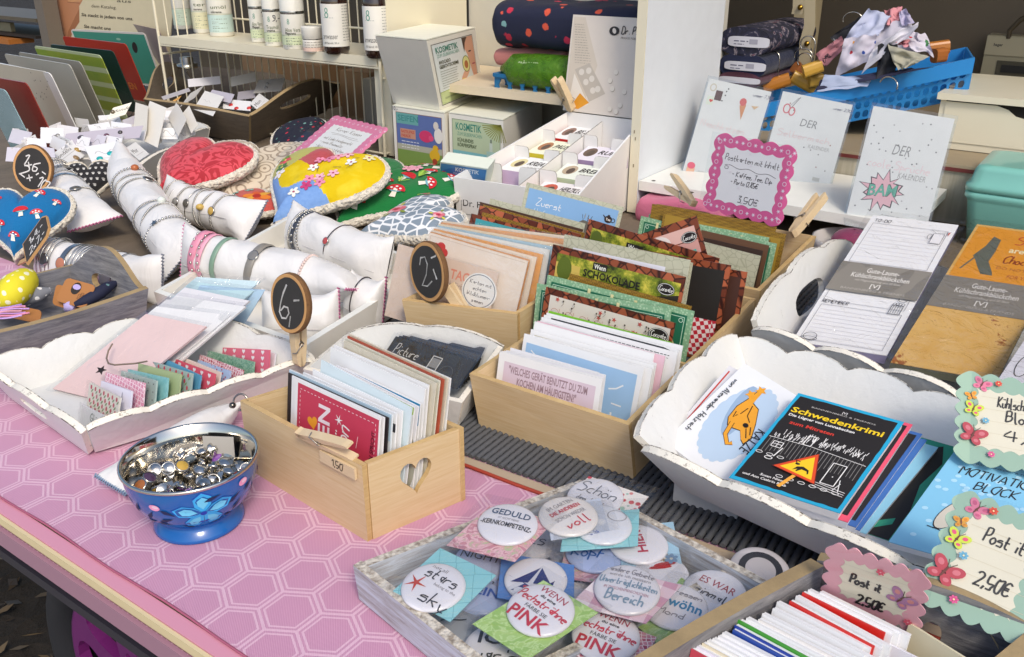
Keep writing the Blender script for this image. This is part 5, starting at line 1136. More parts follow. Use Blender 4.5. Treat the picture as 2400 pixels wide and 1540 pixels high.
# ---- scalloped price signs
def scal_loop(w, h, r, nx, ny):
 o = []
 def edge(p, q, n):
  for i in range(n):
   for k in range(6):
    t = (i + k / 6) / n; b = r * math.sin(math.pi * k / 6); dx, dy = q[0] - p[0], q[1] - p[1]; l = math.hypot(dx, dy); o.append((p[0] + dx * t + dy / l * b, p[1] + dy * t - dx / l * b))
 edge((0, 0), (w, 0), nx); edge((w, 0), (w, h), ny); edge((w, h), (0, h), nx); edge((0, h), (0, 0), ny); return o
def price_sign(name, label, TL, TR, BL, border, inner, draw, nx=7, ny=6, bw=.10, pouch=.006, r=.004, stars=None):
 r0 = thing(name, label, 'price sign', (BL + BL + TR - TL) / 2, 'laminated price signs'); U, W = TR - TL, TL - BL; w, h = U.length, W.length; u, v = U.normalized(), W.normalized(); v = (v - u * v.dot(u)).normalized(); n = u.cross(v)
 f = lambda x, y: BL + u * x + v * y; b = MB(); b.plate(scal_loop(w, h, r, nx, ny), [], f, lambda x, y: f(x, y) - n * .0008, border); a = Art(b, lambda x, y, z: f(x, y) + n * z)
 m_ = bw * min(w, h); ip = [(x + m_, y + m_) for x, y in scal_loop(w - 2 * m_, h - 2 * m_, -r * .6, nx, ny)]
 if stars:
  for i in range(46):
   t = i / 46; per = 2 * (w + h) * t
   x, y = (per, m_ * .4) if per < w else (w - m_ * .4, per - w) if per < w + h else (2 * w + h - per, h - m_ * .4) if per < 2 * w + h else (m_ * .4, 2 * (w + h) - per)
   (a.star(x, y, .0035, stars, 6, .35) if i % 3 else a.ring(x, y, .0028, .0028, .0008, stars, 12)); a.z -= a.st
  a.z += a.st
 a.poly(ip, inner); draw(a, w, h); b.build('sign_card', r0)
 b = MB(); sheet_bag(b, TL, TR, TL - v * h, .0012, pouch, clear()); b.build('laminate', r0); return r0
def koerner(a, w, h):
 ink = '6a5638'; a.pen('Körner Kissen', w * .5, h * .74, .0105, ink, .0009, width=w * .46, align='c'); a.line([(w * .24 + w * .5 * i / 20, h * .685 + .0012 * math.sin(i * .3)) for i in range(21)], .0006, ink); a.line([(w * .28 + w * .5 * i / 20, h * .66 + .002 * math.sin(i * .3)) for i in range(21)], .0006, ink)
 for i, t in enumerate(('mit Liebe handgemacht', '- reine Baumwolle', '- keine warmen + kalten', '- halt lange die Temperatur')): a.pen(t, w * .22, h * (.55 - .085 * i), .0085, ink, .0007, width=w * (.52, .42, .52, .58)[i])
 a.pen('10,- €', w * .3, h * .16, .010, ink, .0008)
price_sign('price_sign', 'laminated pink-framed sign about Körner Kissen lying on the heart pillows', P(2, 790, 975, .155), P(2, 1235, 1085, .150), P(2, 405, 1355, .085), 'dd7f9e', 'f1e7e2', koerner, 9, 9, .15, .010, .0032, 'f4d6e0')
# ---- white tray with earring cards
zc = .055; fb = P(1, 1790, 1055, zc); ff = P(1, 1120, 1440, zc); lb_ = fb - T * .30; lf = ff - T * .30
rim = [lf, ff, fb, lb_]; c = sum(rim, V((0, 0, 0))) / 4; base = [V((lerp(p.x, c.x, .10), lerp(p.y, c.y, .10), .002)) for p in rim]
tr = thing('scalloped_tray', 'white scalloped tray crowded with earring cards behind the pillows', 'tray', V((c.x, c.y, 0)), 'white scalloped trays')
open_box(tr, base, rim, .007, old_white(), chipped_edge(), tops={1: scallop(2, .22, 1.05, 1.05), 0: scallop(3, .15), 2: scallop(3, .15), 3: scallop(2, .2)}, names=('side_panel', 'end_panel', 'side_panel', 'end_panel'))
def flatcard(label, w, tl, trr, bl, zs, col, art=None, studs=(), name='earring_card', group='earring cards'):
 TL, TR, BL_ = P(w, *tl, zs[0]), P(w, *trr, zs[1]), P(w, *bl, zs[2]); b = MB(); a, ww, hh = slab(b, TL, TR, BL_, .0009, col)
 if art: art(a, ww, hh)
 if not studs: return tag(b.build(name), label, 'earring card', group)
 r = thing(name, label, 'earring card', (BL_ + TR) / 2, group); b.build('card', r); n = (TR - TL).cross(TL - BL_).normalized()
 for x, y, sz, cl in studs:
  b = MB(); p = BL_ + (TR - TL) * x + (TL - BL_) * y; b.lathe([(sz, 0), (sz * 1.05, .0015), (sz * .9, .003), (sz * .5, .0045), (.0002, .005)], p, glossy(cl, .12), 18, n); b.build('stud', r)
 return r
def brandtext(a, w, h): a.text('Mondelu', w * .08, h * .62, h * .20, '55504e', wd=w * .62); a.star(w * .55, h * .88, .006, '55504e', 5, .45); a.z -= 0; a.star(w * .55, h * .88, .0045, 'f1eeee', 5, .45); a.line([(w * .08, h * .5), (w * .9, h * .5)], .0005, '8a8582'); a.scribble(w * .2, w * .6, h * .12, .0016, '9a9592')
def script(a, w, h): a.line([(w * .2 + .004 * i, h * .55 + .008 * math.sin(i * .9)) for i in range(14)], .0008, '5a5653'); a.line([(w * .1, h * .25), (w * .9, h * .25)], .0004, '9a9592')
def mond(t):
 def f(a, w, h): a.text(t, w * .12, h * .45, h * .3, '55504e'); a.line([(w * .1, h * .3), (w * .8, h * .3)], .0005, '8a8582')
 return f
flatcard('white earring card with two gold studs in front of the earring tray', 1, (392, 1345), (610, 1185), (560, 1445), (.075, .085, .05), 'f1efef', brandtext, ((.78, .42, .007, 'a8894a'), (.52, .15, .007, '8d7350')))
flatcard('white earring card with two turquoise studs above the pointed pillow', 1, (715, 1245), (1000, 1200), (790, 1400), (.080, .085, .055), 'efedee', script, ((.62, .42, .007, '1aa6a8'), (.26, .25, .0065, '1aa6a8')))
flatcard('white earring card lettered Mor beside the red heart', 1, (1065, 1255), (1150, 1205), (1185, 1360), (.075, .075, .05), 'f0eeec', mond('Mor'))
flatcard('tall cream card bent upright in the middle of the earring tray', 1, (1270, 855), (1412, 915), (1190, 1180), (.135, .13, .07), 'e2ddd2')
flatcard('cream earring card with sideways lettering and bronze stud', 1, (960, 915), (1118, 868), (905, 1020), (.115, .125, .09), 'e4e0d2', mond('Monde'), ((.12, .6, .005, '6d5f48'),))
flatcard('cream card standing left of the tall bent one', 1, (1150, 868), (1255, 900), (1135, 1080), (.13, .13, .09), 'dcd6c9')
flatcard('pale card leaning with pointed corner at the right of the earring tray', 1, (1495, 870), (1585, 1010), (1425, 1000), (.125, .115, .10), 'd8d2c8'); flatcard('second pointed card at the right end of the earring tray', 1, (1605, 895), (1680, 1060), (1550, 960), (.12, .10, .11), 'ddd8ce')
flatcard('white blank card at the back right of the earring tray', 1, (1370, 1015), (1590, 1030), (1350, 1130), (.09, .09, .07), 'd9d4ce'); flatcard('white card lettered Mo under the blank ones', 1, (1330, 1120), (1410, 1090), (1290, 1240), (.08, .085, .055), 'e0dcd6', mond('Mo'))
flatcard('white card with silver earrings at the left of the earring tray', 1, (345, 1080), (540, 1090), (342, 1210), (.10, .10, .075), 'efeef2', None, ((.6, .4, .005, '8f8c88'), (.75, .5, .005, '8f8c88')))
flatcard('wide acrylic-mounted card with dark earrings across the earring tray', 1, (560, 1135), (1215, 1065), (520, 1240), (.095, .105, .075), 'b9b2bd', None, ((.22, .5, .007, '4a4248'), (.55, .45, .006, '6d4a58'), (.72, .6, .005, '3d3a3c')))
for i in range(36):
 x, y = random.uniform(30, 1500), 0; y = 1010 + (x - 700) * -.07 + random.uniform(-40, 150) + (60 if x < 400 else 0); s_ = random.uniform(110, 190); t = random.uniform(-.7, .7)
 flatcard(f'{["white", "cream", "greyish"][i % 3]} blank earring card jumbled in the white tray, pile behind the studs', 1, (x, y), (x + s_ * math.cos(t), y + s_ * .6 * math.sin(t)), (x - s_ * .35 * math.sin(t) + random.uniform(-30, 30), y + s_ * .65), (.092, .092, .07), random.choice(['e8e6e6', 'dedad6', 'cfcad2', 'f0eef0']), script if i % 4 == 0 else None, group='jumbled blank earring cards')
# ---- brown grey tray with more cards
zb = .085; rim = [P(1, 1215, 842, zb), P(1, 2112, 990, zb), P(2, 890, 705, zb), P(1, 1560, 560, zb)]; c = sum(rim, V((0, 0, 0))) / 4; base = [V((lerp(p.x, c.x, .16), lerp(p.y, c.y, .16), .002)) for p in rim]
tr = thing('wooden_tray', 'weathered brown grey wooden tray with handle holes before the wire rack', 'tray', V((c.x, c.y, 0)), 'weathered wooden trays')
arch = lambda k: [(1 - i / 20, 1 + k * math.sin(math.pi * i / 20) ** 1.5) for i in range(21)]
open_box(tr, base, rim, .008, brown_wood(), grey_wood_edge(), tops={1: arch(.55), 3: arch(.55), 0: arch(.06), 2: arch(.06)}, holes={1: [oval_loop(.46, .92, .17, .14)], 3: [oval_loop(.5, .92, .16, .14)]}, names=('side_panel', 'end_panel', 'side_panel', 'end_panel'))
for i, (tl, t2, bl, zs, col, art, st, lb) in enumerate((((1592, 672), (1865, 645), (1600, 740), (.12, .12, .10), 'd9d8de', None, (), 'pale lilac card at the back'), ((1955, 655), (2165, 610), (1960, 735), (.12, .13, .10), 'cfcbc2', None, (), 'cream triangular card'),
  ((1620, 790), (1735, 722), (1530, 905), (.105, .11, .085), 'f0eeec', mond(''), (), 'white pointed card'), ((1740, 770), (1900, 820), (1640, 925), (.10, .10, .08), 'ebe8e4', script, (), 'white card with scribbled mark'), ((1900, 840), (2130, 860), (1890, 920), (.09, .09, .075), 'eceaea', None, ((.28, .4, .006, 'c8302c'), (.5, .1, .006, 'c8302c'), (.95, .25, .006, 'c8302c')), 'white card with three red striped studs'),
  ((2120, 880), (2200, 790), (2210, 950), (.09, .10, .08), 'f0eeea', mond('Mon'), (), 'white card lettered Mon'), ((2195, 680), (2420, 660), (2150, 790), (.115, .12, .10), 'b9b5ae', None, ((.4, .6, .005, '8a8884'), (.4, .3, .005, '8a8884')), 'grey card with silver rings'), ((1370, 820), (1600, 745), (1390, 850), (.10, .105, .09), 'd4d2dc', None, (), 'lilac strip card'), ((1470, 850), (1540, 810), (1450, 880), (.09, .095, .085), 'd9a55e', None, (), 'small ochre card'), ((1800, 760), (1990, 800), (1760, 830), (.10, .10, .09), 'c4bfcc', None, (), 'mauve card in the middle'), ((2020, 780), (2170, 760), (2010, 850), (.10, .10, .09), 'a9a4ac', None, (), 'grey card in the middle'))):
 flatcard(lb + ' in the brown grey tray', 1, tl, t2, bl, zs, col, art, st, group='cards in the brown tray')
# ---- row of tin signs
@mat
def green_bands(q):
 s_ = q.n('ShaderNodeSeparateXYZ', {0: q.co()}); f = q.math('SINE', q.math('MULTIPLY', s_.outputs[2], 150.0)); n = q.noise(12, 3)
 q.set(Base_Color=q.mix(q.ramp(f, [(.4, 0.0), (.55, 1.0)]), q.mix(n, lin('6c9a3c'), lin('a9a93a')), lin('b9c49a')), Roughness=.35); return q.m
@mat
def grid_teal(q):
 b = q.n('ShaderNodeTexBrick', {'Color1': lin('a8c4c8'), 'Color2': lin('97b6bb'), 'Mortar': lin('5c767c'), 'Scale': 90.0, 'Mortar Size': .03}); q.put(b.inputs['Vector'], q.map((1, 1, 1), (R(90), 0, R(35)))); q.set(Base_Color=b.outputs[0], Roughness=.4); return q.m
def teal_sign(a, w, h): a.poly([(.006, .006), (w - .006, .006), (w - .006, h - .006), (.006, h - .006)], '3f8a78'); a.ell(w * .80, h * .72, .011, .020, '2a2224', 16, -.3); a.ell(w * .62, h * .86, .01, .004, '8fb8a4', 12)
def red_sign(a, w, h): a.text('EN', w * .78, h * .2, .022, 'd9803a', True, wd=.04)
def car_sign(a, w, h): a.ring(w * .80, h * .2, .045, .055, .0022, '33474a', 30); a.line([(w * .55, h * .55), (w * .95, h * .3)], .002, '3d5a54')
def splash(a, w, h):
 for i in range(16): a.ell(w * random.uniform(.6, .97), h * random.uniform(.55, .95), .002, .0015, '4a3a38', 6); a.z -= a.st
TS = [((-190, 715), (45, 765), .185, grid_teal(), None, 'small tin sign with teal brick pattern at the left front'), ((-60, 655), (225, 705), .195, '8e2f22', None, 'brown red tin sign behind the teal brick one'), ((-120, 520), (395, 612), .205, 'cfc9b6', splash, 'beige tin sign with dark ink splashes'),
  ((-110, 515), (425, 622), .204, 'e4e2de', None, 'white backing plate behind the splashed beige sign'), ((30, 455), (590, 548), .205, 'b4b1a5', None, 'warm grey tin sign with white rim'), ((150, 440), (680, 525), .204, 'a9a599', None, 'second warm grey tin sign just behind'), ((285, 388), (850, 470), .205, green_bands(), None, 'tin sign striped in green and yellow bands'),
  ((420, 376), (958, 432), .203, '1e3a34', car_sign, 'dark green tin sign with curved line drawing'), ((525, 308), (1066, 372), .203, 'b33422', red_sign, 'red tin sign with orange letters EN'), ((595, 248), (1228, 280), .206, 'd2cdc8', teal_sign, 'teal tin sign with pale rim'), ((920, 160), (1345, 252), .206, '9c8a8a', None, 'mauve grey plate at the back of the sign row')]
for i, (tl, t2, z, col, art, lb) in enumerate(TS):
 TR = P(1, *t2, z); TL = P(1, *tl, z); U = TR - TL; up = (UP * .965 - N * .26 + T * .02).normalized(); u = U.normalized(); up = (up - u * up.dot(u)).normalized(); b = MB(); a, w_, h_ = slab(b, TL, TR, TL - up * .185, .0022, glossy(col, .35) if isinstance(col, str) else col, None, .012)
 if art: art(a, w_, h_)
 tag(b.build('tin_sign'), lb, 'tin sign', 'tin signs standing in a row')
for i, (x, y) in enumerate(((40, 960), (205, 890), (350, 840), (1160, 490), (480, 760))):
 p = P(1, x, y, .10); b = MB(); b.box(p - N * .004, T * .014, N * .004, UP * -.10 + N * .02, 'e6e4ee'); tag(b.build('divider_rail'), f'white plastic divider rail {["before the teal brick sign", "before the brown red sign", "beside the beige splashed sign", "before the teal rimmed sign", "beside the warm grey sign"][i]}', 'divider')
# ---- poster, post and shelf at the far left
q = [PD(1, 440, -120, 1.98), PD(1, 1480, -120, 1.98), PD(1, 440, 520, 1.98)]; b = MB(); a, w_, h_ = slab(b, q[0], q[1], q[2], .003, 'd3c7a6')
def pp(x, y): return ((x - 440) / 1040 * w_, h_ * (1 - (y + 120) / 640))
a.poly([pp(x, y) for x, y in ((330, 520), (480, 200), (500, 60), (470, -120), (800, -120), (700, 40), (705, 170), (640, 260), (540, 420), (520, 520))], 'b9805c'); a.poly([pp(x, y) for x, y in ((560, 520), (600, 250), (700, 60), (705, 170), (640, 260))], 'a06a48'); a.poly([pp(x, y) for x, y in ((560, -120), (800, -120), (710, 5), (600, 12))], 'c99468'); a.line([pp(590, 10), pp(705, 18)], .0016, '7d4a30')
for t, x, y, bo, wd in (('aus', 1030, -5, False, 120), ('dem Katalog.', 810, 40, False, 220), ('Sie steckt in jedem von uns.', 722, 112, True, 452), ('Sie macht uns', 748, 206, True, 240)):
 p0 = pp(x, y); p1 = pp(x + wd, y); a.text(t, p0[0], p0[1] - .004, .0125, '3a3226', bo, wd=p1[0] - p0[0], rot=-.03)
tag(b.build('poster'), 'beige poster with printed forearm and German sentences behind the tin signs', 'poster')
b = MB(); k0, k1 = PD(1, 285, 0, 1.9), PD(1, 480, 0, 1.9); b.box(V((k0.x, k0.y, -.78)), T * .055, N * .06, UP * 2.0, paint('6e655a', .7)); tag(b.build('post'), 'grey brown wooden post at the far left beside the poster', 'post')
sh = thing('dark_shelf', 'dark shelf with pale edge and orange board at the far left corner', 'shelf', PD(1, -200, 440, 2.3))
for z0, z1, col in ((160, 190, '5b5344'), (310, 330, '241c16')):
 b = MB(); p0, p1 = PD(1, -500, z0, 2.2), PD(1, 300, z0, 2.2); hh = abs(PD(1, 0, z1, 2.2).z - PD(1, 0, z0, 2.2).z); b.box(G(p0.dot(T), 2.2, p1.z - hh), T * (p1 - p0).dot(T), N * .3, UP * hh, col); b.build('board', sh)
b = MB(); p = PD(1, -200, 345, 2.15); b.box(p, T * .30, N * .12, UP * .022, 'a8672c'); b.build('orange_board', sh)
b = MB(); p = PD(1, -400, 300, 2.25); b.box(p, T * .6, N * .02, UP * .09, '8d8468'); b.build('back_strip', sh)
# ================================================================ bottles and cosmetics
def cyl_base(w, xl, xr, y, z):
 a, b = P(w, xl, y, z), P(w, xr, y, z); r = (b - a).length / 2; c = (a + b) / 2; f = V((c.x, c.y, 0)).normalized(); return c + f * r * .9, r
def lab_map(c, r):
 tc_ = math.atan2(-c.y, -c.x); return lambda x, y, z: c + V((math.cos(tc_ + x / r) * (r + z + .0003), math.sin(tc_ + x / r) * (r + z + .0003), y))
def fill_cyl(a, r, x0, x1, y0, y1, m):
 z = a.up(); rows = [[a.f(lerp(x0, x1, i / 16), y, z) for i in range(17)] for y in (y0, y1)]; a.mb.grid(rows, m, True)
def leaf_logo(a, x, y, s): a.ring(x, y + s * .5, s * .32, s * .45, s * .2, '5f9a86', 12); a.ring(x, y - s * .5, s * .4, s * .5, s * .22, '5f9a86', 12)
for (xl, xr, y, w, txt, txt2, tint, kind, lb) in ((1485, 1640, 250, 1, '', '', 'c9d8c4', 't', 'leftmost white cream tube with pale green lower label'), (1648, 1808, 282, 1, 'ter', 'recreme', 'd9d6b4', 't', 'white cream tube with pale yellow lower label'), (1788, 1990, 312, 1, 'umöl', 'ndcreme', 'bcd2cc', 't', 'widest white cream tube with blue-green label'),
  (130, 262, 362, 2, 'Aloe Vera', 'Pflegegel', 'cfd9b4', 'p', 'slim white pump bottle at the left of the shelf group'), (248, 405, 396, 2, 'Traumöl', 'creme', 'cfd9b4', 'p', 'white pump bottle priced 9,- in black pen'), (398, 600, 424, 2, 'Aloe Vera', 'Pflegecreme', 'cfd9b4', 'p', 'wide white pump bottle with silver ring')):
 c, r = cyl_base(w, xl, xr, y, .2325); root = thing('cosmetic_bottle', lb + ' on the wire rack', 'cosmetic bottle', c, 'white cosmetic bottles on the rack'); b = MB(); wt = glossy('e4e2d8', .3)
 H = .175 if kind == 't' else .125
 b.lathe([(r * .1, 0), (r * .94, 0), (r, .003), (r, H * .97), (r * .96, H)], c, wt, 32); a = Art(b, lab_map(c, r)); zz = .095 if kind == 't' else .055
 fill_cyl(a, r, -r * 1.5, r * 1.5, .012, zz * .62, tint); a.line([(-r * 1.4 + r * 2.8 * i / 14, zz * .62 + .003 * math.sin(i / 14 * 3.1)) for i in range(15)], .001, '9db08a')
 if txt: a.text(txt, -r * .75, zz * .80, .010, '5d6b4a', wd=r * 1.3); a.text(txt2, -r * .75, zz * .68, .0065, '4a4a44', True, wd=r * .9)
 for k in range(3): a.scribble(-r * .75, r * .5, zz * (.5 - .13 * k), .0028, '6d7a66'); a.scribble(-r * .75, -r * .2, zz * (.42 - .13 * k), .0022, '8a9484')
 if kind == 'p': leaf_logo(a, -r * .4, zz * 1.25, .006)
 if '9,-' in lb: a.pen('9,-', 0, zz * 1.15, .014, '1f2230', .0016)
 if lb.startswith('slim'): a.pen('1', r * .5, zz * 1.2, .014, '1f2230', .0016)
 b.build('body', root)
 if kind == 'p':
  b = MB(); b.lathe([(r * 1.01, .086), (r * 1.02, .087), (r * 1.02, .092), (r * 1.01, .093)], c, metal('a8a8a4', .2), 32, cap=False); b.build('silver_ring', root)
  b = MB(); b.lathe([(r * .96, H), (r * .95, H + .05), (r * .8, H + .06), (r * .1, H + .06)], c, paint('dfded6', .25), 32); b.build('cap', root)
 else:
  b = MB(); b.lathe([(r * .96, H), (r * .97, H + .03), (r * .1, H + .03)], c, wt, 32); b.build('cap', root)
c, r = cyl_base(2, 568, 745, 448, .2325); root = thing('cream_jar', 'low white cream jar with pinkish label beside the brown bottle on the rack', 'jar', c); b = MB(); b.lathe([(r * .9, 0), (r, .004), (r, .030), (r * .98, .031)], c, glossy('e2ddd2', .3), 32); a = Art(b, lab_map(c, r)); fill_cyl(a, r, -r * 1.5, r * 1.5, .003, .012, 'e2c4b4')
for k in range(3): a.scribble(-r * .9, r * .9, .024 - .006 * k, .0024, '8a8078')
b.build('body', root); b = MB(); b.lathe([(r * 1.0, .032), (r * 1.03, .033), (r * 1.03, .058), (r, .061), (.001, .062)], c, paint('d9d6cc', .3), 32); b.build('lid', root); b = MB(); b.lathe([(r * 1.005, .0305), (r * 1.015, .031), (r * 1.005, .0325)], c, metal('a8a8a4', .2), 32, cap=False); b.build('silver_ring', root)
@mat
def brown_glass(q): q.set(Base_Color=lin('2a140c'), Roughness=.06, Coat_Weight=.6, Specular_IOR_Level=.7); return q.m
for xl, xr, y, lb in ((742, 966, 470, 'brown glass bottle with white rosewater-style label left of the rack post'), (1092, 1300, 505, 'second brown glass bottle behind the rack post')):
 c, r = cyl_base(2, xl, xr, y, .2325); root = thing('glass_bottle', lb, 'bottle', c, 'brown glass bottles on the rack'); b = MB(); b.lathe([(r * .5, 0), (r * .86, .002), (r, .012), (r, .120), (r * .97, .132), (r * .8, .146), (r * .5, .155), (r * .36, .162), (r * .36, .18)], c, brown_glass(), 40); b.build('body', root)
 b = MB(); a = Art(b, lab_map(c, r)); fill_cyl(a, r, -r * 1.5, r * 1.5, .020, .118, 'e6e3da'); leaf_logo(a, -r * .62, .098, .011); a.scribble(-r * .9, -r * .1, .086, .002, '9aa09a'); a.text('arnwasser', -r * 1.1, .038, .013, '2c2a28', wd=r * 1.25); a.line([(-r * 1.1, .034), (r * .2, .034)], .0014, 'b9b04a'); a.text('100% Naturduft  500 ml', -r * 1.0, .0265, .005, '4a4844', wd=r * 1.2)
 for k in range(13): a.scribble(r * .55, r * 1.25, .112 - .0065 * k, .0024, '8a8a84')
 b.build('label', root); b = MB(); b.lathe([(r * .42, .178), (r * .42, .215), (.001, .216)], c, paint('1d1a18', .3), 24); b.build('cap', root)
b = MB(); p = PD(2, 1450, 110, 1.86); slab(b, p + UP * .05 - T * .045, p + UP * .045 + T * .045, p - UP * .05 - T * .045, .02, 'd9a583'); tag(b.build('paper_bag'), 'peach paper bag with handwriting behind the rack wires', 'bag')
c = PD(1, 1590, 560, 1.78); c.z = .0; root = thing('glass_jar', 'clear glass jar with metal lid under the rack shelf', 'jar', c); b = MB(); b.lathe([(.035, 0), (.04, .01), (.04, .10), (.03, .115), (.029, .12)], c, clear(), 28, cap=False); b.build('body', root); b = MB(); b.lathe([(.031, .118), (.032, .13), (.02, .131), (.02, .15), (.001, .151)], c, metal('b8b2a4', .25), 28); b.build('lid', root)
# dim boxes stored behind the rack
for i, (x0, x1, y0, y1, d, col) in enumerate(((60, 330, 480, 640, 1.99, '94785a'), (420, 700, 560, 900, 1.97, '86694c'), (900, 1110, 620, 960, 1.93, '957859'), (1090, 1180, 680, 1060, 1.90, 'b0aa9c'))):
 b = MB(); p0, p1 = PD(2, x0, y1, d), PD(2, x1, y0, d); p0.z = 0.0; b.box(p0, T * (p1 - p0).dot(T), N * .12, UP * max(.05, p1.z), paint(col, .7)); tag(b.build('storage_box'), ['brown carton behind the left of the wire rack', 'tall brown carton behind the middle of the wire rack', 'brown carton behind the right wires of the rack', 'narrow pale carton beside the rack post'][i], 'carton', 'cartons stored behind the rack')
# ---- cosmetic boxes
def carton(label, base3, top3, faces, col='e9e5da'):
 """base3 / top3: front-left, front-right, back-right corners"""
 bl = list(base3) + [base3[0] + base3[2] - base3[1]]; tl = list(top3) + [top3[0] + top3[2] - top3[1]]; r = thing('carton', label, 'box', sum(bl, V((0, 0, 0))) / 4, 'white cosmetic cartons'); b = MB(); b.prism(bl, tl, paint(col, .5)); b.build('body', r)
 b = MB()                                      # lid flap with its shadow gap
 k = [lerp(p, sum(tl, V((0, 0, 0))) / 4, -.004) + UP * .0012 for p in tl]; b.prism(k, [p + UP * .0022 for p in k], paint('efe9d8', .5)); b.build('lid_flap', r)
 for i, fn in faces.items():
  A_, B_, C_ = (bl[i], bl[(i + 1) % 4], tl[i]); u, v = (B_ - A_), (C_ - A_); n = u.cross(v).normalized(); b = MB(); w_, h_ = u.length, v.length; un, vn = u.normalized(), v.normalized(); a = Art(b, lambda x, y, z: A_ + un * x + vn * y + n * (z + .0004)); fn(a, w_, h_); b.build('label', r)
 return r
def avocado(a, w, h):
 a.frame(w * .06, h * .05, w * .93, h * .93, .0012, '3a3a3a'); a.rect(w * .07, h * .06, w * .92, h * .92, 'dfe5e4'); a.rect(w * .07, h * .06, w * .92, h * .24, 'cdd9a0')
 a.poly([(w * .92, h * .27), (w * .92, h * .92), (w * .72, h * .92), (w * .70, h * .78), (w * .76, h * .66), (w * .80, h * .45), (w * .84, h * .27)], 'd9a184'); a.poly([(w * .68, h * .92), (w * .70, h * .70), (w * .74, h * .84), (w * .80, h * .92)], '4a3222'); a.ell(w * .82, h * .70, w * .035, h * .012, '3a2a24', 10); a.ell(w * .87, h * .50, w * .04, h * .012, 'b0505a', 10)
 a.ell(w * .66, h * .38, w * .14, h * .06, 'd9a88e', 14, .5); a.ell(w * .70, h * .53, w * .085, h * .125, '55702a', 20); a.ell(w * .70, h * .53, w * .075, h * .115, 'dcd890', 20); a.ell(w * .70, h * .52, w * .042, h * .062, 'b06a34', 16)
 a.ell(w * .60, h * .28, w * .065, h * .05, 'e2d22a', 16); a.pen('V', w * .58, h * .26, h * .045, '3d6a2a', .0012); a.line([(w * .07, h * .24), (w * .92, h * .27)], .0012, '9ab04a')
 a.text('KOSMETIK', w * .12, h * .80, h * .085, '4a8a78', True, wd=w * .46); a.text('ZUM SELBERMACHEN', w * .13, h * .735, h * .05, '7fb0a0', wd=w * .46); a.text('AVOCADO', w * .14, h * .64, h * .05, '4a4a2c', True, wd=w * .24); a.text('GESICHTSCREME', w * .14, h * .575, h * .05, '4a4a2c', True, wd=w * .40)
 for k in range(8): a.scribble(w * .14, w * (.5 - .02 * (k % 3)), h * (.53 - .035 * k), .0022, '6d7468')
 a.ell(w * .80, h * .24, w * .08, h * .05, 'e9ece6', 14); leaf_logo(a, w * .80, h * .24, h * .035); a.text('KOSMETIKMANUFAKTUR', w * .14, h * .13, h * .025, '7a8464', wd=w * .36)
def seifen(a, w, h):
 a.rect(w * .06, h * .0, w * .95, h * .93, '8f6a58'); a.rect(w * .07, h * .0, w * .94, h * .92, '5c6fa6'); a.rect(w * .07, 0, w * .94, h * .34, '7d9a4c'); a.rect(w * .07, h * .30, w * .94, h * .40, 'b4b4a0')
 a.rect(w * .07, h * .74, w * .50, h * .92, '6aa6a2'); a.text('SEIFEN', w * .10, h * .79, h * .10, '3f8a86', True, wd=w * .40); a.rect(w * .14, h * .50, w * .44, h * .66, 'c9927a'); a.text('BASTELSPASS', w * .16, h * .59, h * .05, 'c04a3a', True, wd=w * .26); a.text('PARADE', w * .16, h * .52, h * .05, 'c04a3a', True, wd=w * .18)
 for k in range(3): a.scribble(w * .16, w * .5, h * (.44 - .05 * k), .003, 'e9ecf0')
 a.ell(w * .64, h * .58, w * .13, h * .10, 'd23a6a', 16); a.ell(w * .74, h * .56, w * .05, h * .05, 'e0507c', 10); a.ell(w * .88, h * .62, w * .08, h * .13, 'e9e4dc', 14); a.ell(w * .84, h * .78, w * .05, h * .07, 'd9d0c6', 12); a.ell(w * .80, h * .28, w * .10, h * .10, 'e2b42a', 14); a.ell(w * .82, h * .40, w * .055, h * .06, 'e2b42a', 12); a.poly([(w * .86, h * .39), (w * .90, h * .40), (w * .86, h * .42)], 'd06a2a'); a.ell(w * .80, h * .18, w * .05, h * .05, 'a8442a', 8)
 a.text('10,-', w * .0, h * .95, h * .07, '3a3f60')
def spray(a, w, h):
 a.rect(w * .06, 0, w * .95, h * .93, '7d8a72'); a.rect(w * .07, 0, w * .94, h * .92, 'bccaa6'); a.rect(w * .07, 0, w * .94, h * .42, '7fbcc0'); a.rect(w * .07, 0, w * .94, h * .16, 'd3c79a')
 for k in range(14): t = 3.3 + .13 * k; a.line([(w * .96, h * .93), (w * (.96 + .34 * math.cos(t)), h * (.93 + .28 * math.sin(t)))], .0018, '8a8a3c'); a.z -= a.st
 a.z += a.st; a.text('KOSMETIK', w * .13, h * .76, h * .12, '3f8a78', True, wd=w * .48); a.text('ZUM SELBERMACHEN', w * .16, h * .67, h * .06, '5f9a86', wd=w * .46); a.text('KÜHLENDES', w * .16, h * .57, h * .06, '4a5a3c', True, wd=w * .30); a.text('KÖRPERSPRAY', w * .16, h * .49, h * .06, '4a5a3c', True, wd=w * .36)
 for k in range(4): a.scribble(w * .2, w * .5, h * (.36 - .07 * k), .003, 'e4ece6')
 a.rect(w * .70, h * .12, w * .86, h * .48, 'a9c9bc'); a.rect(w * .755, h * .48, w * .81, h * .62, 'c9d4c6'); a.rect(w * .77, h * .62, w * .80, h * .68, '7d8a7a')
zt = .136
f1, f2, f3, f4 = P(2, 1322, 905, zt), P(2, 1762, 966, zt), P(2, 1800, 962, zt), P(2, 2262, 1028, zt); b2 = P(3, 585, 842, zt); dep = b2 - f4; fl = lambda p: V((p.x, p.y, 0))
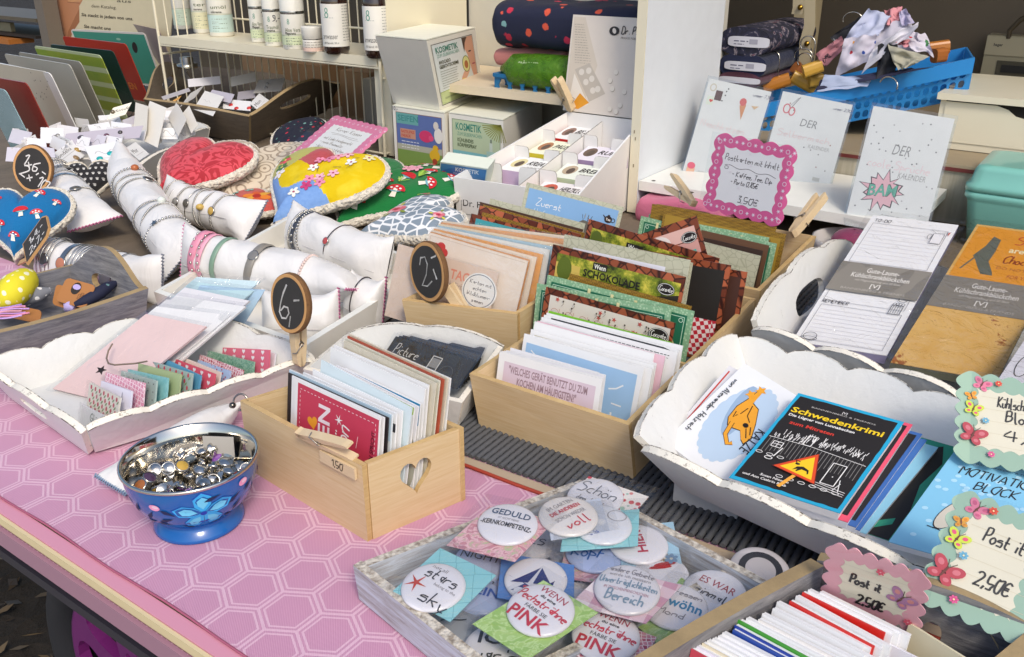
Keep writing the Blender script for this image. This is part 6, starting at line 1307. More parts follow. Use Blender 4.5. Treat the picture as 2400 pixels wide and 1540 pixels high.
carton('white carton with soap animals picture, lower left of the stack', (fl(f1), fl(f2), fl(f2) + fl(dep)), (f1, f2, f2 + dep), {0: seifen}); carton('white carton with beach and spray bottle picture, right of the soap carton', (fl(f3), fl(f4), fl(b2)), (f3, f4, b2), {0: spray})
zq = zt + .004; g1, g2, g3 = P(2, 1330, 874, zq), P(2, 1725, 934, zq), P(2, 2090, 775, zq); h1, h2, h3 = PV(2, 1200, 283, g1), PV(2, 1610, 348, g2), PV(2, 2003, 182, g3); dx = P(2, 1200, 283, .285)
zz = (h1.z + h2.z + h3.z) / 3; h2 = P(2, 1610, 348, zz); h1 = h2 + (g1 - g2) * 1.04; h3 = h2 + (g3 - g2) * 1.03
carton('white carton showing half a face and an avocado, on top of the stack', (g1, g2, g3), (h1, h2, h3), {1: avocado})
TL, TR, BL_ = P(6, 1590, 185, .10), P(6, 1960, 240, .10), P(6, 1560, 500, .0); b = MB(); a, w_, h_ = slab(b, TL, TR, BL_, .03, 'dde2d2')
a.rect(w_ * .02, h_ * .72, w_ * .98, h_ * .97, '4f86bc'); a.ell(w_ * .35, h_ * .74, w_ * .3, h_ * .16, '3a6fb0', 18); a.text('KOSMETIK', w_ * .34, h_ * .84, h_ * .09, 'eef2f6', True, wd=w_ * .5); a.text('ZUM SELBERMACHEN', w_ * .30, h_ * .76, h_ * .05, 'cfe0ee', wd=w_ * .4); leaf_logo(a, w_ * .28, h_ * .26, h_ * .10); a.line([(0, h_ * .55), (w_, h_ * .6)], .001, '8aa05a')
tag(b.build('carton'), 'pale green carton with blue oval peeking out behind the green heart', 'box', 'white cosmetic cartons')
# ---- white compartment display box with lid standing up behind
FL_, FR_, = P(7, 150, 150, .082), P(7, 1135, 290, .082); BL_ = P(3, 800, 948, .168); BR_ = G(-.815, BL_.dot(N), .168)
rim = [FL_, FR_, BR_, BL_]; base = [V((lerp(p.x, sum(q.x for q in rim) / 4, .03), lerp(p.y, sum(q.y for q in rim) / 4, .03), .0)) for p in rim]
pb = thing('display_box', 'white cardboard display box with compartments and picture lid beside the white panel', 'display box', V(((FL_.x + BR_.x) / 2, (FL_.y + BR_.y) / 2, 0)))
wp = paint('e6e3df', .5); open_box(pb, base, rim, .0035, wp, paint('f1efe8', .5), names=('front_panel', 'side_panel', 'back_panel', 'side_panel'))
def ip(s, t, z): q = lerp(lerp(FL_, FR_, s), lerp(BL_, BR_, s), t); return q + UP * (z - .12)
b = MB(); k = [ip(s, t, .055) for s, t in ((.03, .03), (.97, .03), (.97, .97), (.03, .97))]; b.prism(k, [p + UP * .002 for p in k], wp); b.build('inner_tray', pb)
tabs = [(1, 0), (1, .72), (.97, .9), (.9, .98), (.78, 1), (0, 1)]
def part(s0, t0, s1, t1, z0, z1, tab=False):
 A_, B_ = ip(s0, t0, z0), ip(s1, t1, z0); b = MB(); n = (B_ - A_).cross(UP).normalized(); f = lambda x, y: lerp(A_, B_, x) + UP * (z1 - z0) * y
 b.plate([(0, 0)] + (tabs if tab else [(1, 0), (1, 1), (0, 1)]), [], f, lambda x, y: f(x, y) - n * .0022, wp, paint('8d8880')); b.build('divider', pb)
part(.5, .02, .5, .98, .058, .112)
for k in range(1, 4):
 for s0 in (.02, .515): part(s0, k / 4, s0 + .15, k / 4, .058, .116, True); part(s0 + .463, k / 4, s0 + .31, k / 4, .058, .116, True)
BXS = [(.06, .30, 'KREATIV', 'efeae6', 'c9b0cc', 'd8cc9a', 'lilac'), (.56, .05, 'HERZKLOPF', 'efe4e2', 'd8806e', 'c0563e', 'coral'), (.56, .30, 'BREMS', 'e6ebdc', 'c2d2ae', 'b8a48a', 'pale green'), (.06, .55, 'PAUSEN', 'efead0', 'd9cc3a', 'a8744e', 'yellow'), (.06, .78, 'BIS ZUM', 'efe8e6', 'c8201c', '8a6a5e', 'bright red'), (.56, .55, 'RUHE', 'e6dfe6', 'a890b4', '6d584a', 'violet')]
for s0, t0, tx, col, side, pic, nm in BXS:
 A_ = ip(s0, t0 + .02, .06); B_ = ip(s0 + .40, t0 + .02, .06); D_ = ip(s0, t0 + .215, .06); hz = UP * .034; b = MB(); b.box(A_, B_ - A_, D_ - A_, hz, side, col); u, v = (B_ - A_), (D_ - A_); a = Art(b, flatmap(A_ + hz, u, v)); w_, h_ = u.length, v.length
 a.ell(w_ * .22, h_ * .55, w_ * .15, h_ * .3, pic, 14); a.ell(w_ * .25, h_ * .5, w_ * .08, h_ * .2, '5a4a3e', 10); a.text(tx, w_ * .42, h_ * .5, h_ * .26, '2a2422', True, wd=w_ * .54, shear=.2); a.scribble(w_ * .5, w_ * .9, h_ * .35, .002, '8a807a'); a.scribble(w_ * .5, w_ * .85, h_ * .2, .002, '8a807a')
 tag(b.build('small_box'), f'small {nm} gift box lettered {tx} in the white display box', 'small box', 'little boxes in the display compartments')
A_ = ip(.05, .02, .092); B_ = ip(.46, .02, .094); D_ = ip(.05, .10, .096); b = MB(); b.box(A_, B_ - A_, D_ - A_, UP * .002, '6fbcdc'); u, v = B_ - A_, D_ - A_; Art(b, flatmap(A_ + UP * .002, u, v)).pen('Dr. P. Lach', u.length * .3, v.length * .3, v.length * .45, '24486a', .0009); tag(b.build('note'), 'bright blue handwritten note in the front compartment of the display box', 'note')
b = MB(); A_, B_ = base[0], base[1]; u = (B_ - A_).normalized(); n = u.cross(UP); a = Art(b, flatmap(lerp(base[0], rim[0], .25) + n * .0006, u, UP)); a.frame(.012, -.008, .10, .030, .0008, '2a2a2a'); a.text('Dr. P.', .016, .008, .014, '2a2522'); b.build('lettering', pb)
Lb, Rb = BL_ + UP * .002, BR_ + UP * .002; u = (Rb - Lb).normalized(); bk = V((-u.y, u.x, 0)); up = (UP * .985 + bk * .17).normalized(); n = u.cross(up).normalized(); q0 = plane_hit(3, (752, 118), Lb, n); hh = (q0 - Lb).dot(up); Lb0 = Lb + u * (q0 - Lb).dot(u) * .2
b = MB(); wd = (Rb - Lb).length * .985; a, w_, h_ = slab(b, Lb + up * hh - u * .012, Lb + up * hh + u * wd, Lb - u * .012, .003, 'd9cfc4')
a.poly([(w_ * .02, h_ * .02), (w_ * .02, h_ * .98), (w_ * .16, h_ * .98), (w_ * .38, h_ * .50), (w_ * .25, h_ * .06)], 'd0c4b4')
for k in range(16): a.scribble(w_ * (.035 + .012 * k * .3), w_ * (.15 + .010 * k), h_ * (.90 - .026 * k), .002, '8f857a')
Q = [(w_ * .10, h_ * .40), (w_ * .32, h_ * .09), (w_ * .20, h_ * .03), (w_ * .06, h_ * .05)]
a.poly(Q[::-1], 'e6ded2'); a.poly([(w_ * .09, h_ * .04), (w_ * .20, h_ * .20), (w_ * .33, h_ * .11), (w_ * .20, h_ * .03)][::-1], 'dd982a'); a.poly([(w_ * .10, h_ * .44), (w_ * .28, h_ * .52), (w_ * .52, h_ * .22), (w_ * .33, h_ * .12)][::-1], 'bdb3a6')
for x, y in ((.19, .42), (.28, .44), (.26, .32), (.36, .24), (.42, .26), (.33, .36)): a.ell(w_ * x, h_ * y, w_ * .035, h_ * .034, 'd9d1c6', 14)
for x, y in ((.62, .45), (.56, .36), (.60, .28), (.75, .26), (.72, .12), (.60, .07), (.68, .05)): a.ell(w_ * x + .001, y * h_ - .001, w_ * .028, h_ * .028, 'a89c8e', 12); a.ell(w_ * x, y * h_, w_ * .027, h_ * .027, 'e0d8cc', 12)
a.ell(w_ * .54, h_ * .86, w_ * .062, h_ * .045, '2b2624', 22); a.ell(w_ * .54, h_ * .86, w_ * .022, h_ * .03, 'd9d0c6', 12, .5); a.pen('Dr. P. Lace', w_ * .63, h_ * .835, h_ * .075, '2b2624', .0018, width=w_ * .355); a.text('PRAXIS FÜR HUMORME', w_ * .63, h_ * .785, h_ * .022, '6a625a', wd=w_ * .36)
b.build('picture_lid', pb)
tp = plane_hit(3, (840, 935), Lb - bk * .004, n); tl_ = plane_hit(3, (700, 660), Lb - bk * .05, n); clothespin('wooden clothespin on the corner of the white display box', tp, tl_, V((.6, -.8, .2)), 1.5)
# ---- compartment behind: blanket, fabric, bottles, blue crate
@mat
def navy_floral(q):
 d = q.vor(30); c = q.n('ShaderNodeSeparateColor', {0: q.vor(30, 'F1', None, 1.0, 1)}).outputs[0]; col = q.ramp(c, [(.0, 'c22a44'), (.4, 'd8563c'), (.6, '7aa6a6'), (.8, 'c02a4c')], 'CONSTANT'); n = q.noise(120, 3)
 q.set(Base_Color=q.mix(q.ramp(q.math('MULTIPLY_ADD', n, .22, d), [(.34, 1.0), (.38, 0.0)]), lin('1a1e38'), col), Roughness=.8).bump(q.noise(14, 3), .3, .01); return q.m
def folded(name, label, cat, s0, s1, d0, d1, z0, z1, mt, seed=0, group=None, sag=.01):
 b = MB(); rows = []
 for i in range(33):
  t = i / 32; e = min(1, (1 - abs(2 * t - 1)) * 16) ** .5; row = []
  for j in range(32):
   a_ = 2 * math.pi * j / 32; c, s = math.cos(a_), math.sin(a_); y = math.copysign(abs(c) ** .45, c); z = math.copysign(abs(s) ** .6, s)
   p = G(lerp(s0, s1, t), (d0 + d1) / 2 + (d1 - d0) / 2 * y * (.9 + .1 * e), (z0 + z1) / 2 + (z1 - z0) / 2 * z * (.55 + .45 * e)); p += V((noise.noise(p * 9 + V((seed, 0, 0))), noise.noise(p * 9 + V((0, seed, 0))), noise.noise(p * 11 + V((0, 0, seed))))) * sag; row.append(p)
  rows.append(row)
 b.grid(rows, mt, True, True); b.add(rows[0], [tuple(range(32))[::-1]], mt); b.add(rows[-1], [tuple(range(32))], mt); return tag(b.build(name), label, cat, group)
sq = lambda w, x, y, d: PD(w, x, y, d).dot(T); zq_ = lambda w, x, y, d: PD(w, x, y, d).z
folded('folded_blanket', 'navy blanket with red flower bunches in the middle compartment', 'blanket', sq(3, 150, 300, 1.66), sq(3, 1390, 200, 1.66), 1.655, 1.86, zq_(3, 300, 430, 1.66), zq_(3, 300, 10, 1.66), navy_floral(), 1, None, .008)
folded('folded_fabric', 'salmon pink fabric under the navy blanket', 'fabric', sq(3, 165, 500, 1.68), sq(3, 760, 500, 1.68), 1.68, 1.80, zq_(3, 300, 560, 1.68), zq_(3, 300, 420, 1.68), fab('c9827c'), 4, None, .015)
@mat
def green_plastic(q):
 n = q.noise(60, 4); q.set(Base_Color=q.mix(n, lin('2f7a22'), lin('8fc83a')), Roughness=.08, Transmission_Weight=.55, IOR=1.3).bump(q.noise(55, 4, dist=1), .8, .006); return q.m
root = thing('bottle_pack', 'green plastic bottles lying in the blue crate', 'bottle', PD(3, 500, 700, 1.66)); cA, cB = PD(3, 260, 600, 1.665), PD(3, 820, 640, 1.665); ax = (cB - cA); b = MB(); L_ = ax.length
b.lathe([(.008, -.005), (.012, .0), (.02, .012), (.034, .03), (.036, .06), (.035, .075), (.037, .085), (.036, L_ + .05), (.02, L_ + .06)], cA + UP * .004, green_plastic(), 28, ax); b.build('body', root)
b = MB(); a = Art(b, lambda x, y, z: cA + ax.normalized() * (.055 + x) + UP * (y) + (C0 - cA).normalized() * (.0375 + z)); a.rect(0, -.018, .036, .004, 'd2d0c0')
for k in range(11): a.rect(.002 + .0012 * k, -.012, .0026 + .0012 * k, -.002, '3a3a34'); a.z -= a.st
a.text('GRÖNINGER', -.018, .010, .012, 'c9dcae', True, wd=.055); b.build('label', root)
@mat
def crate_blue(q): q.set(Base_Color=lin('1c6a9c'), Roughness=.4); return q.m
z0, z1 = zq_(3, 500, 860, 1.64), zq_(3, 500, 655, 1.64); s0, s1 = sq(3, 180, 700, 1.64), sq(3, 1000, 800, 1.64); root = thing('bottle_crate', 'blue plastic crate with hexagon openings under the green bottles', 'crate', G((s0 + s1) / 2, 1.72, z0))
def crate_wall(A_, B_, hz, nh):
 b = MB(); hx = []
 for k in range(nh):
  for r_ in (0,): cx = (k + .7) / (nh + .4); hx.append([(cx + .30 / nh * math.cos(1.047 * i) * 1.3, .5 + .33 * math.sin(1.047 * i)) for i in range(6)])
 n = (B_ - A_).cross(UP).normalized(); f = lambda x, y: lerp(A_, B_, x) + UP * hz * y; b.plate([(0, 0), (1, 0), (1, 1), (0, 1)], hx, f, lambda x, y: f(x, y) - n * .004, crate_blue()); b.box(A_ + UP * hz * .86 + n * .0045, B_ - A_, -n * .004, UP * hz * .15, crate_blue()); b.build('side_panel', root)
crate_wall(G(s0, 1.64, z0), G(s1, 1.64, z0), z1 - z0, 7); crate_wall(G(s1 + .001, 1.641, z0), G(s1 + .001, 1.80, z0), z1 - z0, 4); crate_wall(G(s0 - .001, 1.80, z0), G(s0 - .001, 1.641, z0), z1 - z0, 4)
b = MB(); b.box(G(s0, 1.645, z0 + .001), T * (s1 - s0), N * .15, UP * .003, crate_blue()); b.build('floor_panel', root)
# ================================================================ right rear
@mat
def bolt_print(q):
 n = q.noise(26, 4, dist=2.2); q.set(Base_Color=q.ramp(n, [(.4, '1b1c2c'), (.55, '2b2c44'), (.6, '9a8f96'), (.64, '221e30'), (.72, '7a3a50')]), Roughness=.8); return q.m
for i, (x0, x1, y0, y1, bx0, bx1, by0, by1) in enumerate(((60, 462, 208, 412, 150, 462, 288, 358), (60, 432, 412, 575, 118, 430, 428, 518), (60, 385, 552, 650, 70, 380, 600, 640))):
 dd = 1.93; p0, p1 = PD(4, x0, y1, dd), PD(4, x1, y0, dd); wd, hh = (p1 - p0).dot(T), p1.z - p0.z; root = thing('fabric_bolt', ['dark printed fabric bolt with white end card, topmost of three', 'dark blue fabric bolt in the middle of the stack', 'reddish patterned fabric bolt at the bottom of the stack'][i], 'fabric bolt', p0 + T * wd / 2, 'stacked fabric bolts'); o = p0 + UP * hh / 2 + T * wd / 2
 for nm, sx, sz, y_0, y_1, mt in (('fabric', wd / 2, hh / 2 * .96, 0, .3, [bolt_print(), fab('242a44'), fab('5d3a48')][i]), ('end_card', abs(PD(4, bx1, by0, dd).dot(T) - PD(4, bx0, by0, dd).dot(T)) / 2, hh * .17, -.004, -.0005, paint('c9c9d2'))):
  b = MB(); lp = oval_loop(0, 0, sx, sz, 28, 2.5 if nm == 'fabric' else 5); sh = T * (wd / 2 - sx) if nm == 'end_card' else V((0, 0, 0)); b.prism([o + sh + T * x + UP * y + N * y_1 for x, y in lp], [o + sh + T * x + UP * y + N * y_0 for x, y in lp], mt)
  if nm == 'end_card' and i < 2: a = Art(b, flatmap(o + sh - N * .0042, T, UP)); a.scribble(-sx * .7, sx * .0, .0, .004, '5a5a70'); a.scribble(-sx * .7, -sx * .2, -.006, .003, '5a5a70'); a.rect(sx * .05, -.004, sx * .45, .006, '9a9aa8')
  b.build(nm, root)
for i, (xs, w_) in enumerate(((((690, -300), (680, 60), (670, 108)), .018), (((770, -300), (765, 200), (730, 320), (725, 488)), .018))):
 pts = [PD(4, x, y, 2.1) for x, y in xs]; root = thing('hanging_strap', ['short cream strap with brass snap hanging at top right of the panel', 'long cream strap hanging beside the short one'][i], 'strap', pts[-1], 'cream straps'); b = MB(); rows = [[p - T * w_, p + T * w_ * .4] for p in pts]; b.grid(rows, paint('b5a88a', .6)); b.grid([[p + N * .004 for p in r_[::-1]] for r_ in rows], paint('a0936f', .6)); b.build('band', root)
 p = PD(4, *((678, 55), (728, 328))[i], 2.095); b = MB(); b.lathe([(.006, 0), (.006, .002), (.001, .004)], p, metal('b08a3a', .3), 14, -N); b.build('snap', root)
# laundry basket
A_, C_ = PD(4, 330, 800, 1.90), PD(4, 1985, 436, 2.0); u = (C_ - A_).normalized(); bk = V((-u.y, u.x, 0)).normalized(); hz = .075; root = thing('laundry_basket', 'bright blue plastic laundry basket with oval holes heaped with clothes', 'basket', V(((A_.x + C_.x) / 2, (A_.y + C_.y) / 2, .111)) + bk * .1)
@mat
def basket_blue(q): q.set(Base_Color=lin('2a86cc'), Roughness=.35); return q.m
b = MB(); wl = (C_ - A_).length; hs = []
for j in range(3):
 for k in range(26): cx = (k + .7) / 26.6 + (.0 if j % 2 else .0); hs.append(oval_loop(cx, .16 + .26 * j, .0135, .10, 12, 2.5))
O_ = A_ - UP * (hz + .004); f = lambda x, y: O_ + u * (wl * x) + UP * (hz * y) + bk * (.012 * (1 - y)); b.plate([(0, 0), (1, 0), (1, 1), (0, 1)], hs, f, lambda x, y: f(x, y) + bk * .003, basket_blue()); b.build('front_wall', root)
b = MB(); n_ = -bk; q = A_ - UP * .028; b.prism([q + n_ * .006, q + u * wl + n_ * .006, q + u * wl + bk * .004, q + bk * .004], [q + UP * .03 + n_ * .006, q + u * wl + UP * .03 + n_ * .006, q + u * wl + bk * .004 + UP * .03, q + bk * .004 + UP * .03], basket_blue()); b.build('rim', root)
for x in (0, 1):
 b = MB(); o = O_ + u * (wl * x); b.box(o + bk * .016, u * .003, bk * .22, UP * hz, basket_blue()); b.build('end_wall', root)
b = MB(); b.box(O_ + bk * .24, u * wl, bk * .003, UP * hz, basket_blue()); b.build('back_wall', root); b = MB(); b.box(O_ + bk * .02, u * wl, bk * .218, UP * .003, basket_blue()); b.build('floor', root)
# clothes heaped on the basket
@mat
def kids_print(q):
 d = q.vor(42); c = q.n('ShaderNodeSeparateColor', {0: q.vor(42, 'F1', None, 1.0, 1)}).outputs[0]; col = q.ramp(c, [(0, '2a4a9a'), (.35, 'b8283a'), (.6, '3f7a4a'), (.8, 'd99a3a')], 'CONSTANT')
 q.set(Base_Color=q.mix(q.ramp(q.math('MULTIPLY_ADD', q.noise(90, 2), .2, d), [(.24, 1.0), (.27, 0.0)]), lin('cfcad8'), col), Roughness=.85); return q.m
@mat
def flamingo_print(q):
 n = q.noise(32, 3, dist=2); q.set(Base_Color=q.mix(q.ramp(n, [(.56, 0.0), (.58, 1.0), (.62, 1.0), (.64, 0.0)]), lin('d8929a'), lin('3a2a34')), Roughness=.85); return q.m
@mat
def dark_print(q):
 n = q.noise(30, 4, dist=1); q.set(Base_Color=q.ramp(n, [(.45, '24252b'), (.6, '2f3038'), (.64, '8d8f92')]), Roughness=.85); return q.m
CL = [('pink cloth with black cartoon lines hanging at the left of the basket heap', ((792, 405), (985, 270), (1020, 350), (865, 500)), (1.97, 1.99), flamingo_print(), .004), ('white cloth with cherries and bears, largest piece of the heap', ((1010, 290), (1245, 255), (1215, 440), (930, 585)), (1.96, 1.95), kids_print(), .010),
  ('pale blue printed cloth peaking at the top left of the heap', ((1190, 62), (1350, 120), (1260, 270), (1010, 292)), (2.02, 1.99), paint('b9bfd8', .85), .010), ('pink cloth with black lines at the top of the heap', ((1300, 75), (1440, 48), (1420, 200), (1330, 190)), (2.05, 2.02), flamingo_print(), .012), ('striped lilac cloth at the top right of the heap', ((1420, 90), (1470, 62), (1530, 170), (1440, 200)), (2.04, 2.01), paint('b8b2cf', .85), .008),
  ('white folded cloth edge running diagonally across the heap', ((1240, 330), (1560, 165), (1555, 215), (1130, 560)), (1.94, 1.93), paint('dedbe4', .85), .010), ('dark navy cloth at the back left of the heap', ((900, 280), (1130, 120), (1190, 200), (960, 330)), (2.04, 2.03), dark_print(), .008), ('grey black figured cloth in the front of the heap', ((1260, 340), (1400, 330), (1390, 570), (1240, 590)), (1.93, 1.915), dark_print(), .012),
  ('olive grey cloth fold falling over the right front of the heap', ((1330, 330), (1640, 430), (1500, 500), (1410, 530)), (1.92, 1.905), paint('a8a594', .85), .010), ('blue orange printed cloth at the right of the heap', ((1500, 240), (1600, 250), (1690, 430), (1480, 350)), (1.98, 1.94), kids_print(), .012), ('navy cloth lying low along the basket rim', ((830, 600), (1480, 520), (1690, 500), (800, 690)), (1.93, 1.90), paint('2a2c48', .85), .008),
  ('light blue cloth edge low at the left of the basket heap', ((860, 560), (1210, 590), (1180, 650), (805, 685)), (1.915, 1.90), paint('a9b4cf', .85), .006), ('pink white cloth in the middle right of the heap', ((1380, 290), (1500, 300), (1490, 350), (1360, 330)), (1.95, 1.94), flamingo_print(), .010), ('white cotton cloth filling the centre of the heap', ((1200, 180), (1500, 150), (1560, 430), (1150, 430)), (2.03, 1.97), paint('c9c6d4', .85), .014)]
for k, (lb, qd, ds, mt, amp) in enumerate(CL):
 d0 = 2.0 - 1.96; off = .03; c4 = [PD(4, *qd[0], ds[0] + off), PD(4, *qd[1], ds[0] + off), PD(4, *qd[2], ds[1] + off), PD(4, *qd[3], ds[1] + off)]; rows = []; back = []
 for i in range(17):
  row = []
  for j in range(17):
   u_, v_ = j / 16, i / 16; p = lerp(lerp(c4[0], c4[1], u_), lerp(c4[3], c4[2], u_), v_); fd = math.sin((u_ * 2.2 + v_ * 1.1 + k) * 3.1) * .6 + noise.noise(V((u_ * 3.5, v_ * 3.5, k * 3))) * 1.2; row.append(p - N * (amp * fd) + UP * (amp * .5 * noise.noise(V((u_ * 4, v_ * 4, k * 5 + 1)))))
  rows.append(row)
 b = MB(); b.grid(rows[::-1], mt, True); b.grid([[p + N * .004 for p in r_] for r_ in rows], mt, True); tag(b.build('cloth'), lb, 'cloth', 'clothes heaped on the basket')
HG = [((400, 655), (600, 590), 'orange wooden hanger sticking out left of the basket'), ((615, 570), (790, 665), 'yellow wooden hanger end beside the basket'), ((640, 500), (690, 560), 'small brown hanger end by the strap'), ((700, 540), (840, 490), 'upper yellow hanger beside the clothes'), ((740, 610), (840, 600), 'short yellow hanger under the clothes'), ((1640, 370), (1790, 350), 'orange hanger end right of the clothes'), ((1680, 420), (1760, 410), 'brown hanger end right of the clothes')]
for i, (p0, p1, lb) in enumerate(HG):
 A_, B_ = PD(4, *p0, 2.0 + .03 * (i % 3)), PD(4, *p1, 2.02 + .03 * (i % 3)); ax = (B_ - A_).normalized(); up = UP - ax * ax.z; up.normalize(); n = ax.cross(up); root = thing('clothes_hanger', lb, 'hanger', A_, 'wooden clothes hangers'); b = MB()
 lp = oval_loop(0, 0, .011, .014, 14, 3); b.prism([A_ + n * x + up * y for x, y in lp], [B_ + n * x + up * y for x, y in lp], paint(['b8762a', 'c2963a', 'a8683a', 'c89c40', 'c29a42', 'b5702c', 'a4622e'][i], .35)); b.build('bar', root)
 if i in (0, 1, 3):
  b = MB(); c = lerp(A_, B_, .6) + up * .014; b.tube([c, c + UP * .02] + [c + UP * (.036 + .016 * math.sin(t)) + T * (-.016 + .016 * math.cos(t)) for t in [.35 * k for k in range(12)]], .0016, metal('b8b4ac', .2), 6); b.build('hook', root)
for i, (x, y, d) in enumerate(((1070, 150, 2.06), (1340, 640, 1.915), (700, 420, 2.05))):
 c = PD(4, x, y, d); b = MB(); b.tube([c + T * (.020 * math.cos(t)) + UP * (.016 * math.sin(t)) - N * (.012 * math.cos(t) if i == 1 else 0) for t in [(-.3 if i == 1 else .2) + .25 * k for k in range(14)]], .0016, metal('b8b4ac', .2), 6); tag(b.build('hanger_hook'), ['wire hanger hook above the clothes heap', 'wire hanger hook over the basket rim', 'wire hook hanging beside the long strap'][i], 'hook')
# drawer unit, fuse box, mint case
dr = thing('drawer_unit', 'cream drawer unit with cut-out handles at the right edge', 'drawer unit', G(-.1, 2.05, .111)); b = MB(); dz = .219
b.box(G(-.352, 1.946, .112), T * .62, N * .30, UP * (dz - .125), cream_lacquer()); b.build('carcass', dr); b = MB(); b.box(G(-.358, 1.935, dz - .0125), T * .632, N * .33, UP * .0125, cream_lacquer()); b.build('top', dr)
def dfront(z0, z1):
 b = MB(); o = G(-.342, 1.944, z0); w_, h_ = .60, z1 - z0; c0 = .10; top = [(1, 1), (.62, 1), (.56, .95), (.52, .80), (.46, .70), (.26, .70), (.21, .78), (.185, .92), (.15, 1), (0, 1)]
 f = lambda x, y: o + T * (w_ * x) + UP * (h_ * y); b.plate([(0, 0), (1, 0)] + top, [], f, lambda x, y: f(x, y) + N * .0015, cream_lacquer(), paint('b8ae92')); b.build('drawer_front', dr); b = MB(); b.box(o + UP * .001 + N * .0017, T * w_, N * .0002, UP * (h_ + .004), paint('17130e', .9)); b.build('gap_shade_sheet', dr)  # last box: thin dark sheet stands in for shade inside the handle cut-out
dfront(.126, .203)
fb_ = thing('fuse_box', 'cream fuse box with dark window on the rear wall', 'fuse box', PD(4, 2180, 600, 2.55)); p0, p1 = PD(4, 2010, 640, 2.55), PD(4, 2600, 290, 2.55); b = MB(); W_ = (p1 - p0).dot(T); hh = p1.z - p0.z; b.box(V((p0.x, p0.y, p0.z)), T * W_, N * .06, UP * hh, paint('9c9478', .5)); b.build('case', fb_)
b = MB(); b.box(p0 - N * .003 + UP * hh * .62, T * W_, N * .0028, UP * hh * .36, paint('aaa184', .5)); a = Art(b, flatmap(p0 - N * .0031 + UP * hh * .62, T, UP)); a.text('hager', W_ * .12, hh * .18, hh * .055, '2a2a2c', True); b.build('cover', fb_)
b = MB(); b.box(p0 - N * .002 + UP * hh * .22 + T * W_ * .22, T * W_ * .7, N * .0018, UP * hh * .30, '4a4534'); b.box(p0 - N * .004 + UP * hh * .30 + T * W_ * .3, T * W_ * .5, N * .0018, UP * hh * .14, '1f1d18'); b.build('window', fb_)
b = MB(); b.tube([PD(4, 2240, 290, 2.55), PD(4, 2250, 230, 2.55), PD(4, 2330, 150, 2.55), PD(4, 2500, 60, 2.55)], .006, paint('4a3f2c', .6)); tag(b.build('power_cable'), 'brown cable rising from the fuse box', 'cable')
def rbox(b, c, u, v, lx, ly, z0, z1, rad, m, k0=1.0, k1=1.0, n=6, layers=None):
 def loop(kx, z):
  o = []
  for cx, cy, a0 in ((1, 1, 0), (-1, 1, 90), (-1, -1, 180), (1, -1, 270)):
   for i in range(n + 1): t = R(a0 + 90 * i / n); o.append(c + u * (kx * (cx * (lx - rad) + rad * math.cos(t))) + v * (kx * (cy * (ly - rad) + rad * math.sin(t))) + UP * z)
  return o
 rows = [loop(k, z) for k, z in (layers or ((k0, z0), (k1, z1)))]; b.grid(rows, m, True, True); b.add(rows[0], [tuple(range(len(rows[0])))[::-1]], m); b.add(rows[-1], [tuple(range(len(rows[-1])))], m)
mc = P(8, 1850, 562, .0); u, v = (P(8, 2310, 700, 0) - mc).normalized(), None; u = T; v = N; c = mc + u * .125 + v * .085; mint = glossy('7fc0b2', .32); r = thing('plastic_case', 'mint green hinged plastic case beside the drawer unit', 'plastic case', c)
b = MB(); rbox(b, c, u, v, .125, .085, 0, 0, .02, mint, layers=((.86, .002), (.9, .006), (.985, .078), (1.0, .082), (1.03, .086), (1.03, .094), (1.0, .096))); b.build('base', r)
b = MB(); rbox(b, c, u, v, .125, .085, 0, 0, .02, mint, layers=((1.0, .0965), (1.04, .098), (1.04, .108), (.99, .112), (.965, .132), (.93, .140), (.82, .142))); b.build('lid', r)
b = MB(); b.box(c - v * .091 + u * .01 + UP * .086, u * .04, -v * .005, UP * .02, mint); b.build('latch', r)
# ---- calendars in clear stands
zs = .0665; c3l, c3r = P(8, 1060, 348, zs), P(8, 1590, 388, zs); cu = (c3r - c3l).normalized(); cb_ = V((-cu.y, cu.x, 0)); cup = (UP * .93 + cb_ * .36).normalized(); cn = cu.cross(cup).normalized()
def dots(a, w, h, n, cols):
 for i in range(n): a.ell(random.uniform(.05, .95) * w, random.uniform(.05, .95) * h, .0014, .0014, random.choice(cols), 8); a.z -= a.st
def cal_bam(a, w, h):
 dots(a, w, h, 46, ['8f8d8e', '6d6b6e', 'a9a4a4']); a.text('DER', w * .36, h * .60, h * .10, '8b8886', wd=w * .22, shear=.15); a.pen('coole Sprüche', w * .10, h * .47, h * .075, 'e2c2c4', .0012, width=w * .76); a.text('KALENDER', w * .50, h * .40, h * .055, 'a09c9a', wd=w * .34, shear=.1)
 c = (w * .36, h * .26); K = 13
 for kk, col in ((1.1, '2a2628'), (1.0, 'dba6ae')): a.poly([(c[0] + (w * (.255 if i % 2 == 0 else .165)) * kk * math.cos(math.pi * i / K) * (1 + .15 * math.sin(i * 1.7)), c[1] + h * (.17 if i % 2 == 0 else .105) * kk * math.sin(math.pi * i / K) * (1 + .15 * math.cos(i * 2.1))) for i in range(2 * K)], col)
 a.text('BAM', c[0], c[1] - h * .045, h * .115, '2a3230', True, 'c', wd=w * .36, rot=.12, shear=.15); a.text('BAM', c[0], c[1] - h * .04, h * .10, '4fa48c', True, 'c', wd=w * .34, rot=.12, shear=.15); a.scribble(w * .42, w * .75, h * .05, .002, 'a9a6a4')
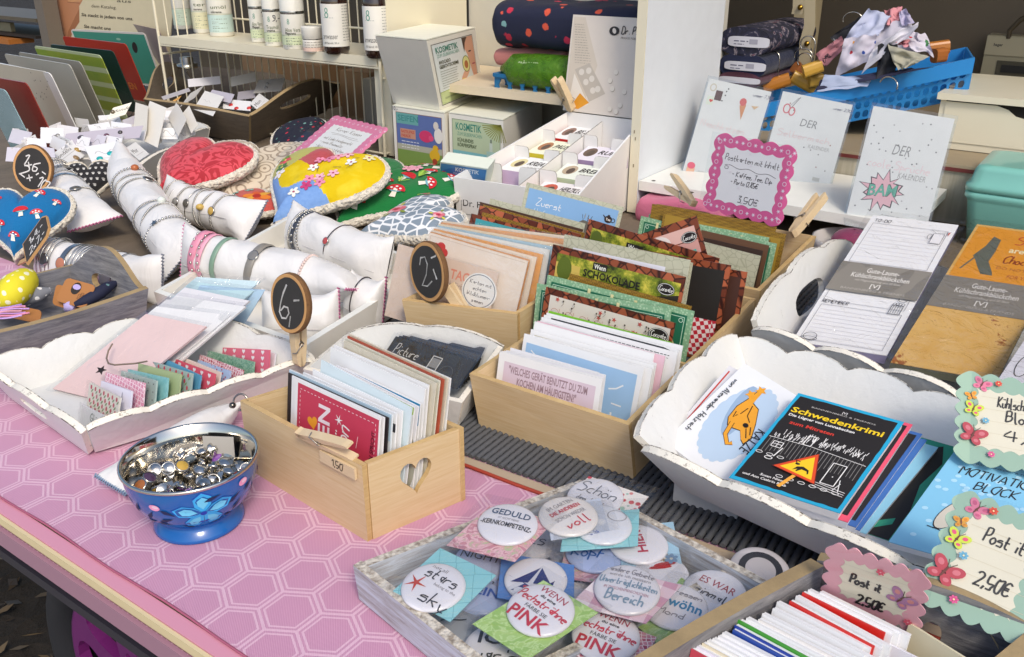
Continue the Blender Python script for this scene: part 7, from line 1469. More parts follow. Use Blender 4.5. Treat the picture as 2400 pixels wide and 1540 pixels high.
def cal_der(a, w, h):
 dots(a, w, h, 12, ['8a8784', 'a07a70', '6a6a6a']); a.ring(w * .12, h * .82, w * .045, h * .05, .0024, 'd06a70', 16); a.ring(w * .20, h * .80, w * .04, h * .045, .0024, 'd06a70', 16); a.line([(w * .18, h * .84), (w * .27, h * .97)], .0016, '8d8a8a'); a.line([(w * .16, h * .86), (w * .25, h * .96)], .0012, '9d9a9a')
 a.text('DER', w * .36, h * .66, h * .09, '8b8886', wd=w * .24, shear=.12); a.pen('Selbermach', w * .08, h * .52, h * .07, 'e2c6c4', .0012, width=w * .74); a.text('KALENDER', w * .56, h * .44, h * .045, 'b5b1ae', wd=w * .3); a.pen('unser 2,90€', w * .76, h * .91, h * .032, '5a5874', .0007); a.rect(w * .74, h * .1, w * .84, h * .14, 'b9b6ae')
def cal_food(a, w, h):
 a.ring(w * .10, h * .92, w * .045, h * .035, .0022, 'c9bca6', 14); a.rect(w * .16, h * .80, w * .27, h * .90, '5a3a32'); a.rect(w * .05, h * .74, w * .16, h * .83, 'd9dccb'); a.heart(w * .12, h * .785, .004, 'd0483a')
 for x, y in ((.31, .9), (.31, .86), (.28, .8), (.33, .93)): a.rect(w * x, h * y, w * x + .0025, h * y + .0025, '2a2224')
 a.poly([(w * .58, h * .80), (w * .66, h * .66), (w * .68, h * .82)], 'cf8a5a'); a.ell(w * .62, h * .84, w * .055, h * .04, 'd0605a', 12); a.poly([(w * .76, h * .82), (w * .88, h * .83), (w * .82, h * .79)][::-1], 'd9b48a'); a.pen('Naschkatzen', w * .06, h * .52, h * .07, 'e6cfcc', .0012, width=w * .7); a.pen('unser 7,90€', w * .74, h * .92, h * .032, '5a5874', .0007)
 a.rect(w * .05, h * .02, w * .18, h * .08, 'd9a88a'); a.ell(w * .11, h * .10, w * .065, h * .035, 'd0546a', 12); a.rect(w * .03, h * .005, w * .2, h * .02, '8a5a48'); a.scribble(w * .24, w * .5, h * .06, .002, 'b5b0ac'); a.scribble(w * .24, w * .45, h * .03, .002, 'b5b0ac')
def calendar(label, BLp, tl, trr, draw):
 TL = plane_hit(tl[0], tl[1:], BLp, cn); TR = plane_hit(trr[0], trr[1:], BLp, cn); u = (TR - TL).normalized(); v = (cup - u * cup.dot(u)).normalized(); h = (TL - BLp).dot(v); w = (TR - TL).length; BL2 = TL - v * h; r = thing('calendar', label, 'calendar', BL2 + u * w / 2, 'table calendars in acrylic stands'); b = MB(); a, w_, h_ = slab(b, TL, TR, BL2, .004, 'dcd9d6'); draw(a, w_, h_); b.build('cover', r)
 n = u.cross(v); b = MB(); o = BL2 - u * .004 - v * .003; b.box(o + n * .0008, u * (w + .008), v * (h + .008), n * .0015, clear()); b.box(o - n * .0065, u * (w + .008), v * (h * .98), n * .0015, clear()); b.build('acrylic_stand', r)
 b = MB(); b.box(o - n * .0065 - v * .0015, u * (w + .008), V((-n.x, -n.y, 0)).normalized() * -.055, v * .0015, clear()); b.build('stand_foot', r)
calendar('calendar with BAM speech burst, rightmost in a clear stand', c3l, (4, 1228, 795), (4, 1838, 893), cal_bam)
calendar('calendar with red scissors and the word DER in a clear stand', P(4, 345, 1330, zs), (4, 548, 684), (4, 1072, 788), cal_der)
calendar('calendar with sweets and ice cream drawings against the white panel', P(3, 1590, 1425, zs), (3, 2005, 665), (4, 462, 690), cal_food)
def postkarten(a, w, h):
 ink = '4a4248'; a.pen('Postkarten mit Inhalt', w * .5, h * .70, h * .085, ink, .0009, width=w * .70, align='c'); a.line([(w * .16 + w * .68 * i / 24, h * .63 - h * .03 * i / 24 + .0015 * math.sin(i * .7)) for i in range(25)], .0007, ink); a.ring(w * .19, h * .60, w * .025, h * .02, .0007, ink, 14)
 a.pen('- Kaffee, Tee, Dip', w * .28, h * .50, h * .07, ink, .0009, width=w * .52); a.pen('- Porto 0,85€', w * .28, h * .40, h * .065, ink, .0009, width=w * .36); a.pen('3,50€', w * .42, h * .17, h * .085, ink, .001, width=w * .26)
 for i in range(10): a.star(random.uniform(.2, .8) * w, random.uniform(.15, .9) * h, .003, 'e6dde4', 6, .3); a.z -= a.st
BLs, BRs = P(8, 222, 318, .125), P(8, 742, 470, .115); u = (BRs - BLs).normalized(); bk = V((-u.y, u.x, 0)).normalized(); up = UP * .99 + bk * .14; n = u.cross(up).normalized(); TLs = plane_hit(4, (35, 1010), BLs, n); TRs = plane_hit(4, (610, 1120), BLs, n)
price_sign('price_sign', 'laminated pink sign with white stars reading Postkarten mit Inhalt', TLs, TRs, BLs, 'd95f95', 'ece6ea', postkarten, 5, 5, .115, .004, .005, 'f6dcea')
clothespin('wooden clothespin gripping the left edge of the pink Postkarten sign', P(7, 2030, 360, .115), P(7, 1840, 175, .135), V((.5, -.8, .3)), 1.3, None, .16)
clothespin('wooden clothespin gripping the right edge of the rear plywood box', P(8, 790, 500, .085), P(8, 985, 245, .130), V((.5, -.8, .2)), 1.3, None, .06)
b = MB(); folded('yarn', 'pink knitted bundle under the shelf by the white panel', 'yarn', -.775, -.60, 1.50, 1.56, .0, .045, fab('c9708c'), 8, None, .012)
# ================================================================ right side: books, notepads, badges, sticky notes
def tray4(label, rim, zb, ins, mt, edge, tops, holes={}, th=.007, feet=False, group='white scalloped trays', name='scalloped_tray'):
 c = sum(rim, V((0, 0, 0))) / 4; base = [V((lerp(p.x, c.x, ins), lerp(p.y, c.y, ins), zb)) for p in rim]; r = thing(name, label, 'tray', V((c.x, c.y, 0)), group); open_box(r, base, rim, th, mt, edge, tops=tops, holes=holes, names=('front_panel', 'end_panel', 'back_panel', 'end_panel'))
 if feet:
  a0, a1 = P(15, 965, 312, 0), P(15, 1480, 462, 0); d = a1 - a0; e = V((-d.y, d.x, 0)).normalized() * .026; sx, sy = (rim[1] - rim[0]) * .5, (rim[3] - rim[0]) * .62
  for off in (V((0, 0, 0)), sx, sx + sy, sy):
   o = V((a0.x + off.x, a0.y + off.y, .004)); b = MB(); k = [o, o + d, o + d + e, o + e]; b.prism(k, [p + UP * (zb - .003) for p in k], old_white()); b.build('foot', r)
 return base
def quad3(w, tl, tr, bl, zs): return P(w, *tl, zs[0]), P(w, *tr, zs[1]), P(w, *bl, zs[2])
def book(name, label, cat, w, tl, tr, bl, zs, th, col, page='e9e7f0', art=None, group=None, spine=None):
 TL, TR, BL = quad3(w, tl, tr, bl, zs); n = (TR - TL).cross(TL - BL).normalized(); r = thing(name, label, cat, (BL + TR) / 2 - n * th, group); b = MB(); a, ww, hh = slab(b, TL, TR, BL, .0008, col)
 if art: art(a, ww, hh)
 b.build('cover', r); b = MB(); sh = (TR - TL).normalized() * .0008; slab(b, TL - n * .0009 + sh, TR - n * .0009 - sh, BL - n * .0009 + sh, th, page); b.build('page_block', r); return r
# ---- book tray
zr = .080; FLt, BLt, BRt = P(12, 8, 768, zr), P(12, 625, 135, zr), P(12, 2035, 595, zr); BRt = BLt + (BRt - BLt) * 1.32; rimT = [FLt, FLt + BRt - BLt, BRt, BLt]
tray4('chipped white scalloped tray with the black crime quiz book on top', rimT, .032, .24, old_white(), chipped_edge(), {0: scallop(4, .17, 1.0, 1.0), 2: scallop(5, .15, 1.08, 1.08, 1.22), 3: scallop(3, .10, 1.05, 1.15, 1.3), 1: scallop(3, .1)}, feet=True)
def katze(a, w, h):
 K = 22; a.poly([(w * .50 + w * .33 * math.cos(6.283 * i / 66) * (1 + .05 * abs(math.sin(K * .5 * 6.283 * i / 66))), h * .50 + h * .40 * math.sin(6.283 * i / 66) * (1 + .05 * abs(math.sin(K * .5 * 6.283 * i / 66)))) for i in range(66)], 'b9cde0')
 t = lambda x, y: (w * x, h * y); a.ell(w * .40, h * .60, w * .12, h * .27, '97afc9', 18, .2)
 for k, col in ((1.06, '2a1a0c'), (1.0, 'eda02a')):
  cx, cy = .50, .58; a.poly([t(cx + (x - cx) * k, cy + (y - cy) * k) for x, y in ((.36, .50), (.34, .62), (.38, .74), (.40, .86), (.45, .84), (.46, .72), (.56, .70), (.66, .58), (.74, .46), (.72, .38), (.66, .40), (.58, .46), (.48, .44), (.42, .44))][::-1], col)
 a.line([t(.44, .48), t(.48, .36), t(.58, .30), t(.62, .33)], .005, '2a1a0c'); a.line([t(.44, .48), t(.48, .36), t(.58, .30), t(.62, .33)], .0038, 'eda02a')
 for x, y in ((.42, .86), (.36, .78)): a.star(w * x, h * y, .006, 'eda02a', 5, .5)
 for q in (((.48, .70), (.52, .60), (.60, .56)), ((.46, .66), (.44, .58)), ((.38, .58), (.40, .52), (.42, .56)), ((.62, .50), (.70, .43)), ((.65, .53), (.71, .47))): a.line([t(*p) for p in q], .0009, '2a1a0c')
 a.ell(w * .59, h * .52, .003, .0026, '1c120a', 10); a.text('KATZE', w * .73, h * .56, .011, '2a2a2c', False, rot=R(-90), wd=.030); a.pen('von Alexander Holzach', w * .07, h * .82, .0062, '3a3a3c', .0008, rot=R(-90), width=h * .62)
bk = 'books and pads in the chipped white tray'
book('book', 'white book with red cover line at the bottom of the cat book pile', 'book', 12, (590, 300), (960, 500), (150, 800), (.100, .09, .052), .006, 'dedbdc', art=lambda a, w, h: a.line([(w * .06, h * .3), (w * .06, h * .95)], .0016, 'c2342c'), group=bk)
book('book', 'white book with orange cartoon cat on a light blue cloud', 'book', 12, (682, 288), (1090, 540), (200, 755), (.108, .098, .062), .009, 'f1f0ee', art=katze, group=bk)
def krimi(a, w, h):
 m_ = w * .035; pts = []
 for i in range(60):
  t = i / 15; sd, k = int(t), t - int(t); x, y = ((m_ + (w - 2 * m_) * k, m_), (w - m_, m_ + (h - 2 * m_) * k), (w - m_ - (w - 2 * m_) * k, h - m_), (m_, h - m_ - (h - 2 * m_) * k))[sd]; pts.append((x + random.uniform(-.0006, .0006), y + random.uniform(-.0006, .0006)))
 a.poly(pts, '1d1816'); W = 'e9e6e2'; a.text('BANNENBERG & FRIENDS', w * .5, h * .885, h * .014, 'b9b4ae', wd=w * .6, align='c'); a.text('[V]', w * .5, h * .91, h * .022, W, align='c'); a.text('Schwedenkrimi', w * .055, h * .79, h * .058, 'efc51c', True, wd=w * .86); a.text('Die Lügner von Lunnabacken', w * .065, h * .745, h * .026, W, True, wd=w * .62); a.text('zum Mitraten', w * .12, h * .665, h * .034, 'd23a2c', True, wd=w * .42)
 for i in range(110):
  x = w * random.uniform(.08, .92); y = h * (.54 if x < w * .36 else .56) + h * random.uniform(-.05, .03) ; a.line([(x, y), (x + w * random.uniform(-.008, .012), y + h * .035)], .0005, W); a.z -= a.st
 a.line([(w * .05, h * .49), (w * .40, h * .50)], .0005, W); a.line([(w * .44, h * .50), (w * .95, h * .47)], .0005, W)
 for i in range(26): x = w * (.07 + .034 * i); a.line([(x, h * .485), (x + .0004, h * random.uniform(.30, .36))], .0004, '8d8a86'); a.z -= a.st
 a.frame(w * .36, h * .50, w * .43, h * .60, .0008, W); a.frame(w * .12, h * .40, w * .21, h * .455, .0007, W); a.line([(w * .165, h * .40), (w * .165, h * .455)], .0006, W); a.line([(w * .12, h * .428), (w * .21, h * .428)], .0006, W); a.frame(w * .70, h * .20, w * .82, h * .41, .0008, W); a.line([(w * .76, h * .28), (w * .77, h * .28)], .001, W); a.line([(w * .84, h * .27), (w * .88, h * .16), (w * .83, h * .16), (w * .86, h * .24)], .0007, W)
 for k in range(3): a.line([(w * .66, h * (.19 - .02 * k)), (w * .94, h * (.17 - .02 * k))], .0005, W)
 for i in range(9): a.ring(w * (.07 + .1 * i), h * (.31 if i < 3 else .14), w * .03, h * .012, .0005, W, 10)
 a.line([(w * .235, h * .40), (w * .21, h * .30)], .001, W); a.ring(w * .18, h * .275, w * .035, h * .014, .0007, W, 10); a.text('Susan Niessen', w * .22, h * .095, h * .022, 'd9d5d0', True, wd=w * .26); a.text('und Ann Cathrin Raab', w * .08, h * .06, h * .022, 'd9d5d0', True, wd=w * .40)
 a.line([(w * .49, h * .21), (w * .42, h * .045)], .0032, 'eda43a'); tri = [(.28, .22), (.66, .17), (.54, .43)]
 for k, col in ((1.12, '6a1a10'), (1.06, 'd8481c'), (.82, 'f2c21c')): cx, cy = .493, .273; a.poly([(w * (cx + (x - cx) * k), h * (cy + (y - cy) * k)) for x, y in tri], col)
 a.poly([(w * x, h * y) for x, y in ((.43, .23), (.45, .27), (.50, .285), (.56, .265), (.575, .23), (.565, .225), (.55, .25), (.50, .255), (.47, .225), (.46, .23), (.465, .25))][::-1], '1c1410'); a.ell(w * .44, h * .295, w * .022, h * .010, '1c1410', 10); a.line([(w * .43, h * .30), (w * .41, h * .325), (w * .45, h * .32)], .001, '1c1410')
TLk, TRk, BLk = quad3(12, (1005, 465), (1640, 640), (588, 972), (.112, .106, .074)); Uk = (TRk - TLk)
for trp, brp, z, th, col, nm in (((1958, 792), (1550, 1352), (.090, .054), .004, '2f9a7c', 'green and black picture pad partly under the blue dotted one'), ((1845, 792), (1412, 1312), (.093, .056), .005, '8cc4dc', 'pale turquoise plain pad'), ((1778, 748), (1374, 1292), (.096, .060), .005, '3f6fb4', 'mid blue book, lower of two'), ((1750, 712), (1350, 1272), (.099, .063), .006, '3a67ac', 'blue book with black corner'), ((1692, 655), (1302, 1242), (.104, .067), .008, 'e2536e', 'pink red book right under the crime quiz book')):
 nk = Uk.cross(TLk - BLk).normalized(); z = {'gr': .034, 'pa': .028, 'mi': .0225, 'bl': .0175, 'pi': .0105}[nm[:2]]; TR_, BR_ = plane_hit(12, trp, TLk - nk * z, nk), plane_hit(12, brp, TLk - nk * z, nk); u = Uk * (.78 if th > .0045 else .35); art = (lambda a, w, h: a.rect(w * .08, h * .05, w * .955, h * .97, '1d1a1c')) if 'black' in nm or 'pink' in nm else None
 if nm.startswith('green'): art = lambda a, w, h: (a.poly([(w * .2, 0), (w * .98, 0), (w * .99, h * .3), (w * .80, h * .55), (w * .95, h * .8), (w * .7, h * .97), (w * .3, h * .9)], '1c1a18'), a.poly([(w * .3, h * .1), (w * .8, h * .2), (w * .82, h * .14), (w * .3, h * .02)], '2f9a7c'))
 TL_ = TR_ - u; BL_ = BR_ - u; n = u.cross(TL_ - BL_).normalized(); r = thing('book', nm + ' in the chipped white tray', 'book', (BL_ + TR_) / 2, bk); b = MB(); a, ww, hh = slab(b, TL_, TR_, BL_, .0008, col)
 if art: art(a, ww, hh)
 b.build('cover', r); b = MB(); slab(b, TL_ - n * .0009, TR_ - n * .0009 - u * .006, BL_ - n * .0009, th, 'dfe0ee'); b.build('page_block', r)
book('book', 'black crime quiz book with turquoise border and moose warning sign', 'book', 12, (1005, 465), (1640, 640), (588, 972), (.112, .106, .074), .009, '1fa0c8', art=krimi, group=bk)
def motiv(a, w, h):
 for i in range(60): a.ell(w * random.uniform(.03, .97), h * random.uniform(.03, .97), .0024, .002, 'a9d4ea', 10); a.z -= a.st
 a.z += a.st; a.text('BANNENBERG & FRIENDS', w * .25, h * .86, h * .016, '4a6a80', wd=w * .6); a.pen('MOTIVATIONS', w * .16, h * .74, h * .075, '26282c', .0011, width=w * .78, shear=.05); a.pen('BLOCK', w * .36, h * .63, h * .075, '26282c', .0011, width=w * .38, shear=.05)
 a.poly([(w * .36, h * .52), (w * .72, h * .40), (w * .72, h * .16), (w * .36, h * .22)][::-1], 'd3cdc2'); a.ell(w * .34, h * .37, w * .105, h * .165, '1f1f22', 22, -.25); a.ell(w * .34, h * .37, w * .098, h * .157, 'cbc4b6', 22, -.25); a.ell(w * .33, h * .37, w * .012, h * .014, '1f1f22', 10)
 for k in range(16): a.line([(w * (.38 + .018 * k), h * .20), (w * (.38 + .018 * k), h * (.24 - .004 * (k % 3)))], .0005, '2a2a2c'); a.z -= a.st
 a.line([(w * .40, h * .515), (w * .7, h * .42)], .0008, '1f1f22'); a.line([(w * .2, h * .215), (w * .42, h * .195)], .0008, '1f1f22')
book('notepad', 'light blue dotted pad with toilet roll drawing in the chipped white tray', 'notepad', 12, (1965, 782), (2620, 940), (1546, 1358), (.098, .092, .062), .006, '7fbede', art=motiv, group=bk)
# ---- notepad tray
zr = .088; FLn, BLn, FRn = P(8, 508, 1078, zr), P(8, 1168, 562, zr), P(12, 2075, 480, zr); FRn = FLn + (FRn - FLn) * 1.25; rimN = [FLn, FRn, FRn + BLn - FLn, BLn]
tray4('white scalloped tray with fridge notepads behind the book tray', rimN, .010, .13, old_white(), chipped_edge(), {0: scallop(4, .13, 1.0, 1.0), 3: scallop(3, .08, 1.0, 1.1, 1.45), 1: scallop(3, .1), 2: scallop(4, .1)}, {3: [oval_loop(.52, .72, .15, .24)]})
def pad_band(a, w, h):
 a.rect(0, h * .375, w, h * .595, '7f7a72'); W = 'dedad4'; a.text('Gute-Laune-', w * .5, h * .53, h * .036, W, wd=w * .36, align='c'); a.text('Kühlschrankblöckchen', w * .5, h * .488, h * .036, W, wd=w * .64, align='c'); a.text('mit Magnethaftung und 50 Blatt', w * .5, h * .462, h * .016, 'b9b4ac', wd=w * .5, align='c'); a.text('[V]', w * .5, h * .422, h * .028, W, align='c'); a.text('BANNENBERG & FRIENDS', w * .5, h * .392, h * .016, 'aaa59d', wd=w * .7, align='c')
def todo(a, w, h):
 for k in range(9): a.line([(w * .08, h * (.66 + .03 * k)), (w * .92, h * (.66 + .03 * k))], .0004, 'c9c6ce'); a.line([(w * .08, h * (.03 + .026 * k)), (w * .92, h * (.03 + .026 * k))], .0004, 'c9c6ce')
 a.pen('TO-DO', w * .06, h * .945, h * .022, '4a484c', .0007, shear=0); a.frame(w * .06, h * .61, w * .93, h * .93, .0005, '8a888e'); a.pen('REMEMBER', w * .05, h * .285, h * .022, '4a484c', .0007, shear=0); a.frame(w * .06, h * .02, w * .93, h * .27, .0005, '8a888e'); a.frame(w * .05, h * .30, w * .93, h * .40, .0005, '8a888e')
 a.line([(w * .74, h * .93), (w * .82, h * .90), (w * .97, h * .925)], .0005, '4a484c'); a.poly([(w * .79, h * .90), (w * .90, h * .90), (w * .92, h * .82), (w * .78, h * .82)][::-1], 'e9e7ea'); a.frame(w * .79, h * .82, w * .91, h * .90, .0006, '6a686c'); a.poly([(w * .94, h * .915), (w * .965, h * .92), (w * .95, h * .89)][::-1], 'c04a3a'); a.ring(w * .76, h * .87, w * .025, h * .02, .0006, '4a484c', 10)
 a.frame(w * .78, h * .265, w * .90, h * .33, .0007, '3a383c');
 for k in range(4): a.line([(w * (.80 + .025 * k), h * .27), (w * (.80 + .025 * k), h * .325)], .0005, '3a383c'); a.ring(w * (.80 + .03 * k), h * .335, w * .018, h * .01, .0006, '3a383c', 9)
 a.ring(w * .86, h * .37, w * .045, h * .016, .0008, '3a383c', 12); a.line([(w * .88, h * .375), (w * .96, h * .40)], .0006, '3a383c'); a.ring(w * .15, h * .04, w * .07, h * .025, .0007, '3a383c', 14); a.ring(w * .15, h * .025, w * .085, h * .012, .0007, '3a383c', 14); pad_band(a, w, h)
@mat
def rusty_gold(q):
 n = q.noise(26, 8, rough=.75); q.set(Base_Color=q.ramp(n, [(.36, '9a5a24'), (.40, 'd9b06a'), (.7, 'cf9e4e')]), Roughness=.5); return q.m
def shoes(a, w, h):
 a.rect(w * .03, h * .585, w * .97, h * .985, 'd8902c'); a.poly([(w * x, h * y) for x, y in ((.15, .76), (.22, .84), (.25, .92), (.34, .90), (.35, .81), (.34, .73), (.43, .66), (.45, .635), (.33, .635), (.25, .69), (.20, .73))][::-1], '5d6258'); a.line([(w * .19, h * .76), (w * .10, h * .655)], .0022, '5d6258')
 a.pen('Shoes', w * .50, h * .88, h * .06, 'b8402a', .0018, width=w * .42); a.text('are like', w * .48, h * .815, h * .04, 'ecdcae', True, wd=w * .36); a.pen('Chocolate', w * .48, h * .735, h * .055, '8a3a1c', .0018, width=w * .48); a.text('DO NOT', w * .45, h * .685, h * .02, 'b06a3a', wd=w * .3); a.text('FOR YOUR', w * .6, h * .63, h * .025, 'b05a2c', wd=w * .3); pad_band(a, w, h)
def notepad(label, w, tl, tr, bl, zs, th, col, art, page):
 TL, TR, BL = quad3(w, tl, tr, bl, zs); n = (TR - TL).cross(TL - BL).normalized(); r = thing('notepad', label, 'notepad', (BL + TR) / 2 - n * th, 'fridge notepads in cellophane'); b = MB(); a, ww, hh = slab(b, TL, TR, BL, .001, col); art(a, ww, hh); b.build('top_sheet', r); b = MB(); slab(b, TL - n * .0011, TR - n * .0011, BL - n * .0011, th, page); b.build('paper_block', r); b = MB(); sheet_bag(b, TL, TR, BL, .003, .008); b.build('cellophane_sleeve', r)
notepad('white to-do notepad with grey paper band in the notepad tray', 8, (1318, 372), (1876, 438), (792, 1190), (.150, .146, .050), .014, 'ebe9ee', todo, '8d86a8')
notepad('orange brown shoe notepad with grey paper band at the right', 8, (1995, 432), (2600, 510), (1432, 1330), (.145, .140, .052), .012, rusty_gold(), shoes, '5a5a48')
notepad('white notepad with cartoon in crumpled cellophane at the right edge', 8, (2420, 1010), (2800, 1060), (2120, 1460), (.10, .10, .075), .010, 'e3e1e8', lambda a, w, h: (a.ring(w * .35, h * .5, w * .2, h * .2, .001, '3a3a3e', 18), a.ring(w * .25, h * .25, w * .12, h * .15, .001, '3a3a3e', 14)), 'cfcbd6')
c = P(8, 1110, 560, .03); b = MB(); b.lathe([(.001, 0), (.05, 0), (.062, .012), (.066, .03), (.062, .03), (.055, .014), (.001, .012)], c + V((.03, .03, -.03)), glossy('c9c4c0', .3), 32); tag(b.build('dish'), 'pale dish behind the notepad tray', 'dish'); b = MB(); b.ball(c + V((.03, .03, -.005)), .035, fab('8a3a5c'), 16, (1, 1, .6)); tag(b.build('yarn_ball'), 'plum coloured wool bundle in the pale dish', 'wool')
# ---- badge tray
zr = .036; Lb_, Bb, Fb = P(14, 142, 802, zr), P(14, 1965, 112, zr), P(14, 1060, 1540, zr); ext = (Fb - Lb_) * 1.9; rimX = [Lb_, Lb_ + ext, Bb + ext, Bb]
tray4('low whitewashed tray heaped with round slogan badges', rimX, .002, .015, tray_wash(), chip_board(), {}, th=.008, group='weathered wooden trays', name='wooden_tray')
b = MB(); q0, q1 = lerp(rimX[3], rimX[2], .62), lerp(rimX[0], rimX[1], .62); b.prism([V((p.x, p.y, .003)) for p in (q1, q1 + ext * .03, q0 + ext * .03, q0)], [V((p.x, p.y, .030)) for p in (q1, q1 + ext * .03, q0 + ext * .03, q0)], tray_wash(), chip_board()); tag(b.build('tray_divider'), 'thin whitewashed divider strip standing in the badge tray', 'divider')
@mat
def rose_paper(q):
 n = q.noise(55, 3, dist=2.5); q.set(Base_Color=q.ramp(n, [(.42, 'c98a96'), (.48, 'e9c4c8'), (.56, 'd9a3ac'), (.62, 'b8c29a')]), Roughness=.5); return q.m
@mat
def hearts_paper(q):
 d = q.vor(150); c = q.n('ShaderNodeSeparateColor', {0: q.vor(150, 'F1', None, 1.0, 1)}).outputs[0]; q.set(Base_Color=q.mix(q.ramp(d, [(.34, 1.0), (.4, 0.0)]), lin('ece6e0'), q.ramp(c, [(0, 'c8404e'), (.4, 'd98a86'), (.65, '9fc0b0')], 'CONSTANT')), Roughness=.5); return q.m
@mat
def teal_paper(q):
 n = q.noise(18, 3); d = q.vor(70, 'DISTANCE_TO_EDGE', None, .1); q.set(Base_Color=q.mix(q.ramp(d, [(.01, .5), (.03, 0.0)]), q.mix(n, lin('7fc3cc'), lin('a6d9dc')), lin('3f8a96')), Roughness=.5); return q.m
@mat
def pink_gingham(q):
 s_ = q.n('ShaderNodeSeparateXYZ', {0: q.map((300, 300, 300), (0, 0, .5))}); f = lambda o: q.math('GREATER_THAN', q.math('SINE', s_.outputs[o]), 0.0); q.set(Base_Color=q.mix(q.math('MULTIPLY', q.math('ADD', f(0), f(1)), .5), lin('ecdfe2'), lin('c898aa')), Roughness=.5); return q.m
@mat
def lime_paper(q):
 n = q.noise(50, 3, dist=2.5); q.set(Base_Color=q.ramp(n, [(.44, '9cc26a'), (.5, 'c3dd9a'), (.56, 'a9cb78')]), Roughness=.5); return q.m
def flowers_blue(a, w, h):
 for i in range(12): a.flower(w * random.uniform(.05, .95), h * random.uniform(.05, .95), .006, random.choice(['8d7a5c', '7d9ab8', 'a08a6a']), 'e9e2d0', 6)
BR = .0252; DOME = ((.985, .0022), (.94, .0031), (.85, .0038), (.7, .0044), (.55, .0047), (.3, .005), (0, .0051))
def badge(label, w, tl, tr, bl, zs, bc, card_m, draw, tint='e6e4ec', rot=0.0, cart=None):
 zm = sum(zs) / 3 + .002; TL, TR, BLp = quad3(w, tl, tr, bl, [zm + (z - zm) * .45 for z in zs]); u = (TR - TL).normalized(); v = (TL - BLp); v = (v - u * v.dot(u)).normalized(); n = u.cross(v); r = thing('badge', label, 'badge', (BLp + TR) / 2, 'slogan badges in cellophane bags'); b = MB(); a, ww, hh = slab(b, TL, TR, BLp, .0006, card_m)
 if cart: cart(a, ww, hh)
 b.build('backing_card', r); c = plane_hit(w, bc, TL, n) + n * .0008; b = MB(); wt = glossy(tint, .18); b.lathe([(BR * .97, 0), (BR, .0012)] + [(BR * p, z) for p, z in DOME], c, wt, 48, n); cr, sr = math.cos(rot), math.sin(rot)
 e1, e2 = u * cr + v * sr, v * cr - u * sr
 def mp(x, y, z):
  q = min(.97, math.hypot(x, y) / BR)
  for (r0, z0), (r1, z1) in zip(DOME, DOME[1:]):
   if r1 <= q <= r0: break
  return c + e1 * x + e2 * y + n * (lerp(z0, z1, (r0 - q) / (r0 - r1)) + .00035 + z * .4)
 draw(Art(b, mp)); b.build('button', r); b = MB(); sheet_bag(b, TL, TR, BLp, .0066, .007); b.build('cellophane_bag', r); return r
def words(*ls):
 def f(a):
  for (t, y, h, wd, col, st) in ls:
   if st == 'p': a.pen(t, 0, y, h, col, h * .13, width=wd, align='c')
   else: a.text(t, 0, y, h, col, st == 'b', 'c', wd=wd)
 return f
RD, NV, BK, GYc = 'c23a4c', '2c3a5e', '3a3a40', '8d8a90'
def boat(a):
 a.z += .0004
 for p in (((-.018, -.010), (-.004, -.009), (.002, .010)), ((.0, -.009), (.014, -.007), (.003, .010)), ((-.023, -.002), (-.006, -.010), (-.016, -.018), (.006, -.016)), ((.012, -.006), (.023, .008), (.014, -.016), (.006, -.016))):
  a.poly(list(p), '2f3572'); a.z -= a.st
 a.z += a.st; a.heart(-.004, -.014, .003, 'c8403a')
def starfish(a): a.text('not all', -.012, .014, .004, GYc, wd=.014); a.pen('stars', -.012, .004, .012, BK, .0011, width=.028); a.text('belong to the', .001, -.001, .003, GYc, wd=.02); a.star(-.012, -.006, .010, 'c24a3a', 5, .2); a.pen('sky', -.001, -.018, .012, BK, .0011, width=.024)
def schoen(a): a.pen('Schön', 0, -.001, .014, '6d7078', .0011, width=.036, align='c'); a.pen('dass du bist', 0, -.012, .006, '6d7078', .0007, width=.026, align='c')
PK1 = words(('WENN', .012, .0065, .024, 'a8344c', 'n'), ('du eine', .0075, .0028, .014, BK, 'b'), ('Pechsträhne', -.001, .008, .044, RD, 'p'), ('FÄRBE SIE', -.007, .0035, .020, BK, 'n'), ('PINK', -.019, .0105, .034, RD, 'b'))
# lowest first
badge('badge with blue lettering mostly hidden beneath the starfish badge', 14, (940, 900), (1400, 1000), (960, 1160), (.016, .016, .012), (1180, 1040), scales_red(), words(('MEIN', -.006, .009, .03, '3a62b8', 'b'), ('ich', .008, .006, .012, BK, 'p')), 'b9c6ea')
badge('badge with dark slogan tucked behind the starfish badge', 14, (1000, 680), (1500, 790), (930, 880), (.022, .022, .016), (1190, 790), paint('5f9fd0'), words(('NIGHTS', -.002, .009, .04, BK, 'n'), ('sondern auch', .010, .004, .03, BK, 'n')), 'c3cbe6')
badge('grey patterned badge at the bottom left corner of the tray', 14, (880, 1180), (1240, 1180), (800, 1420), (.012, .012, .008), (950, 1310), paint('8b8d94'), words(('~', 0, .008, .02, BK, 'b')), 'a9adb6')
badge('badge printed with brown feathers under the green card', 14, (1140, 1370), (1560, 1420), (1060, 1660), (.018, .018, .012), (1300, 1500), paint('e4dccb'), words(('ICH', .002, .012, .03, BK, 'b'), ("war's", -.012, .010, .03, BK, 'p')))
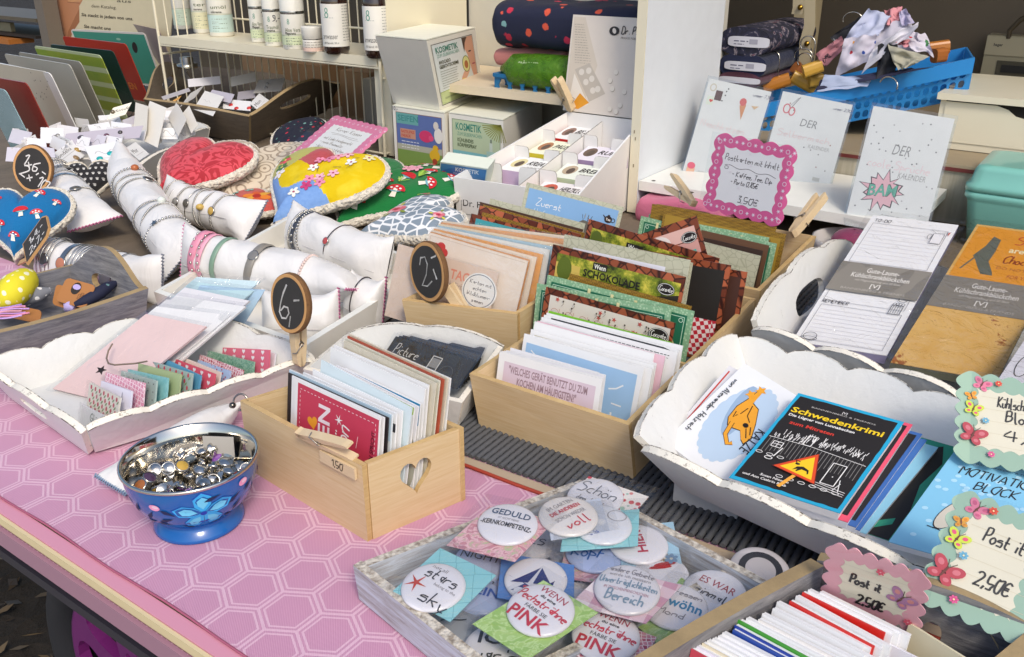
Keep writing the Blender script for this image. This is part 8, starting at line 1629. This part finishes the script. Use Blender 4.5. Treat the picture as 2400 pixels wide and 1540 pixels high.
for i, (w_, x, y, m_, t_, lb) in enumerate(((14, 1560, 640, scales_red(), 'ALLES', 'badge on red lattice paper under the rose paper one'), (14, 1960, 720, rose_paper(), 'Liebe', 'badge on rose paper beside the boat badge, mostly covered'), (15, 130, 950, paint('6f9ad0'), 'Glück', 'badge on blue card under the gingham one'), (14, 930, 1130, paint('9cc0d8'), 'HEUTE', 'badge on pale blue card by the front wall of the tray'), (14, 1380, 1400, paint('d9cdb8'), 'Mut', 'badge on beige card by the front wall, below the green card'), (15, 900, 1010, lime_paper(), 'FEE', 'badge on lime card beneath the gingham one'), (15, 700, 1330, hearts_paper(), 'ZICKE', 'badge on hearts paper at the front right'), (14, 1180, 860, teal_paper(), 'OMA', 'badge on turquoise paper beneath the starfish one'), (15, 420, 620, scales_pink(), 'Traum', 'badge on pink scale paper below the turquoise one'))):
 badge(lb, w_, (x - 170, y - 130), (x + 190, y - 60 - 20 * (i % 3)), (x - 260 + 30 * (i % 4), y + 130), (.011, .011, .008), (x - 10, y + 5), m_, words((t_, -.003, .008, .028, [NV, RD, BK][i % 3], 'pb'[i % 2])))
badge('badge reading Kopf in blue with orange ribbon', 15, (120, 560), (720, 640), (60, 900), (.024, .024, .020), (345, 720), rose_paper(), lambda a: (a.pen('Kopf', -.006, -.010, .014, '2f5fa8', .0014, width=.026, align='c'), a.pen('eigenem', 0, .002, .006, '2f5fa8', .0008, width=.024, align='c'), a.rect(.002, .006, .020, .012, 'd8603a'), a.text('GLÜCK', .004, .007, .0035, 'f3e6e0', True, wd=.014)), 'b4c2ea')
badge('badge reading Hier on light blue flower card', 15, (520, 500), (972, 452), (560, 840), (.030, .030, .024), (690, 650), paint('a9cfe4'), lambda a: a.text('HIER', .004, -.014, .009, 'b83a56', True, wd=.028, rot=R(88)), cart=flowers_blue)
badge('badge with red chilli pepper half covered', 15, (640, 790), (1000, 800), (620, 960), (.022, .022, .020), (850, 890), paint('ddd8d6'), lambda a: (a.ell(.006, .008, .010, .0025, 'b82c2c', 10, .3), a.ell(.002, .004, .010, .0022, 'b82c2c', 10, .2)))
badge('badge with red slogan on hearts paper at the tray wall', 15, (1180, 860), (1500, 1010), (1060, 1060), (.026, .026, .02), (1300, 1040), hearts_paper(), words(('ES WAR', .002, .008, .03, 'a8505a', 'n'), ('einmal', -.010, .008, .026, BK, 'p')))
badge('badge reading verwöhn on green and pink card', 15, (1040, 900), (1300, 1110), (640, 1250), (.028, .026, .02), (985, 1150), lime_paper(), words(('verwöhn', -.004, .010, .042, '3f86b0', 'b'), ('interessen', .010, .006, .034, GYc, 'p'), ('Mond', -.014, .006, .02, GYc, 'p')), rot=.5)
badge('badge with white boat motif in dark blue, centre of the heap', 14, (1340, 700), (1920, 800), (1300, 1060), (.032, .032, .026), (1610, 935), paint('5a86c8'), boat)
badge('second pink slogan badge on red scale paper at the front', 15, (330, 1180), (840, 1380), (120, 1500), (.030, .026, .022), (430, 1385), scales_red(), PK1)
badge('badge reading Schön on colourful hearts paper at the back', 15, (295, 85), (775, 250), (95, 290), (.046, .046, .034), (345, 272), hearts_paper(), schoen)
badge('badge on turquoise dotted card with ring of small print', 15, (110, 390), (700, 350), (65, 690), (.046, .044, .038), (400, 492), teal_paper(), lambda a: (a.ring(.014, .006, .008, .007, .0006, GYc), a.text('Mama', -.002, .006, .007, '6d7078', False, 'r', wd=.018), a.text('mag ich', -.006, -.014, .004, '4a62a8', True, 'r', wd=.012)), 'dfe2ee')
badge('badge lettered in red and grey on butterfly paper', 15, (-60, 330), (390, 262), (-10, 600), (.052, .052, .044), (128, 425), paint('c3cad8'), words(('IM GARTEN', .010, .005, .026, GYc, 'n'), ('DIE ANDEREN', .003, .0045, .030, RD, 'b'), ('SCHON WIEDER', -.005, .0045, .030, GYc, 'n'), ('voll', -.016, .009, .022, RD, 'p')), 'e2ddda', .35)
badge('badge reading Bereich in grey script on pink gingham card', 15, (452, 818), (1042, 962), (140, 1112), (.046, .042, .036), (600, 1015), pink_gingham(), words(('andere Gebiete', .013, .006, .034, GYc, 'p'), ('werde ich meistern', .008, .0035, .032, GYc, 'n'), ('Unverträglichkeiten', .000, .007, .044, '7f96a8', 'p'), ('IM ZWISCHENMENSCHLICHEN', -.006, .003, .034, 'b88a96', 'n'), ('Bereich', -.016, .010, .028, '7f96a8', 'p')), 'dcdae0')
badge('badge reading stars belong to the sky with red starfish', 14, (842, 662), (1292, 882), (462, 1008), (.044, .040, .032), (790, 995), teal_paper(), starfish)
badge('badge reading Geduld ist nicht meine Kernkompetenz on rose paper', 14, (1242, 322), (1768, 440), (892, 640), (.054, .050, .044), (1385, 490), rose_paper(), words(('GEDULD', .006, .0075, .034, '4f5f78', 'b'), ('IST NICHT MEINE', .001, .0025, .018, GYc, 'n'), ('-KERNKOMPETENZ-', -.007, .0055, .044, BK, 'b')))
badge('badge with pink slogan on lime green patterned card in front', 14, (1672, 922), (2112, 1182), (1102, 1272), (.050, .044, .038), (1650, 1180), lime_paper(), PK1, rot=-.05)
badge('single dark-centred badge in the rear compartment by the mat', 15, (1385, 785), (1720, 800), (1480, 900), (.020, .020, .012), (1665, 870), paint('c9cfe0'), lambda a: a.ell(0, 0, .018, .018, '2c2e38', 24), 'c9c4c8')
# ---- sticky note tray
zr = .088; Bp = P(16, 742, 645, zr); Fp = Bp + (P(15, 720, 1540, zr) - Bp) * 1.5; Rp = Bp + (P(16, 2400, 1180, zr) - Bp) * 1.15; arc = lambda k: [(1 - i / 16, 1 + k * math.sin(math.pi * i / 16)) for i in range(17)]
tray4('weathered grey wooden tray with sticky note pads in the front corner', [Fp, Fp + Rp - Bp, Rp, Bp], .002, .03, grey_wood(), grey_wood_edge(), {3: arc(.06), 2: arc(.12)}, {2: [oval_loop(.46, .62, .045, .16)]}, th=.011, group='weathered wooden trays', name='wooden_tray')
SN = [((735, 965), (1412, 1300), 'e9e8ee', 'white'), ((640, 948), (1330, 1288), 'f0eff4', 'white'), ((592, 970), (1268, 1302), 'd2261e', 'red'), ((540, 998), (1252, 1390), 'efeef3', 'white'), ((488, 1040), (1180, 1412), 'd2261e', 'red'), ((385, 1048), (1090, 1405), 'f1f0f5', 'white'), ((350, 1102), (1100, 1480), 'ebeaf0', 'white'), ((265, 1144), (1020, 1520), 'f0eff5', 'white'), ((232, 1190), (980, 1570), 'e6e2dc', 'white'), ((135, 1180), (880, 1560), 'efeef3', 'white'), ((62, 1192), (800, 1590), '3f9a2c', 'green'), ((40, 1240), (780, 1640), '1f3f9e', 'dark blue'), ((25, 1275), (760, 1670), '24489e', 'blue'), ((-60, 1300), (690, 1690), 'efeef4', 'white'), ((-95, 1325), (650, 1710), 'e9e8ef', 'white'), ((-140, 1345), (600, 1740), 'f1f0f5', 'white'), ((-185, 1362), (560, 1760), 'ece8e2', 'white'), ((-225, 1385), (520, 1790), 'e2d6b8', 'cream'), ((-270, 1410), (480, 1810), 'e6e1ee', 'lilac white'), ((-315, 1432), (430, 1840), 'd24a5a', 'rose red')]
d0 = (P(16, 740, 965, .082) - P(16, -315, 1432, .082));
for i, (t0, t1, col, nm) in enumerate(SN):
 TL, TR = P(16, *t0, .086), P(16, *t1, .086); u = (TR - TL).normalized(); bk_ = V((-u.y, u.x, 0)); b = MB(); BLp = TL - UP * .080 - bk_ * .018; r = thing('sticky_notes', f'{nm} edged sticky note pad, {ORD[i]} from the back of the grey tray', 'notepad', BLp + u * .05, 'sticky note pads in the grey tray'); slab(b, TL, TR, BLp, .0012, glossy(col, .35)); b.build('cover', r); b = MB(); k = bk_ * .0014; slab(b, TL + k - UP * .001, TR + k - UP * .001 + u * .004, BLp + k, .0035, 'f1f0f4'); b.build('note_block', r)
for i, (t0, t1, z, col, lb, art) in enumerate((((1462, 1222), (2000, 1560), .080, 'dfd5b4', 'cream yellow card standing right of the sticky notes', None), ((1292, 1392), (1800, 1640), .078, 'e6e4ee', 'white handwritten card in front of the cream one', lambda a, w, h: a.pen('Ni', w * .22, h - .020, .014, '2a2a30', .0016)))):
 TL, TR = P(16, *t0, z), P(16, *t1, z); b = MB(); u = (TR - TL).normalized(); bk_ = V((-u.y, u.x, 0)); a, w_, h_ = slab(b, TL, TR, TL - UP * .074 - bk_ * .015, .002, col)
 if art: art(a, w_, h_)
 tag(b.build('note_card'), lb, 'card')
def butterfly(a, x, y, s, c1, c2, rot=0):
 c, q = math.cos(rot), math.sin(rot); t = lambda u, v: (x + (u * c - v * q) * s, y + (u * q + v * c) * s)
 for sg in (-1, 1):
  a.ell(*t(.55 * sg, .42), .62 * s, .40 * s, c1, 14, rot + .7 * sg); a.ell(*t(.42 * sg, -.42), .46 * s, .34 * s, c1, 14, rot - .6 * sg); a.ell(*t(.58 * sg, .45), .26 * s, .2 * s, c2, 10, rot + .7 * sg); a.ell(*t(.42 * sg, -.42), .2 * s, .15 * s, c2, 10)
  a.line([t(0, .3), t(.3 * sg, .95)], s * .06, '5a4a3a')
 a.ell(x, y, s * .09, s * .5, '6a3a34', 8, rot)
def deco_pink(a, w, h):
 for y in range(4): a.line([(w * .12, h * (.25 + .17 * y)), (w * .9, h * (.25 + .17 * y))], .0003, 'd9cdbb')
 a.pen('Post it', w * .24, h * .46, h * .17, '2f2a2a', .0016, width=w * .34); a.pen('2,50€', w * .34, h * .12, h * .17, '2f2a2a', .0016, width=w * .3); butterfly(a, w * .80, h * .48, h * .17, 'b07aa0', 'd88a86', -.5)
 for x, y in ((.55, .84), (.92, .12)): a.flower(w * x, h * y, h * .055, 'd2566a', 'e9a0a8', 6)
def deco_green(txt, pr):
 def f(a, w, h):
  for y in range(5): a.line([(w * .2, h * (.2 + .14 * y)), (w * .95, h * (.2 + .14 * y))], .0003, 'd9cdb0')
  a.pen(txt[0], w * .36, h * .66, h * .13, '3a3632', .0012, width=w * .4)
  if len(txt) > 1: a.pen(txt[1], w * .44, h * .50, h * .13, '3a3632', .0014, width=w * .3)
  a.pen(pr, w * .42, h * .28, h * .12, '3a3632', .0013, width=w * .34); butterfly(a, w * .20, h * .90, h * .085, 'd97a94', 'c05a7c', -.4); butterfly(a, w * .10, h * .74, h * .055, 'e2a03c', 'd8842c', .3); butterfly(a, w * .12, h * .58, h * .085, 'c3d24a', 'd8547a', -.3); butterfly(a, w * .12, h * .27, h * .12, 'b04450', 'c8707a', -.35)
  for x, y, c in ((.36, .93, 'd2503c'), (.24, .46, '6aa8c4'), (.30, .08, 'd2568a')): a.flower(w * x, h * y, h * .035, c, 'f0d8a0', 7)
 return f
def sign3(label, w, tl, tr, bl, zs, bc, fn, nx, ny, bw=.12, inner='e8dec6'):
 TL, TR, BLp = quad3(w, tl, tr, bl, zs); price_sign('price_sign', label, TL, TR, BLp, bc, inner, fn, nx, ny, bw, .005, .0045)
sign3('pink scalloped sign reading Post it with a mauve butterfly', 16, (842, 592), (1600, 850), (785, 1010), (.125, .125, .075), 'e8a8b2', deco_pink, 6, 4, .13)
sign3('green scalloped butterfly sign reading Post it 2,50', 16, (1930, 175), (2720, 470), (1560, 1010), (.135, .13, .090), '9dbaa4', deco_green(('Post it',), '2,50€'), 5, 6, .14)
sign3('green butterfly sign reading Kühlschrank Block behind the blue pad', 12, (2085, 372), (2700, 470), (1968, 850), (.145, .142, .100), '9dbaa4', deco_green(('Kühlschrank', 'Block'), '4,-'), 5, 6, .14)
q = P(16, 1930, 1250, .075); clothespin('wooden clothespin end below the green Post it sign', q + V((0, .01, .02)), q + V((.02, -.004, -.012)), V((.4, -.8, .3)), 1.0)
# ---- small white tray with dark cards in the middle
rimm = [P(10, 470, 520, .045), P(10, 1600, 760, .045), P(10, 1900, 352, .050), P(10, 790, 262, .050)]
tray4('small white scalloped tray with black cards between the wooden boxes', rimm, .008, .1, old_white(), chipped_edge(), {2: scallop(2, .10, 1.1, 1.1, 1.5)}, th=.006)
def phone(a, w, h): a.pen('Picture', w * .08, h - .020, .013, 'd9d5cc', .0009, width=w * .30); a.frame(w * .55, h * .25, w * .66, h * .78, .0012, 'cfccc4'); a.rect(w * .555, h * .40, w * .655, h * .72, '8d8a84'); a.ring(w * .78, h * .3, .010, .012, .0005, '6a665e', 14)
for i in range(9):
 k = 8 - i; z = .062 - .0022 * k; TL, TR, BLp = P(10, 1130 + 26 * k, 286 - 4 * k, z), P(10, 1690 + 12 * k, 470 - 17 * k, z), P(10, 1010 + 30 * k, 470, .032 - .002 * k); b = MB(); a, w_, h_ = slab(b, TL, TR, BLp, .001, '37332c' if i == 8 else ['3f3a33', '2a2724', '4a453d'][i % 3])
 if i == 8: phone(a, w_, h_)
 r = thing('photo_card', 'black card with white phone drawing reading Picture on top of its pile' if i == 8 else f'{["dark olive", "black", "grey brown"][i % 3]} card, {ORD[k - 1]} beneath the phone card in the small tray', 'card', (BLp + TR) / 2, 'black cards in the small tray'); b.build('card', r); b = MB(); sheet_bag(b, TL, TR, BLp, .0016, .004); b.build('cellophane_sleeve', r)
# ---- grey wooden tray with hair ties at the left
nr, fr_ = P(5, 1160, 1172, .058), P(5, 560, 985, .058); dl = (P(9, 0, 415, .058) - P(9, 1160, 95, .058)) * 1.35; rimg = [nr + dl, nr, fr_, fr_ + dl]
tray4('weathered blue-grey wooden tray with hair ties at the left edge', rimg, .002, .08, grey_wood(), grey_wood_edge(), {0: [(1 - i / 20, 1 - .12 * math.sin(math.pi * i / 20)) for i in range(21)], 1: [(1 - i / 20, 1 + .75 * math.sin(math.pi * i / 20) ** 1.4) for i in range(21)]}, {1: [oval_loop(.5, .85, .17, .2)]}, th=.009, group='weathered wooden trays', name='wooden_tray')
@mat
def yellow_dots(q):
 d = q.vor(75, 'F1', None, .2); q.set(Base_Color=q.mix(q.ramp(d, [(.26, 1.0), (.3, 0.0)]), lin('dcd02a'), lin('f0eecc')), Roughness=.8); return q.m
@mat
def grey_dots(q):
 d = q.vor(95, 'F1', None, .2); q.set(Base_Color=q.mix(q.ramp(d, [(.28, 1.0), (.33, 0.0)]), lin('7b7d84'), lin('e6e4e2')), Roughness=.8); return q.m
def leafbow(label, pts, r, mt, name='hair_bow'):
 b = MB(); b.tube([P(9, *p) for p in pts], lambda t: r * (.25 + .75 * math.sin(math.pi * min(.97, t * .9 + .08)) ** .8), mt, 14); tag(b.build(name), label, 'hair tie', 'hair ties in the grey tray')
leafbow('bright yellow hair bow with white dots in the grey tray', [(5, 200, .05), (60, 165, .056), (130, 90, .062), (200, 30, .066), (240, -10, .064)], .022, yellow_dots()); leafbow('yellow knot end of the dotted hair bow', [(-30, 205, .05), (20, 190, .05), (70, 180, .052)], .010, yellow_dots()); leafbow('grey hair band with white dots in the grey tray', [(110, 190, .040), (200, 170, .044), (300, 140, .047), (395, 112, .048)], .012, grey_dots()); leafbow('navy floral twisted fabric hair band in the grey tray', [(590, 225, .04), (680, 190, .045), (780, 130, .050), (850, 80, .054), (915, 50, .056)], .009, navy_floral()); leafbow('pale lilac ribbon end under the brown card in the grey tray', [(520, 215, .038), (545, 240, .036), (580, 255, .034)], .009, paint('b4a8d8', .7))
def kraft_art(a, w, h): a.ell(w * .45, h * .68, .007, .009, '2a2018', 14); a.ell(w * .45, h * .74, .006, .004, 'b4a4d8', 10); a.frame(w * .62, h * .3, w * .80, h * .5, .0006, '6a4424'); a.pen('R', w * .67, h * .34, .008, '6a4424', .0007)
for i, (tl, tr, bl, zs, lb) in enumerate((((520, 10), (750, 75), (430, 190), (.070, .062, .045), 'brown kraft card with round hole in the grey tray'), ((440, 60), (640, 120), (405, 220), (.058, .052, .036), 'brown kraft card beneath the holed one'), ((-60, 190), (325, 268), (-80, 290), (.045, .045, .034), 'flat brown kraft card with lilac elastics at the left'))):
 TL, TR, BLp = quad3(9, tl, tr, bl, zs); b = MB(); a, w_, h_ = slab(b, TL, TR, BLp, .0012, 'a8703c', None, .006); (kraft_art(a, w_, h_) if i == 0 else None); tag(b.build('kraft_card'), lb, 'card', 'kraft cards in the grey tray')
for i in range(7):
 b = MB(); y = 230 + 14 * i; pts = [P(9, -40 + 30 * k, y + 6 * math.sin(k * .6 + i) + (6 - k) * 3, .050 + .001 * i) for k in range(8 + i % 3)]; b.tube(pts, .0013, paint(['a888d0', 'd892b8', 'c49ad8', 'e0a0b0', 'b888c8', 'e08aa8', 'c8a4e0'][i], .6), 6); tag(b.build('elastic'), f'{["lilac", "pink", "violet", "rose", "mauve", "coral pink", "light purple"][i]} elastic hair string on the kraft card', 'hair tie', 'elastic hair strings')
